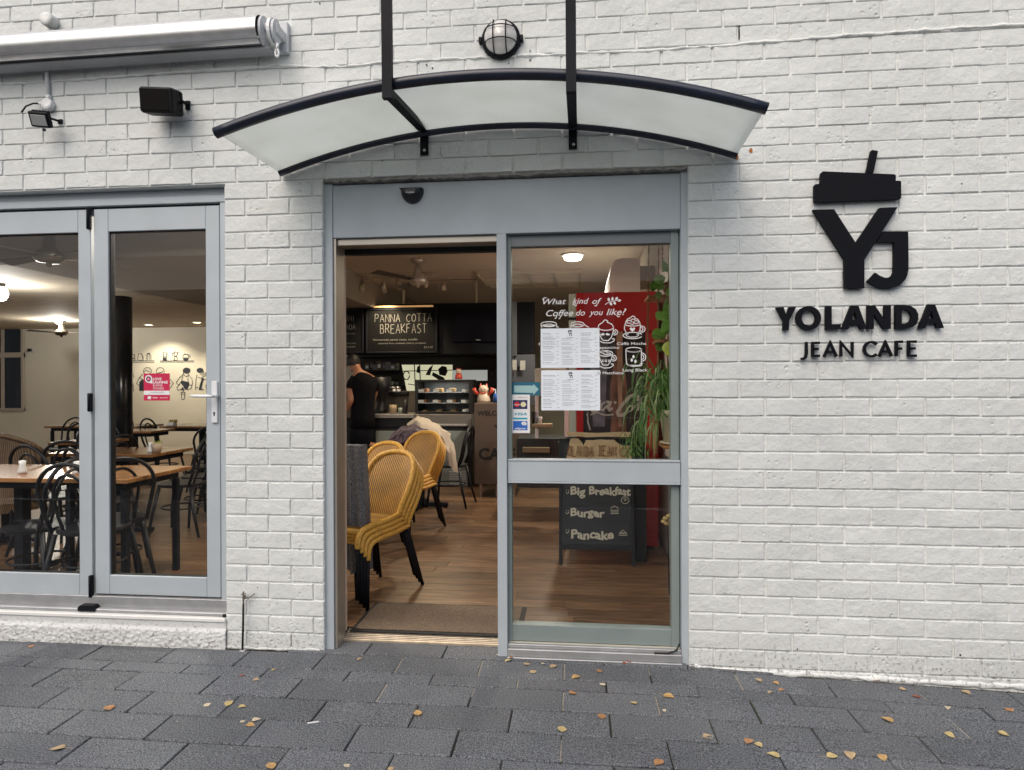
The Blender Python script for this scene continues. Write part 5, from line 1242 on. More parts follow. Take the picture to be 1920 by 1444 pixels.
heap([[K_(733, 815, 3.45), K_(752, 800, 3.45), K_(775, 796, 3.45), K_(800, 806, 3.4), K_(824, 822, 3.35)], [K_(728, 826, 3.3), K_(752, 812, 3.3), K_(778, 806, 3.3), K_(802, 815, 3.3), K_(826, 838, 3.3)], [K_(735, 835, 3.25), K_(756, 830, 3.25), K_(780, 825, 3.25), K_(803, 832, 3.25), K_(822, 845, 3.25)]], 'cloth', mat('plum pattern cloth', (.09, .065, .085), .9, var=.95, vs_=26, bump=.003, bs=60), t, seed=9)

# ------------------------------------------------------------------ counter and kitchen
KY = 5.0
def KB(px0, py0, px1, py1, Y, dp, bev=.004): return PB(px0, py0, px1, py1, Y, dp, bev)
M['coolgrey'] = mat('grey green panel', (.24, .27, .25), .45, var=.05)
M['ctr'] = mat('dark counter', (.011, .012, .015), .45, spec=.3)
t = thing('counter_fridge', 'long black counter with a stainless bench edge and grey fridge doors under it', 'counter', (-2.3, KY+.3, FZ))
KB(640, 802, 884, 916, KY, .55).build('body', M['ctr'], t)
KB(704, 808, 778, 912, KY-.012, .011, .002).build('door_panel', M['coolgrey'], t); KB(782, 808, 876, 912, KY-.012, .011, .002).build('door_panel', M['coolgrey'], t)
KB(699, 777, 776, 784, KY-.02, .6, .003).build('bench_top', mat('worn bench', (.30, .29, .27), .5, metal=.4), t)
KB(640, 784, 884, 801, KY+.01, .5, .003).build('fascia', M['ctr'], t)
for i in range(6): KB(842, 884+i*4.4, 874, 886.4+i*4.4, KY-.018, .005, .001).build('vent_slat', M['lightgrey'], t)
KB(876, 800, 884, 914, KY-.02, .1).build('end_panel', M['gap'], t)
# cake display cabinet
t = thing('cake_cabinet', 'black-framed glass cake display cabinet on the counter', 'display cabinet', at(832, 778, KY+.2))
x0, x1 = X(778, KY), X(883, KY); z0, z1 = at(830, 776, KY).z, at(830, 712, KY).z
b = B(); w_ = .03
b.box(x0, x0+w_, KY, KY+.04, z0, z1, .003); b.box(x1-w_, x1, KY, KY+.04, z0, z1, .003); b.box(x0+w_, x1-w_, KY, KY+.04, z1-.03, z1, .003); b.box(x0+w_, x1-w_, KY, KY+.04, z0, z0+.03, .003); b.box(x0, x1, KY+.04, KY+.45, z1-.012, z1, .003)
b.box(x0, x1, KY+.43, KY+.45, z0, z1); b.box(x0, x0+.01, KY+.04, KY+.43, z0, z1); b.box(x1-.01, x1, KY+.04, KY+.43, z0, z1); b.build('frame', M['gap'], t)
b = B(); b.box(x0+.03, x1-.03, KY+.41, KY+.429, z0+.03, z1-.03); b.build('back_panel', mat('cabinet lining', (.13, .15, .17), .3), t)
KB(778, 777, 884, 800, KY-.005, .4, .003).build('base_cabinet', mat('brushed base', (.2, .18, .16), .45, metal=.5), t)
KB(782, 795, 876, 798, KY-.012, .006, .001).build('name_strip', mat('pale strip', (.45, .44, .42), .4), t)
r = random.Random(5)
for k_, py in enumerate((735, 755, 773)):
    zz = at(830, py, KY).z; b = B(); b.box(x0+.03, x1-.03, KY+.06, KY+.4, zz-.012, zz-.004); b.build('shelf', M['lightgrey'], t)
    for j in range(4):
        xx = x0+.08+j*(x1-x0-.16)/3+r.uniform(-.01, .01); s_ = r.uniform(.03, .05); m_ = random.Random(k_*7+j).choice((mat('pastry', (.5, .32, .14), .6), mat('slice', (.3, .14, .06), .6), mat('cream cake', (.6, .5, .35), .6)))
        b = B(); b.box(xx-s_, xx+s_, KY+.15, KY+.3, zz-.0035, zz+r.uniform(.02, .05), .008); b.build('cake', m_, t)
        if k_ < 2 or j == 3:
            b = B(); b.box(xx-.05, xx+.022, KY+.05, KY+.054, zz-.0035, zz+.034); b.build('price_card', M['white'], t)
b = B(); b.box(x0+.03, x1-.03, KY+.012, KY+.016, z0+.03, z1-.03); b.build('pane', M['glass'], t)
# lamp inside the cabinet
lm = bpy.data.lights.new('cabinet_lamp', 'AREA'); lm.energy = 1.5; lm.size = .5; lm.shape = 'RECTANGLE'; lm.size_y = .05; lm.color = (1, .95, .85)
lo = bpy.data.objects.new('cabinet_lamp', lm); C.objects.link(lo); lo.location = ((x0+x1)/2, KY+.2, z1-.035); lo.parent = t; lo.location -= Vector(t.location)
# waving cat figures
def cat_fig(px, pyb, Y, h, lab, arms):
    q = at(px, pyb, Y); t = thing('waving_cat', lab, 'figurine', (q.x, Y, q.z), 'beckoning cat figurines')
    red = mat('red glaze', (.5, .06, .03), .35); wh = mat('cream glaze', (.62, .5, .38), .4); z = q.z
    b = B(); b.lathe([(.0, z), (h*.30, z), (h*.34, z+h*.12), (h*.28, z+h*.38), (h*.18, z+h*.52), (0, z+h*.55)], (q.x, Y, 0), 16); b.build('body', wh if arms else red, t, smooth=True)
    b = B(); b.lathe([(0, z+h*.42)]+[(h*.25*sin(a*pi/8), z+h*.66-h*.23*cos(a*pi/8)) for a in range(1, 8)]+[(0, z+h*.9)], (q.x, Y, 0), 16); b.build('head', wh, t, smooth=True)
    for s_ in (-1, 1):
        b = B(); b.lathe([(h*.08, z+h*.82), (0, z+h*1.0)], (q.x+s_*h*.15, Y, 0), 8); b.build('ear', red, t)
        if arms: b = B(); b.tube([(q.x+s_*h*.26, Y-.02, z+h*.42), (q.x+s_*h*.42, Y-.03, z+h*.55), (q.x+s_*h*.48, Y-.03, z+h*.74)], [h*.09, h*.09, h*.11], 10); b.build('arm', red, t, smooth=True)
        b = B(); b.lathe([(0, 0), (h*.025, 0), (h*.025, .004), (0, .004)], (q.x+s_*h*.09, Y-h*.235, z+h*.69), 8, 'y'); b.build('eye', M['gap'], t)
    b = B(); b.tube([(q.x-h*.14, Y-h*.2, z+h*.50), (q.x, Y-h*.26, z+h*.46), (q.x+h*.14, Y-h*.2, z+h*.50)], h*.035, 8); b.build('collar', red, t)
cat_fig(860, 711, KY+.15, .15, 'small red and white beckoning cat standing on top of the cake cabinet', False)
cat_fig(907, 755, KY-.45, .24, 'larger cream and red beckoning cat with raised paws on the brown stand', True)
# brown stand with WELCOME CAFE
BY = KY-.75
t = thing('order_counter', 'brown front counter lettered WELCOME YJ CAFE in black, right of the cake cabinet', 'counter', (X(925, BY), BY, FZ))
xb0, xb1 = X(889, BY), X(972, BY)
b = B(); b.box(xb0, xb1, BY, BY+.6, FZ+.16, at(920, 756, BY).z, .004); b.build('front', mat('brown laminate', (.10, .068, .052), .5, var=.06), t)
for px in (900, 930, 962): b = B(); x_ = X(px, BY); b.tube([(x_, BY+.05, FZ), (x_, BY+.05, FZ+.16)], .016, 8); b.build('leg', M['steel'], t)
yb = BY-.002; b = B()
text_into(b, 'WELCOME', X(895, yb), at(900, 779, yb).z, abs(at(900, 770, yb).z-at(900, 779, yb).z), X(958, yb)-X(895, yb), yb, bold=.03); b.build('word', M['gap'], t); b = B()
text_into(b, 'CAFE', X(897, yb), at(900, 861, yb).z, abs(at(900, 840, yb).z-at(900, 861, yb).z), X(966, yb)-X(897, yb), yb, bold=.04); b.build('word', M['gap'], t); b = B()
text_into(b, 'YJ', X(926, yb), at(930, 822, yb).z, .16, .18, yb, bold=.03); b.build('lettering', M['gap'], t)
q = at(929, 755, BY+.1); t = thing('sanitiser_bottle', 'blue pump bottle beside the beckoning cat', 'bottle', (q.x, BY+.1, q.z))
b = B(); b.lathe([(.028, q.z), (.028, q.z+.09), (.012, q.z+.11), (0, q.z+.11)], (q.x, BY+.1, 0), 12); b.build('body', mat('blue plastic', (.02, .10, .35), .3), t, smooth=True)
b = B(); b.lathe([(.01, q.z+.11), (.008, q.z+.15), (0, q.z+.15)], (q.x, BY+.1, 0), 8); b.box(q.x-.03, q.x+.008, BY+.09, BY+.11, q.z+.145, q.z+.16, .003); b.build('pump', M['whitepl'], t)
# back bench with bits: coffee machine, cups, jars
t = thing('coffee_grinder', 'dark coffee grinder on the bench behind the person in black', 'grinder', at(712, 777, KY+.3)); q = at(714, 777, KY+.25)
b = B(); b.lathe([(.09, q.z), (.09, q.z+.06), (.06, q.z+.08), (.07, q.z+.25), (.12, q.z+.32), (.13, q.z+.5), (0, q.z+.5)], (q.x, q.y, 0), 16); b.build('body', M['ctr'], t, smooth=True)
b = B(); b.tube([(q.x+.02, q.y-.05, q.z+.45), (q.x+.1, q.y-.06, q.z+.47)], .015, 8); b.build('handle', M['black'], t)
q = at(739, 727, KY+.5); t = thing('cup_rack', 'shiny row of upturned cups above the dark bench', 'cups', (q.x, q.y, q.z))
for j, (dx, dz, w2) in enumerate(((-.02, 0, .07), (.05, .0, .07), (-.0, -.04, .05), (.06, -.04, .05))):
    b = B(); b.lathe([(w2*.55, q.z+dz-.02), (w2*.7, q.z+dz+.015), (0, q.z+dz+.02)], (q.x+dx, q.y, 0), 12); b.build('cup', M['steel'] if j < 2 else M['whitepl'], t, smooth=True)
b = B(); b.box(q.x-.16, q.x+.18, q.y+.02, q.y+.25, q.z-.10, q.z-.061, .004); b.box(q.x-.16, q.x+.18, q.y+.2, q.y+.25, at(739, 777, q.y+.2).z-.02, q.z-.1); b.build('stand', M['ctr'], t)
for px, lab, col, h_, r_ in ((737, 'tan paper tub on the steel bench', (.36, .27, .17), .13, .05), (751, 'pale green tub on the steel bench', (.3, .34, .3), .09, .03), (760, 'dark squeeze bottle on the steel bench', (.03, .03, .04), .2, .035)):
    q = at(px, 777.5, KY+.15); t = thing('tub' if 'tub' in lab else 'bottle', lab, 'container', (q.x, q.y, q.z))
    b = B(); b.lathe([(r_*.8, q.z), (r_, q.z+h_*.6), (r_*(1 if 'tub' in lab else .3), q.z+h_), (0, q.z+h_)], (q.x, q.y, 0), 14); b.build('body', mat(lab, col, .5), t, smooth=True)
B().box(X(640, KY+.62), X(884, KY+.62), KY+.62, KY+.66, FZ+.85, at(760, 733, KY+.62).z).build('splashback', mat('brown splashback', (.10, .085, .065), .6, var=.1), kind='structure')
# shelves with boxes and bottles behind
SYY = 7.9
t = thing('back_shelf', 'dark wall shelves behind the counter with cups and tins', 'shelves', (-3, SYY, 1.3))
for py in (667, 694, 722):
    z_ = at(720, py, SYY).z; B().box(-4.0, -1.0, SYY, SYY+.35, z_-.02, z_, .003).build('shelf_board', M['ctr'], t)
B().box(-4.0, -.95, SYY+.352, SYY+.37, 1.0, 2.2).build('backboard', mat('dark backboard', (.03, .027, .024), .7), t)
r = random.Random(21); mats_ = [mat('tin %s' % n_, c_, .5) for n_, c_ in (('grey', (.22, .21, .19)), ('brown', (.12, .08, .05)), ('cream', (.4, .36, .28)), ('slate', (.08, .09, .1)), ('white', (.5, .5, .47)))]
names_ = ('small dark', 'tall cream', 'square grey', 'slate', 'brown', 'white-labelled', 'narrow', 'wide')
for si, py in enumerate((694, 722)):
    z_ = at(720, py, SYY).z+.001; px = 690 if si == 0 else 704; j = 0
    while px < 752:
        q = at(px, py, SYY+.15); mm_ = r.choice(mats_); hh = r.uniform(.1, .17) if si == 0 else r.uniform(.06, .15)
        t = thing('storage_tin', '%s storage tin on the %s shelf behind the counter, %s from the person' % (names_[j % 8], ('upper', 'lower')[si], ('first', 'second', 'third', 'fourth', 'fifth', 'sixth', 'seventh', 'eighth')[j % 8]), 'tin', (q.x, SYY+.15, z_), 'tins on the shelves behind the counter')
        b = B(); w2 = r.uniform(.035, .05)
        if r.random() < .5: b.box(q.x-w2, q.x+w2, SYY+.1, SYY+.2, z_, z_+hh, .004)
        else: b.lathe([(w2, z_), (w2, z_+hh*.85), (w2*.6, z_+hh), (0, z_+hh)], (q.x, SYY+.15, 0), 12)
        b.build('body', mm_, t); 
        b = B(); b.box(q.x-w2*.6, q.x+w2*.6, SYY+.1-.004-(.0 if True else 0), SYY+.1-.001, z_+hh*.25, z_+hh*.65); b.build('tin_label', M['paper'] if j % 3 == 0 else M['ink'], t)
        px += r.uniform(6.5, 9); j += 1
# glowing panel standing in for a mirrored bright window, seen between the things
wy = 7.86
t = thing('mirror_glow', 'yellowish glowing panel for a mirrored window behind the cake cabinet, with dark cut-out shapes', 'window', at(800, 700, wy))
em = mat('mirrored daylight glow', (.6, .6, .45), .3, emit=(.80, .78, .52), es=.62, var=.2, vs_=5)  # emission imitates the reflected daylight
b = B(); P = [(753, 684), (848, 684), (848, 712), (778, 712), (778, 735), (763, 735)]; b.poly([tuple(at(x, y, wy).xz) for x, y in P], wy, wy+.02); b.build('pane', em, t)
b = B()
for s_ in ([(753, 696), (848, 694)], [(777, 684), (779, 735)], [(765, 720), (778, 722)], [(787, 684), (788, 712)]): b.stroke([tuple(at(x, y, wy-.01).xz) for x, y in s_], .014, wy-.02, wy-.003)
b.stroke([tuple(at(762+6*cos(a), 704+8*sin(a), wy-.01).xz) for a in [i*.6 for i in range(11)]], .016, wy-.02, wy-.003)
b.build('frame_bar', M['ctr'], t)
b = B()
for P in ([(805, 690), (812, 684), (806, 704), (798, 703)], [(812, 698), (832, 708), (834, 712), (822, 712), (810, 704)], [(822, 692), (829, 686), (837, 688), (839, 697), (835, 705), (824, 703)], [(783, 687), (788, 686), (786, 700), (781, 698)]): b.poly([tuple(at(x, y, wy-.04).xz) for x, y in P], wy-.05, wy-.03)
b.build('silhouette', M['gap'], t)
q0 = PB(849, 694, 916, 714, wy, .02); q0.build('frosted_panel', mat('glowing frosted panel', (.5, .52, .5), .4, emit=(.62, .66, .62), es=.42), t)  # this panel is given a glow of its own too
PB(914, 694, 918, 730, wy-.02, .02).build('panel_edge', M['ctr'], t)

# hanging menu boards
HY = 5.35
t = thing('menu_bulkhead', 'long black board hung from the ceiling on two poles above the counter', 'board', (-2, HY+.1, 1.8))
b = B(); b.box(-4.0, X(1003, HY+.08), HY+.08, HY+.14, at(800, 664, HY).z-.0, at(800, 568, HY).z, .003); b.build('panel', mat('black board', (.005, .0055, .007), .6, spec=.15), t)
for px in (757, 893): b = B(); x_ = X(px, HY+.1); b.tube([(x_, HY+.11, at(800, 570, HY).z), (x_, HY+.11, CZ)], .019, 10); b.lathe([(.035, CZ-.012), (.035, CZ)], (x_, HY+.11, 0), 14); b.build('pole', mat('pale pole', (.42, .38, .30), .5), t, smooth=True)
def chalkboard(lab, px0, py0, px1, py1):
    t = thing('chalkboard', lab, 'chalkboard', at((px0+px1)/2, py1, HY), 'chalk menu boards')
    a, c = at(px0, py1, HY), at(px1, py0, HY)
    B().box(a.x, c.x, HY, HY+.02, a.z, c.z).build('slate', mat('slate', (.007, .0075, .008), .8, var=.25, vs_=4, spec=.1), t)
    b = B(); f = .025
    b.box(a.x, a.x+f, HY-.012, HY+.02, a.z, c.z, .004); b.box(c.x-f, c.x, HY-.012, HY+.02, a.z, c.z, .004); b.box(a.x+f, c.x-f, HY-.012, HY+.02, a.z, a.z+f, .004); b.box(a.x+f, c.x-f, HY-.012, HY+.02, c.z-f, c.z, .004); b.build('frame', M['black'], t)
    return t
M['chalk'] = mat('chalk', (.17, .168, .16), .9)
t = chalkboard('black chalkboard reading PANNA COTTA BREAKFAST above the counter', 686, 577, 820, 663)
hy = HY-.004
def HP(px, py): v = at(px, py, hy); return v.x, v.z
def chalk(name, t, body, px0, px1, py0, py1, wd, jit=.05):
    b = B(); x0_, z0_ = HP(px0, py1); x1_, z1_ = HP(px1, py0); hand(b, body, x0_, x1_, z0_, z1_, wd, hy-.002, hy, jit=jit); b.build(name, M['chalk'], t)
chalk('chalk_line', t, 'PANNA COTTA', 703, 812, 588, 604, .007); chalk('chalk_line', t, 'BREAKFAST', 713, 802, 607, 625, .008)
b = B(); r = random.Random(8); text_into(b, 'Homemade panna cotta, nutella', *HP(699, 639), .028, .62, hy-.001, shear=.15); text_into(b, 'seasonal fruit, caramel, cherry compote', *HP(709, 645.5), .024, .66, hy-.001, shear=.15); text_into(b, '$13.50', *HP(795, 653), .03, .12, hy-.001, shear=.15); b.build('chalk_line', M['chalk'], t)
t = chalkboard('chalkboard cut off by the left door jamb, next to the PANNA COTTA board', 628, 578, 682, 663)
chalk('chalk_line', t, 'DUMI', 640, 668, 592, 603, .006); chalk('chalk_line', t, 'MOA', 648, 668, 608, 618, .006)
b = B(); text_into(b, 'special menu', *HP(645, 627), .02, .16, hy-.001); text_into(b, 'with toast', *HP(648, 645), .02, .14, hy-.001); text_into(b, '$18.50', *HP(650, 652), .022, .12, hy-.001); b.build('chalk_line', M['chalk'], t)
t = thing('wall_television', 'switched-off black screen mounted on the right of the hanging board', 'television', at(890, 620, HY))
PB(848, 582, 965, 641, HY, .05, .006).build('screen', mat('black screen', (.004, .004, .007), .6, spec=.08), t)
q = at(897, 637.5, HY); B().box(q.x-.035, q.x+.03, HY-.004, HY-.0005, q.z-.003, q.z+.003).build('logo_bar', M['lightgrey'], t)
for i, (p0, p1_) in enumerate(((643, 672), (691, 812))):
    t = thing('strip_lamp', ('warm strip light above the PANNA COTTA chalkboard', 'short warm strip light above the cut-off chalkboard')[1-i], 'lamp', at((p0+p1_)/2, 575, HY+.03), 'strip lights over the chalk boards')
    PB(p0, 573, p1_, 576, HY+.02, .03, .002).build('tube', mat('warm strip', (.6, .4, .2), .4, emit=(.9, .5, .2), es=.4), t)

# person
t = thing('person', 'person in black T-shirt and trousers standing at the counter, seen from behind', 'person', ((672-1081)/1200*8.0, 4.85, FZ))
d_ = 7.95; Yp = d_+CY
def PP(px, py, dy=0): return tuple(at(px-1, py, Yp+dy))
def skin(name, verts, edges, radii, m, parent, root=0, lev=2):
    me = bpy.data.meshes.new(name); me.from_pydata([Vector(v) for v in verts], edges, []); o = bpy.data.objects.new(name, me); C.objects.link(o)
    md = o.modifiers.new('s', 'SKIN'); sv_ = me.skin_vertices[0].data
    for i, r_ in enumerate(radii): sv_[i].radius = (r_ if isinstance(r_, tuple) else (r_, r_))
    sv_[root].use_root = True
    sb = o.modifiers.new('d', 'SUBSURF'); sb.levels = lev; sb.render_levels = lev
    me2 = bpy.data.meshes.new_from_object(o.evaluated_get(bpy.context.evaluated_depsgraph_get())); bpy.data.objects.remove(o); bpy.data.meshes.remove(me)
    me2.materials.clear(); me2.materials.append(m); me2.polygons.foreach_set('use_smooth', [True]*len(me2.polygons)); me2.name = name
    return link(name, me2, parent)
skm = mat('skin', (.34, .15, .085), .5); shm = mat('black cotton', (.006, .006, .008), .9, bump=.003, bs=14, spec=.1); trm = mat('black trousers', (.005, .0055, .008), .9, spec=.1)
hm = mat('dark hair', (.010, .008, .007), .55, bump=.003, bs=90)
BV = [PP(680, 800), PP(680, 770), PP(680, 735), PP(678, 708), PP(674, 697, .02), PP(668, 690, .06), PP(663, 681, .10),          # pelvis .. chest, neck, head
      PP(664, 712, .0), PP(657, 732, -.06), PP(660, 751, -.10), PP(650, 768, -.06), PP(643, 780, .0),   # left arm
      PP(700, 712, .03), PP(703, 738, .12), PP(698, 750, .22), PP(684, 760, .36),    # right arm
      PP(669, 835), PP(667, 860), PP(666, 899), PP(693, 835), PP(695, 860), PP(696, 899), PP(664, 904, .10), PP(698, 904, .10)]
BE = [(0,1),(1,2),(2,3),(3,4),(4,5),(5,6),(3,7),(7,8),(8,9),(9,10),(10,11),(3,12),(12,13),(13,14),(14,15),(0,16),(16,17),(17,18),(0,19),(19,20),(20,21),(18,22),(21,23)]
BR = [(.09,.07),(.10,.07),(.12,.08),(.11,.075),(.058,.055),(.058,.06),(.085,.095),.06,.05,.043,.033,.03,.06,.05,.043,.033,.088,.066,.045,.088,.066,.045,.04,.04]
skin('body', BV, BE, BR, skm, t)
def loft(b, rings, n=20):
    V = [(c[0]+rx*cos(2*pi*i/n), c[1]+ry*sin(2*pi*i/n), c[2]) for c, rx, ry in rings for i in range(n)]; k = len(rings)
    return b.add(V, [(j*n+i, j*n+(i+1) % n, (j+1)*n+(i+1) % n, (j+1)*n+i) for j in range(k-1) for i in range(n)]+[tuple(range(n))[::-1], tuple((k-1)*n+i for i in range(n))])
b = B(); loft(b, [(PP(681, 803), .160, .120), (PP(681, 785), .158, .118), (PP(681, 765), .152, .112), (PP(681, 745), .160, .115), (PP(682, 728), .172, .120), (PP(682, 716), .176, .118), (PP(681, 708, .01), .160, .105), (PP(679, 702, .02), .110, .085), (PP(677, 698, .03), .068, .066)])
b.tube([PP(668, 709, .0), PP(662, 719, -.03), PP(658, 730, -.07)], [.068, .070, .068], 12); b.tube([PP(696, 709, .02), PP(701, 720, .05), PP(703, 731, .09)], [.068, .070, .066], 12); b.build('t_shirt', shm, t, smooth=True)
b = B(); loft(b, [(PP(680, 845), .150, .110), (PP(680, 820), .160, .118), (PP(680, 795), .150, .110)])
for xa_, xb_ in ((669, 667), (693, 696)): b.tube([PP(xa_, 835), PP(xb_, 865), PP(xb_, 897)], [.100, .080, .065], 12)
b.build('trousers', trm, t, smooth=True)
hc = Vector(BV[6])
b = B(); V = []
for j in range(9):
    for i in range(18):
        a = 2*pi*i/18; ph = pi*.62*j/8; r_ = .101
        V.append(hc+Vector((r_*sin(ph)*cos(a)*.95, r_*sin(ph)*sin(a)*1.08-.012, r_*cos(ph)*1.1+.012)))
b.add(V, [(j*18+i, (j+1)*18+i, (j+1)*18+(i+1) % 18, j*18+(i+1) % 18) for j in range(8) for i in range(18)]); b.build('hair', hm, t, smooth=True)
for s_ in (-1, 1):
    b = B(); e = hc+Vector((s_*.083, .005, -.02)); b.tube([e+Vector((0, .012*cos(a), .024*sin(a))) for a in [k_*pi/4 for k_ in range(8)]], .007, 6, closed=True); b.build('ear', skm, t, smooth=True)
for base, dirv in ((Vector(BV[11]), Vector((-.35, .75, -.45))), (Vector(BV[15]), Vector((-.3, .85, -.4)))):
    dirv.normalize(); sdv = dirv.cross(Vector((0, 0, 1))).normalized()
    for f_ in range(5):
        o_ = sdv*(.026*(f_-1.6)/1.6) if f_ < 4 else sdv*-.034; L_ = (.075, .085, .08, .065, .05)[f_]
        p0_ = base+o_+dirv*(.03 if f_ < 4 else -.01); b = B(); b.tube([p0_, p0_+dirv*L_*.5, p0_+dirv*L_*.85+Vector((0, 0, -.02))], [.010, .009, .007], 6); b.build('finger' if f_ < 4 else 'thumb', skm, t, smooth=True)

# ------------------------------------------------------------------ ceiling things
M['nickel'] = mat('satin nickel', (.55, .53, .5), .3, metal=.55)
M['brush'] = mat('dark fan metal', (.16, .145, .12), .3, metal=.9)
M['blade'] = mat('dark fan blade', (.03, .02, .016), .4)
def fan(lab, x, y, zc, hub, R_, rot0, lamp=None, mm=None):
    t = thing('ceiling_fan', lab, 'ceiling fan', (x, y, zc), 'ceiling fans'); mm = mm or M['steel']
    b = B(); b.lathe([(.075, zc), (.07, zc-.02), (.035, zc-.055), (0, zc-.055)], (x, y, 0), 20); b.build('canopy', mm, t, smooth=True)
    b = B(); b.tube([(x, y, zc-.05), (x, y, hub+.13)], .012, 10); b.build('rod', mm, t, smooth=True)
    b = B(); b.lathe([(0, hub+.16), (.035, hub+.155), (.05, hub+.06), (.10, hub+.025), (.105, hub-.01), (.07, hub-.045), (.02, hub-.05), (.018, hub-.075), (0, hub-.08)], (x, y, 0), 22); b.build('motor', mm, t, smooth=True)
    for k_ in range(4 if lamp is None else 3):
        a = rad(rot0+k_*(90 if lamp is None else 120)); u = Vector((cos(a), sin(a), 0)); v = Vector((-sin(a), cos(a), .18)); o_ = Vector((x, y, hub))
        V = [o_+u*.09+v*-.03, o_+u*.09+v*.03, o_+u*R_+v*.06, o_+u*R_+v*-.055]; b = B(); b.add(V+[q_+Vector((0, 0, .006)) for q_ in V], [(0, 1, 2, 3), (7, 6, 5, 4), (0, 4, 5, 1), (1, 5, 6, 2), (2, 6, 7, 3), (3, 7, 4, 0)]); b.build('blade', M['blade'], t)
    return t
def bulb(t, name, loc, r_, col, es, power, spot=False, size=.08):
    b = B(); b.lathe([(0, loc[2]-r_)]+[(r_*sin(a*pi/8), loc[2]-r_*cos(a*pi/8)) for a in range(1, 8)]+[(0, loc[2]+r_)], (loc[0], loc[1], 0), 14); b.build(name, mat('lit '+name, col, .4, emit=col, es=es), t, smooth=True)
    lamp(t, (loc[0], loc[1], loc[2]-r_-.03), power, col, size)
def lamp(t, loc, power, col, size=.1, typ='POINT', down=True, spread=None):
    l = bpy.data.lights.new('lamp', typ); l.energy = power; l.color = col
    if typ == 'POINT': l.shadow_soft_size = size
    elif typ == 'AREA': l.shape = 'DISK'; l.size = size
    else: l.spot_size = rad(spread or 90); l.spot_blend = .6; l.shadow_soft_size = size
    o = bpy.data.objects.new('lamp', l); C.objects.link(o); o.location = Vector(loc)-Vector(t.location); o.parent = t; return o
WARM = (1, .78, .5); NEUT = (1, .9, .75)
q = at(785, 483, 3.95); fan('steel three-blade ceiling fan hanging in the middle of the open doorway', q.x, 3.9, CZ, at(785, 526, 3.9).z, .66, 2, lamp=1, mm=M['nickel'])
q = at(92, 447, 1.3); fan('dark ceiling fan cut off by the top of the left glass pane', q.x, 1.3, CZ, 2.33, .6, -20, mm=M['brush'])
q = at(115, 590, 7.0); t = fan('brown ceiling fan with a lit lamp in front of the back wall', q.x, 7.0, 2.47, at(115, 624, 7.0).z, .52, 10, lamp=1, mm=M['brush'])
bulb(t, 'bulb', (q.x+.0, 6.93, at(115, 602, 7.0).z), .055, (1, .93, .82), 14, 110)
q = at(-2, 520, 3.2); t = thing('ceiling_lamp', 'bright round ceiling lamp at the left edge, above the dining tables', 'ceiling lamp', (q.x, 3.2, 2.47))
b = B(); b.lathe([(.06, 2.469), (.05, 2.43), (0, 2.43)], (q.x, 3.2, 0), 16); b.build('base', M['brush'], t); bulb(t, 'bulb', (q.x, 3.2, 2.36), .085, (1, .97, .92), 16, 60)
for px, py, lab in ((280, 606, 'small recessed downlight over the mural, nearer the black column'), (370, 599, 'small recessed downlight over the mural, nearer the door handle')):
    Yd = 7.55 if px == 370 else 7.85; d_ = 2.468; x_ = X(px, Yd); t = thing('downlight', lab, 'downlight', (x_, Yd, d_), 'recessed downlights')
    b = B(); b.lathe([(.085, d_), (.085, d_-.008), (.065, d_-.01), (.065, d_)], (x_, Yd, 0), 20); b.build('trim_ring', M['whitepl'], t); b = B(); b.lathe([(0, d_-.004), (.064, d_-.004), (.064, d_), (0, d_)], (x_, Yd, 0), 20); b.build('lens', mat('lit lens', (1, .9, .7), .4, emit=(1, .85, .6), es=10), t)
    o = lamp(t, (x_, Yd, d_-.03), 62, (1, .86, .64), .05, 'SPOT', spread=115)
    o.rotation_euler = (rad(14), 0, 0)
q = at(1074, 484, 3.8); t = thing('ceiling_lamp', 'bright round ceiling lamp seen high through the door glass', 'ceiling lamp', (q.x, 3.8, CZ))
b = B(); b.lathe([(.12, CZ), (.12, CZ-.02), (0, CZ-.02)], (q.x, 3.8, 0), 24); b.build('rim', M['whitepl'], t); b = B(); b.lathe([(.105, CZ-.0205), (.09, CZ-.06), (0, CZ-.08)], (q.x, 3.8, 0), 24); b.build('globe', mat('lit globe', (1, .93, .75), .4, emit=(1, .9, .7), es=9), t, smooth=True); lamp(t, (q.x, 3.8, CZ-.12), 190, NEUT, .08, 'SPOT', spread=165)
q = at(384, 425.5, .9); t = thing('ceiling_lamp', 'flat lit lamp just showing at the top edge of the stickered glass door', 'ceiling lamp', (q.x, .9, CZ))
b = B(); b.tube([(q.x, .9, CZ), (q.x, .9, q.z+.05)], .01, 8); b.lathe([(.10, q.z+.015), (.10, q.z+.05), (.03, q.z+.06), (0, q.z+.06)], (q.x, .9, 0), 24); b.build('rod_and_pan', M['whitepl'], t)
b = B(); b.lathe([(0, q.z), (.085, q.z+.002), (.097, q.z+.0149), (0, q.z+.0149)], (q.x, .9, 0), 24); b.build('diffuser', mat('lit diffuser', (1, .95, .85), .4, emit=(1, .93, .8), es=7), t, smooth=True); lamp(t, (q.x, .9, q.z-.02), 150, (1, .9, .76), .1, 'SPOT', spread=178).data.spot_blend = .02
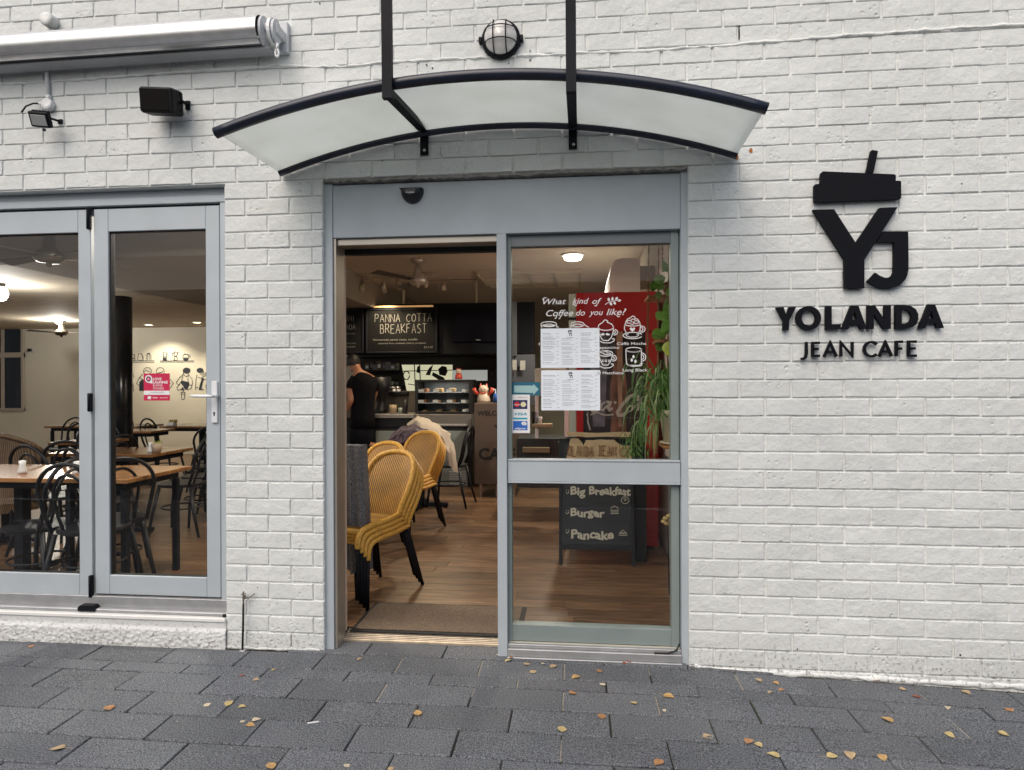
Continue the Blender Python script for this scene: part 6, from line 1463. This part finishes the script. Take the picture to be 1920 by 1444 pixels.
# track lights
M['spotb'] = mat('cream spot', (.45, .40, .32), .5)
def track(lab, px0, px1, py, Y, heads, lit):
    t = thing('track_light', lab, 'track light', (X((px0+px1)/2, Y), Y, CZ), 'spotlight tracks on the cafe ceiling')
    x0, x1 = X(px0, Y), X(px1, Y); b = B(); b.box(x0, x1, Y-.017, Y+.017, CZ-.02, CZ-.0005, .003); b.build('rail', M['spotb'], t)
    for i, hp in enumerate(heads):
        x_ = X(hp, Y); z_ = CZ-.02
        b = B(); b.box(x_-.05, x_+.05, Y-.02, Y+.02, z_-.035, z_-.0005, .004); b.tube([(x_-.05, Y, z_-.03), (x_-.05, Y, z_-.08)], .008, 6); b.build('adaptor', M['spotb'], t)
        s_ = -1 if i % 2 else 1; b = B(); b.tube([(x_-.05, Y, z_-.07), (x_-.05-.02*s_, Y+.09*s_, z_-.16)], [.03, .042], 12); b.build('spot_head', M['spotb'], t, smooth=True)
        if lit: o = lamp(t, (x_-.05-.03*s_, Y+.13*s_, z_-.21), lit, WARM, .04, 'SPOT', spread=95); o.rotation_euler = (rad(30*s_), rad(8), 0)
track('spotlight track nearest the doorway, behind the steel fan', 655, 822, 513, at(740, 513, 4.7).y, (755, 805), 55)
track('second spotlight track, closer to the hanging board', 700, 848, 535, 5.0, (726, 838), 38)
track('spotlight track at the left, running over the cut-off chalkboard', 640, 690, 545, 4.9, (658, 687), 0)
# wall air conditioner
acY = 2.6; t = thing('air_conditioner', 'white split air conditioner high on the right side wall above the red fridge', 'air conditioner', (.55, acY, 2.2))
prof = [(1200, 485), (1166, 484), (1153, 488), (1146, 500), (1142, 520), (1144, 540), (1152, 546), (1176, 548), (1200, 549)]
def lo(p, Y): v = at(p[0], p[1], acY); return (v.x, Y, v.z)
b = B(); n = len(prof); V = [lo(p, acY) for p in prof]+[lo(p, acY+.85) for p in prof]; b.add(V, [tuple(range(n)), tuple(range(n, 2*n))[::-1]]+[(i, n+i, n+(i+1) % n, (i+1) % n) for i in range(n)]); b.build('housing', mat('ac plastic', (.88, .87, .80), .45), t)
B().box(at(1200, 500, acY).x, RX, acY+.1, acY+.7, at(1200, 540, acY).z, at(1200, 495, acY).z).build('wall_plate', M['spotb'], t)
v = at(1160, 546, acY); B().box(v.x-.03, v.x+.02, acY+.08, acY+.8, v.z-.012, v.z-.004).build('air_flap', M['ctr'], t)
# louvred ceiling grid
t = thing('ceiling_grille', 'white louvred light grille set in the ceiling behind the round lamp', 'ceiling grille', (-.5, 5.2, CZ))
x0, x1 = X(900, 5.0), X(1090, 5.0)
for i in range(5): xx = x0+(x1-x0)*i/4; B().box(xx-.012, xx+.012, 4.72, 5.9, CZ-.045, CZ-.0005, .002).build('slat', M['spotb'], t)
for i in range(6): yy = 4.72+i*1.18/5; B().box(x0, x1, yy-.012, yy+.012, CZ-.042, CZ-.001, .002).build('slat', M['spotb'], t)
B().box(x0, x1, 4.73, 5.89, CZ-.003, CZ-.0006).build('diffuser', mat('dull diffuser', (.55, .53, .48), .5), t)

# ------------------------------------------------------------------ red drinks fridge
FYY = 2.03; t = thing('drinks_fridge', 'tall red soft-drink fridge with bottle picture and Coca-Cola script behind the door glass', 'fridge', (X(1160, FYY), FYY+.3, FZ))
fx0, fx1 = X(1081, FYY), X(1233, FYY); fz0, fz1 = FZ+.0, at(1150, 548, FYY).z
M['red'] = mat('red fridge', (.50, .018, .016), .32)
B().box(fx0, fx1, FYY+.03, FYY+.62, fz0+.02, fz1, .008).build('body', M['red'], t)
B().box(fx0, fx1, FYY-.0, FYY+.0295, at(1150, 622, FYY).z, fz1, .004).build('header_panel', M['red'], t)
dz0 = FZ+.12
b = B(); b.box(fx0, fx0+.055, FYY, FYY+.029, dz0, at(1150, 623, FYY).z, .004); b.box(X(1211, FYY), fx1, FYY, FYY+.029, dz0, at(1150, 623, FYY).z, .004); b.box(fx0, fx1, FYY, FYY+.029, FZ+.03, dz0-.001, .004); b.build('door_frame', M['red'], t)
gx0, gx1 = fx0+.056, X(1211, FYY)-.001; gz0, gz1 = dz0+.001, at(1150, 623, FYY).z-.001
B().box(gx0, gx1, FYY+.012, FYY+.029, gz0, gz1).build('picture_panel', mat('dark picture', (.035, .02, .018), .35, var=.6, vs_=5), t)
def FP(px, py, Y=FYY): v = at(px, py, Y); return (v.x, v.z)
def bottle(b, cxp, w_, y0=.0105):
    pr = [(0, 606, .22), (0, 640, .24), (0, 670, .3), (0, 700, .55), (0, 730, .75), (0, 760, .72), (0, 790, .62), (0, 830, .78), (0, 880, .8)]
    L = [FP(cxp-w_*k_, y) for _, y, k_ in pr]; R2 = [FP(cxp+w_*k_, y) for _, y, k_ in pr]; b.poly(L+R2[::-1], FYY+y0-.002, FYY+.0115)
b = B(); bottle(b, 1160, 22); b.build('bottle_picture', mat('cola picture', (.22, .09, .055), .35, var=.5, vs_=9), t)
b = B(); b.poly([FP(1156, 600), FP(1168, 600), FP(1166, 800), FP(1160, 800)], FYY+.004, FYY+.0082); b.build('bottle_highlight', mat('amber picture', (.42, .22, .15), .35, var=.4, vs_=8), t)
b = B(); b.poly([FP(1104, 640), FP(1128, 610), FP(1140, 640), FP(1134, 800), FP(1112, 800)], FYY+.006, FYY+.0113); b.build('glass_picture', mat('slate picture', (.16, .13, .16), .35, var=.5, vs_=9), t)
CS = 5.053
def F2(x, y): return FP(930+x/CS, 680+y/CS)
b = B(); yk = FYY+.002
for s_, wd in (([(860, 500), (868, 480), (870, 560), (893, 640)], .012), ([(905, 440), (930, 395), (955, 370), (985, 368), (985, 400)], .02), ([(905, 440), (915, 462), (950, 455), (990, 430)], .02), ([(1035, 372), (1000, 400), (992, 440), (1012, 452), (1060, 400)], .016), ([(1045, 370), (1085, 378), (1062, 430), (1075, 450), (1105, 430)], .022),
  ([(1330, 360), (1345, 320), (1320, 305), (1270, 320), (1195, 400), (1150, 470), (1160, 498), (1200, 498), (1260, 450)], .026), ([(1245, 440), (1260, 410), (1290, 410), (1300, 435), (1275, 460), (1250, 455), (1245, 440)], .013), ([(1300, 430), (1340, 400), (1370, 330)], .014), ([(1340, 455), (1380, 330)], .018), ([(1355, 400), (1380, 385), (1395, 400), (1380, 450), (1410, 440)], .016),
  ([(895, 495), (960, 470), (1010, 492), (1060, 498), (1115, 492)], .012)): b.stroke([F2(*p) for p in s_], wd, yk-.001, FYY+.0035)
q = F2(1130, 378); b.lathe([(0, 0), (.012, 0), (.012, .002), (0, .002)], (q[0], yk, q[1]), 10, 'y')
b.build('script_lettering', mat('pale script', (.55, .45, .40), .5), t)
b = B(); text_into(b, 'BOTTLE AND TRADE MARK REG', *F2(947, 530), .014, F2(1370, 0)[0]-F2(947, 0)[0], yk); b.build('small_print', mat('dim print', (.16, .14, .13), .5), t)
B().box(X(1067, FYY), fx0-.001, FYY+.01, FYY+.1, FZ, fz1-.005, .004).build('white_edge', mat('white edge strip', (.55, .56, .48), .4), t)
B().box(X(1066, FYY), fx0-.0005, FYY+.005, FYY+.11, at(1075, 600, FYY).z, at(1075, 595, FYY).z, .002).build('hinge_band', M['gap'], t)
q = thing('window_shelf_rack', 'white display rack with cup shelves glimpsed beside the menu sheets, behind the door glass', 'rack', (X(1035, 3.1), 3.1, FZ))
PB(1003, 691, 1062, 742, 3.1, .02, .003).build('upright_panel', mat('greenish white', (.55, .60, .50), .3, var=.1), q)
PB(1003, 742, 1009, 822, 3.1, .03, .003).build('upright', M['whitepl'], q); PB(1058, 742, 1066, 822, 3.1, .03, .003).build('upright', M['whitepl'], q)
PB(998, 795, 1035, 801, 3.02, .12, .003).build('shelf_board', mat('wood shelf', (.35, .27, .16), .5), q)
PB(979, 839, 1030, 849, 3.2, .2, .003).build('shelf_board', mat('wood shelf low', (.22, .17, .1), .5), q)
PB(968, 822, 1066, 915, 3.25, .5, .004).build('cabinet', mat('dark cabinet', (.02, .021, .02), .5, var=.3), q)
for i, px in enumerate((1000, 1006, 1013)):
    v = at(px, 795, 3.08); s = thing('cup', 'small %s cup on the narrow wooden shelf behind the door glass' % ('dark', 'grey', 'white')[i], 'cup', (v.x, 3.08, v.z+.002), 'cups on the narrow shelf')
    b = B(); b.lathe([(.012, v.z+.002), (.02, v.z+.07+.05*(i == 0)), (0, v.z+.07+.05*(i == 0))], (v.x, 3.08, 0), 12); b.build('body', (M['ctr'], M['ink'], M['whitepl'])[i], s, smooth=True)
for i, (p, y0, y1) in enumerate(((964, 672, 690), (980, 673, 690))):
    s = thing('poster', ('pale price poster', 'second pale price poster')[i]+' on the dark wall behind the door glass', 'poster', at(p, 690, 4.6), 'posters on the dark wall'); PB(p-5, y0+3, p+5, y1+4, 4.6, .01, .001).build('paper', mat('dim paper', (.28, .27, .24), .6), s)
PB(954, 565, 969, 668, 4.63, .05, .002).build('dark_panel', mat('charcoal board', (.03, .032, .036), .6), kind='structure')
s = thing('dark_partition', 'dark partition with posters behind the order counter', 'partition', at(985, 700, 4.7)); PB(954, 665, 1003, 760, 4.66, .06, .002).build('panel', mat('partition', (.04, .042, .05), .6), s)

# ------------------------------------------------------------------ A-frame board with cardboard sign
AY = 1.56
t = thing('a_frame_board', 'black A-frame chalkboard listing Big Breakfast, Burger and Pancake behind the door glass', 'sandwich board', (X(1120, AY), AY+.15, FZ))
ax0, ax1 = X(1047, AY), X(1190, AY); az1 = at(1120, 824, AY+.06).z
def ap(u, v, dy=0): # u 0..1 across, v 0..1 up; the front face leans back
    return (ax0+(ax1-ax0)*u, AY+.16*v+dy, FZ+(az1-FZ)*v)
def aquad(b, u0, v0, u1, v1, dy, th=.012):
    P = [ap(u0, v0, dy), ap(u1, v0, dy), ap(u1, v1, dy), ap(u0, v1, dy)]; b.add(P+[(x, y+th, z) for x, y, z in P], [(0, 1, 2, 3), (7, 6, 5, 4), (0, 4, 5, 1), (1, 5, 6, 2), (2, 6, 7, 3), (3, 7, 4, 0)])
b = B(); aquad(b, .03, .13, .97, .97, 0); b.build('board', mat('board black', (.012, .014, .02), .5, var=.2), t)
b = B(); aquad(b, 0, 0, .045, 1, -.008, .028); aquad(b, .955, 0, 1, 1, -.008, .028); aquad(b, .046, .965, .954, 1, -.008, .028); aquad(b, .046, .12, .954, .155, -.008, .028); b.build('frame', M['ctr'], t)
b = B(); b.box(ax0, ax0+.03, AY+.46, AY+.48, FZ, FZ+.02); 
for xx in (ax0+.01, ax1+.03): b.tube([(xx, AY+.19, az1-.03), (xx+.02, AY+.5, FZ)], .015, 6)
b.build('rear_leg', M['ctr'], t)
b = B(); b.box(ax1+.012, X(1212, AY+.1), AY+.12, AY+.5, FZ, az1-.06, .004); b.build('side_panel', M['ctr'], t)
M['bigchalk'] = mat('cream chalk pen', (.52, .50, .42), .7)
def alet(body, px0, px1, pyb, h, bold):
    zb = (at((px0+px1)/2, pyb, AY+.1).z); v = (zb-FZ)/(az1-FZ); Y = AY+.16*v-.006; x0 = X(px0, Y); x1 = X(px1, Y)
    V, Fs = text_mesh(body, 0, bold); xa = min(q[0] for q in V); xb = max(q[0] for q in V); k = (x1-x0)/(xb-xa); kz = h/.73
    n_ = len(body); P = []
    for q in V:
        u = (q[0]-xa)/(xb-xa); z = zb+q[1]*kz+.006*sin(u*n_*2.1); P.append((x0+(q[0]-xa)*k, AY+.16*(z-FZ)/(az1-FZ)-.006, z))
    b = B(); b.add(P, Fs); b.build('chalk_word', M['bigchalk'], t)
alet('Big', 1069, 1097, 927, .058, .035); alet('Breakfast', 1104, 1182, 927, .058, .035); alet('Burger', 1069, 1133, 966, .056, .035); alet('Pancake', 1070, 1150, 1006, .062, .035)
def adraw(pts, wd=.005, closed=True):
    b = B(); P = []
    for p in pts:
        q = at(p[0], p[1], AY+.05); v = (q.z-FZ)/(az1-FZ); q = at(p[0], p[1], AY+.16*v-.006); P.append(q)
    b.tube(P, wd/2, 5, closed=closed); b.build('chalk_doodle', M['bigchalk'], t)
adraw([(1172+7*cos(a)*(1+.12*sin(a*5)), 938+6.5*sin(a)) for a in [i*pi/10 for i in range(20)]]); adraw([(1172+2*cos(a), 937+2*sin(a)) for a in [i*pi/4 for i in range(8)]])
adraw([(1145, 957), (1146, 952), (1152, 949), (1158, 952), (1160, 957)]); adraw([(1145, 960), (1160, 960)], closed=False); adraw([(1145, 963), (1160, 963)], closed=False)
adraw([(1161, 1004), (1161, 999), (1175, 999), (1176, 1004)]); adraw([(1163, 998), (1168, 994), (1173, 998)], closed=False); adraw([(1161, 1001), (1175, 1001)], closed=False)
for py in (919, 957, 993): adraw([(1062, py), (1062.5, py+1.5)], .006, False); adraw([(1066, py), (1066.3, py+1.5)], .006, False); adraw([(1061, py+4), (1064, py+7), (1067, py+3)], .006, False)
# torn cardboard sign standing on it
CYY = AY+.11
t = thing('cardboard_sign', 'torn cardboard sign hand-lettered YOLANDA JEAN CAFE propped against the A-frame board', 'cardboard sign', (X(1120, CYY), CYY, at(1120, 862, CYY).z))
def c2(x, y, Y=CYY): v = at(930+x/CS, 680+y/CS, Y); return (v.x, v.z)
r = random.Random(2)
def torn(P, k=4, j=5):
    out = []
    for a, c in zip(P, P[1:]+P[:1]):
        for i in range(k): u = i/k; out.append((a[0]+(c[0]-a[0])*u+r.uniform(-j, j), a[1]+(c[1]-a[1])*u+r.uniform(-j, j)))
    return out
card = mat('cardboard', (.62, .47, .28), .85, bump=.001, bs=60, var=.12, vs_=14)
b = B(); b.poly([c2(*p) for p in torn([(640, 1000), (690, 800), (700, 720), (780, 715), (830, 780), (850, 730), (1120, 730), (1190, 785), (1260, 790), (1295, 1000)])], CYY-.004, CYY+.004); b.build('sheet', card, t)
b = B(); b.poly([c2(*p) for p in torn([(665, 655), (860, 665), (1280, 655), (1280, 700), (860, 705), (680, 695)], 4, 4)], CYY-.012, CYY-.0045); b.build('top_strip', card, t)
b = B(); b.poly([c2(*p) for p in ((640, 702), (1300, 702), (1300, 712), (640, 712))], CYY-.01, CYY-.0044); b.build('rail', M['ctr'], t)
b = B(); pen = mat('felt pen', (.25, .09, .05), .8)
for body, x0, x1, y0, y1 in (('OLANDA', 675, 925, 790, 885), ('JEAN', 955, 1145, 790, 885), ('CA', 1170, 1290, 800, 885)):
    a_, c_ = c2(x0, y1), c2(x1, y0); hand(b, body, a_[0], c_[0], a_[1], c_[1], .003, CYY-.007, CYY-.0041, jit=.05, outline=.010)
b.build('hand_lettering', pen, t)

# door mat
t = thing('door_mat', 'brown doormat with black rubber edging lying inside the doorway', 'doormat', (-.75, .62, FZ))
z_ = FZ+.0008
def fl_(px, py, z):
    d = fw + rt*((px-960)/F) - up*((py-722)/F); k = (z-CH)/d.z; return Vector((0, CY, CH))+d*k
P = [fl_(655, 1184, z_), fl_(975, 1196, z_), fl_(975, 1140, z_), fl_(718, 1130, z_)]
mx0, mx1 = P[0].x, P[1].x; my0, my1 = (P[0].y+P[1].y)/2, (P[2].y+P[3].y)/2; mx1 = max(mx1, P[2].x)
b = B(); b.box(mx0, mx1, my0, my1, z_, z_+.006, .003); b.build('rubber_edge', M['gap'], t)
b = B(); b.box(mx0+.022, mx1-.022, my0+.022, my1-.022, z_+.0062, z_+.0105, .002); b.build('pile', mat('brown pile', (.13, .095, .065), .95, bump=.002, bs=260, var=.35, vs_=90), t)

# ------------------------------------------------------------------ plants by the window
PYY = .55
M['leaf'] = mat('pothos leaf', (.14, .30, .035), .35, var=.3, vs_=12, coat=.2); M['leafy'] = mat('yellow leaf', (.38, .46, .05), .4, var=.2, vs_=12); M['blade_g'] = mat('spider plant blade', (.10, .20, .045), .42, var=.35, vs_=9); M['blade_p'] = mat('pale blade', (.30, .38, .17), .45)
M['shelfw'] = wood_mat('orange shelf wood', ((.22, .09, .035), (.34, .15, .06), (.45, .22, .1)), (2, 10, 10), .45, perobj=False); M['rope'] = mat('jute rope', (.20, .13, .06), .95, bump=.002, bs=220)
sh = thing('hanging_shelf', 'wooden shelf on twisted ropes hanging inside the right end of the door glass', 'hanging shelf', (.52, .62, 1.0))
def HS(px, py, Y): return at(px, py, Y)
for (px0, px1, pyt, Y) in ((1212, 1300, 557, .75), (1228, 1300, 638, .62), (1240, 1300, 833, .5)):
    v = HS(px0, pyt, Y); b = B(); b.box(v.x, RX-.01, Y-.09, Y+.13, v.z-.018, v.z, .003); b.build('shelf_board', M['shelfw'], sh)
for (pt, pb, Y) in (((1219, 440), (1212, 830), .75), ((1237, 440), (1232, 850), .64), ((1238, 440), (1243, 510), .62), ((1256, 440), (1251, 830), .6)):
    a, c = HS(*pt, Y), HS(*pb, Y); b = B()
    n = 60; a = a+Vector((0, 0, .45))
    for k_ in range(2): b.tube([a.lerp(c, i/n)+Vector((.0025*cos(i*1.3+k_*pi), .0025*sin(i*1.3+k_*pi), 0)) for i in range(n+1)], .0032, 5)
    b.build('rope', M['rope'], sh, smooth=True)
def leafmesh(L, w_, m, heart=True, seed=0):
    r = random.Random(seed); b = B(); V = []; n = 7
    for i in range(n+1):
        u = i/n; ww = w_*sin(pi*min(1, u*1.0))**.7*(1.25-u*.7)*.5+.0005; z = -.25*L*u*u
        V += [(-ww, u*L, z+ww*.35), (0, u*L, z), (ww, u*L, z+ww*.35)]
    b.add(V, [f for i in range(n) for f in ((3*i, 3*i+1, 3*i+4, 3*i+3), (3*i+1, 3*i+2, 3*i+5, 3*i+4))]); return b.mesh('leaf', m, True)
LM = [leafmesh(.085, .06, M['leaf']), leafmesh(.07, .045, M['leaf']), leafmesh(.10, .075, M['leaf']), leafmesh(.09, .07, M['leafy'])]
vn = thing('pothos_vine', 'trailing pothos vine with broad green leaves on the hanging shelf', 'plant', (.52, .5, 1.6))
r = random.Random(17)
LL = [(1248, 520, 0, 230), (1236, 525, 2, 195), (1226, 528, 1, 160), (1240, 548, 1, 200), (1252, 510, 1, 300), (1256, 535, 2, 170), (1252, 570, 2, 190), (1240, 590, 0, 140), (1256, 600, 0, 220), (1249, 615, 1, 170), (1222, 630, 2, 100), (1246, 620, 1, 60), (1228, 650, 0, 80), (1253, 640, 3, 185), (1258, 668, 3, 160), (1246, 690, 0, 150), (1254, 700, 2, 190), (1245, 585, 0, 250), (1260, 560, 1, 200), (1256, 720, 2, 210), (1243, 735, 0, 170), (1258, 745, 1, 140), (1250, 760, 2, 200), (1238, 715, 1, 120)]
for px, py, k_, a in LL:
    Y = r.uniform(.42, .62); p_ = at(px, py, Y); o = link('leaf', LM[k_], vn, loc=p_); o.rotation_euler = (rad(r.uniform(40, 75)), rad(r.uniform(-25, 25)), 0); o.rotation_euler = (Matrix.Rotation(rad(a-180), 3, 'Y') @ Euler((rad(-90+r.uniform(-35, 35)), rad(r.uniform(-40, 40)), 0)).to_matrix()).to_euler()
b = B(); P = [at(px, py, .52) for px, py in ((1260, 500), (1252, 530), (1245, 560), (1252, 600), (1246, 640), (1255, 690), (1248, 740), (1256, 770))]; b.tube(P, .003, 6)
P = [at(px, py, .5) for px, py in ((1252, 640), (1238, 632), (1226, 628), (1215, 640))]; b.tube(P, .002, 5); b.build('stem', mat('brown stem', (.12, .07, .03), .7), vn, smooth=True)
v = at(1247, 537, .66); b = B(); b.lathe([(.0, v.z-.05), (.03, v.z-.03), (.04, v.z), (.03, v.z+.02), (0, v.z+.03)], (v.x+.02, .66, 0), 12); b.build('pod', mat('brown pod', (.16, .055, .02), .6), vn, smooth=True)
# white pot and spider plant
pt_ = thing('white_pot', 'cream plant pot standing on the lowest hanging board', 'plant pot', at(1250, 830, .5)); v = at(1253, 832, .5)
b = B(); b.lathe([(.058, v.z+.004), (.085, v.z+.16), (.09, v.z+.162), (.09, v.z+.19), (.08, v.z+.19), (.078, v.z+.165), (0, v.z+.165)], (v.x+.035, .5, 0), 24); b.build('body', mat('cream pot', (.66, .58, .42), .5), pt_, smooth=True)
b = B(); b.lathe([(.0, v.z+.0003), (.075, v.z+.0003), (.085, v.z+.012), (.06, v.z+.0035), (0, v.z+.0035)], (v.x+.035, .5, 0), 24); b.build('saucer', mat('cream saucer', (.62, .54, .4), .5), pt_, smooth=True)
sp_ = thing('spider_plant', 'variegated spider plant with long arching blades hanging in front of the red fridge', 'plant', at(1235, 760, .5))
r = random.Random(33)
def blade(base, dx, dy, L, rise, w_, m, name='blade'):
    P = []; n = 9; b = B(); V = []
    for i in range(n+1):
        u = i/n; h = Vector((dx, dy, 0))*(L*.68*sin(u*pi*.5)); z = rise*sin(u*pi*.5*1.3)*L - (u**2.2)*L*.8
        p_ = base+h+Vector((0, 0, z)); ww = w_*(1-u**3)*.5+.0004; sd_ = Vector((-dy, dx, 0)).normalized() if hypot(dx, dy) > .01 else Vector((1, 0, 0)); sd_ = (sd_*.5+Vector((.8, 0, 0))).normalized()
        V += [p_-sd_*ww, p_+Vector((0, .002, -ww*.3)), p_+sd_*ww]
    b.add(V, [f for i in range(n) for f in ((3*i, 3*i+1, 3*i+4, 3*i+3), (3*i+1, 3*i+2, 3*i+5, 3*i+4))]); b.build(name, m, sp_, smooth=True)
for i in range(130):
    px = r.uniform(1226, 1258); py = r.uniform(715, 790); base = at(px, py, r.uniform(.42, .6)); a = r.uniform(pi*.75, pi*1.7) if r.random() < .8 else r.uniform(0, 2*pi)
    L = r.uniform(.12, .30); blade(base, cos(a), sin(a)*.5, L, r.uniform(.3, 1.0), r.uniform(.006, .012), M['blade_g'] if r.random() < .78 else M['blade_p'])
for i in range(34):
    px = r.uniform(1172, 1216); py = r.uniform(818, 858); base = at(px, py, r.uniform(.45, .6)); a = r.uniform(0, 2*pi); blade(base, cos(a), sin(a)*.5, r.uniform(.06, .16), r.uniform(.3, .9), .007, M['blade_g'])
for i in range(14):
    px = r.uniform(1200, 1240); base = at(px, r.uniform(775, 800), .5); blade(base, r.uniform(-.35, .1), -.1, r.uniform(.2, .32), .1, .009, M['blade_p'] if i % 2 else M['blade_g'])
b = B(); b.tube([at(1228, 740, .5), at(1205, 745, .48), at(1190, 780, .48), at(1190, 840, .5)], .002, 5); b.build('runner', M['blade_p'], sp_, smooth=True)
# far shelf with small bits at the right
t = thing('flower_bunch', 'pale yellow artificial blossoms low at the right behind the door glass', 'flowers', at(1253, 980, .9))
b = B()
for i, (px, py) in enumerate(((1247, 972), (1253, 968), (1258, 976), (1250, 982), (1257, 966), (1244, 978))):
    v = at(px, py, .9+.02*i); b.lathe([(0, v.z-.012), (.017, v.z-.004), (.014, v.z+.008), (0, v.z+.013)], (v.x, v.y, 0), 9)
b.build('petals', mat('butter petals', (.6, .46, .2), .6), t, smooth=True)
b = B(); v = at(1252, 985, .95); b.tube([(v.x, .95, v.z), (v.x+.01, .96, FZ)], .004, 6); b.build('stem', M['ctr'], t)

# ------------------------------------------------------------------ fallen leaves on the paving
r = random.Random(44)
def birch(seed, L, m):
    r = random.Random(seed); b = B(); V = []; n = 7; cu = r.uniform(-.5, .9)
    for i in range(n+1):
        u = i/n; ww = L*.40*(sin(pi*u**.75)**.8 if 0 < u < 1 else .02)*(1.1-.35*u)
        z = .001+.22*L*(u-.5)**2*cu+.03*L*sin(u*5+seed); k_ = r.uniform(.9, 1.1)
        V += [((u-.5)*L, -ww*k_, z+ww*.35*(.4+cu*.6)), ((u-.5)*L, 0, z), ((u-.5)*L, ww, z+ww*.30)]
    mn = min(v[2] for v in V); V = [(x, y, z-mn+.0008) for x, y, z in V]
    b.add(V, [f for i in range(n) for f in ((3*i, 3*i+1, 3*i+4, 3*i+3), (3*i+1, 3*i+2, 3*i+5, 3*i+4))])
    return b, V[1]
cols = {'orange': (.36, .19, .085), 'amber': (.44, .28, .11), 'yellow': (.48, .38, .17), 'tan': (.42, .31, .18), 'pale': (.55, .48, .35), 'russet': (.26, .07, .035)}
lmats = {k: mat(k+' leaf', v, .55, var=.25, vs_=60, bump=.0004, bs=200) for k, v in cols.items()}
LV = [(203, 1328, 1.5, 'orange'), (107, 1404, 1.5, 'tan'), (58, 1213, .9, 'orange'), (389, 1322, .9, 'pale'), (430, 1319, 1.2, 'yellow'), (454, 1325, .9, 'yellow'), (481, 1350, 1, 'pale'), (470, 1360, 1, 'amber'), (455, 1353, .6, 'pale'), (452, 1267, .7, 'russet'), (480, 1275, .9, 'tan'), (513, 1256, .7, 'yellow'),
 (507, 1436, 1.3, 'amber'), (649, 1436, .8, 'pale'), (673, 1236, .8, 'tan'), (783, 1338, 1.3, 'amber'), (733, 1442, .7, 'tan'), (933, 1228, .5, 'pale'), (952, 1239, 1, 'yellow'), (960, 1233, .8, 'orange'), (988, 1246, .9, 'tan'), (1000, 1260, 1, 'tan'), (1018, 1245, .6, 'pale'), (1038, 1250, 1.1, 'tan'), (1079, 1270, 1.3, 'amber'), (1124, 1259, .8, 'orange'), (1074, 1300, 1, 'orange'), (1129, 1284, .9, 'pale'),
 (1188, 1318, .9, 'yellow'), (1254, 1306, 1.4, 'amber'), (1246, 1332, .6, 'pale'), (1128, 1343, 1.2, 'orange'), (1054, 1367, 1.3, 'yellow'), (1328, 1382, 1.2, 'tan'), (1403, 1391, 1.2, 'orange'), (1423, 1397, 1, 'yellow'), (1450, 1416, 1.3, 'yellow'), (1561, 1418, 1.2, 'yellow'), (1594, 1417, 1.4, 'tan'), (1655, 1421, 1.2, 'amber'), (1234, 1431, 1.3, 'orange'), (1422, 1275, 1, 'tan'), (1455, 1281, 1, 'amber'), (1444, 1298, .8, 'tan'), (1465, 1294, .9, 'orange'),
 (1643, 1275, 1, 'orange'), (1692, 1292, 1, 'tan'), (1718, 1306, 1, 'russet'), (1812, 1298, 1.2, 'tan'), (1777, 1327, .9, 'pale'), (1663, 1349, 1.4, 'amber'), (1781, 1378, 1.1, 'yellow'), (1882, 1376, 1.1, 'yellow'), (1894, 1331, 1.1, 'orange'), (1180, 1241, .8, 'russet'), (1171, 1243, .7, 'russet')]
def place(px):
    for lim, s_ in ((150, 'below the left folding door'), (330, 'below the stickered folding door'), (420, 'below the brick pier edge'), (500, 'near the service pipe'), (620, 'below the brick pier'), (940, 'in front of the open doorway'), (1030, 'by the door mullion'), (1160, 'below the door glass'), (1300, 'below the right door jamb'), (1500, 'left of the sign letters'), (1700, 'below the sign letters'), (2000, 'toward the right edge')):
        if px < lim: return s_
def depthw(py):
    for lim, s_ in ((1262, 'by the wall'), (1300, 'in the second paver row'), (1345, 'in the third paver row'), (1390, 'in the fourth paver row'), (1500, 'at the photo bottom')):
        if py < lim: return s_
seenl = set()
for i, (px, py, s_, c_) in enumerate(LV):
    p_ = fl_(px, py, 0.0); p_ = fl_(px, py, gz(p_.x)+.002); L = .036*s_
    bb, tip = birch(i, L, None); size = 'large' if s_ > 1.15 else ('small' if s_ < .85 else 'mid-sized')
    lab = '%s %s fallen leaf %s, %s' % (size, c_, depthw(py), place(px))
    if lab in seenl: lab = lab.replace('fallen leaf', 'curled leaf')
    seenl.add(lab)
    me = bb.mesh('fallen_leaf', lmats[c_], True); o = link('fallen_leaf', me, None, loc=(p_.x, p_.y, gz(p_.x)+.0012)); o.rotation_euler = (0, 0, r.uniform(0, 6.28)); tag(o, lab, 'leaf', 'birch leaves fallen on the paving')
    if s_ > .95 and i % 2: 
        b = B(); b.tube([tip, (tip[0]-L*.35, tip[1]+L*.06, .001), (tip[0]-L*.6, tip[1]+L*.2, .0015)], .0006, 4); b.build('stalk', lmats['tan'], o, local=True)
# crumbs, grit and litter
b = B()
for i in range(700):
    x = r.uniform(-3.3, 2.3); y = -abs(r.gauss(0, .5))-.01 if i % 3 else r.uniform(-.05, -.005); s_ = r.uniform(.0012, .003); z = gz(x)+.0005
    if y < -1.7: continue
    b.box(x, x+s_*1.6, y, y+s_, z, z+s_*.7)
b.build('grit', mat('pale grit', (.35, .31, .25), .9, var=.5, vs_=40), kind='stuff')
for px, py in ((587, 1356),): 
    p_ = fl_(px, py, .003); o = B().tube([(-.02, -.008, .003), (.02, .008, .003)], .0028, 6).build('litter_stick', M['white']); o.location = p_; tag(o, 'tiny white paper stick lying on the pavers in front of the doorway', 'litter')
S.cycles.film_filter_width = 1.5 if hasattr(S.cycles, 'film_filter_width') else 1.5
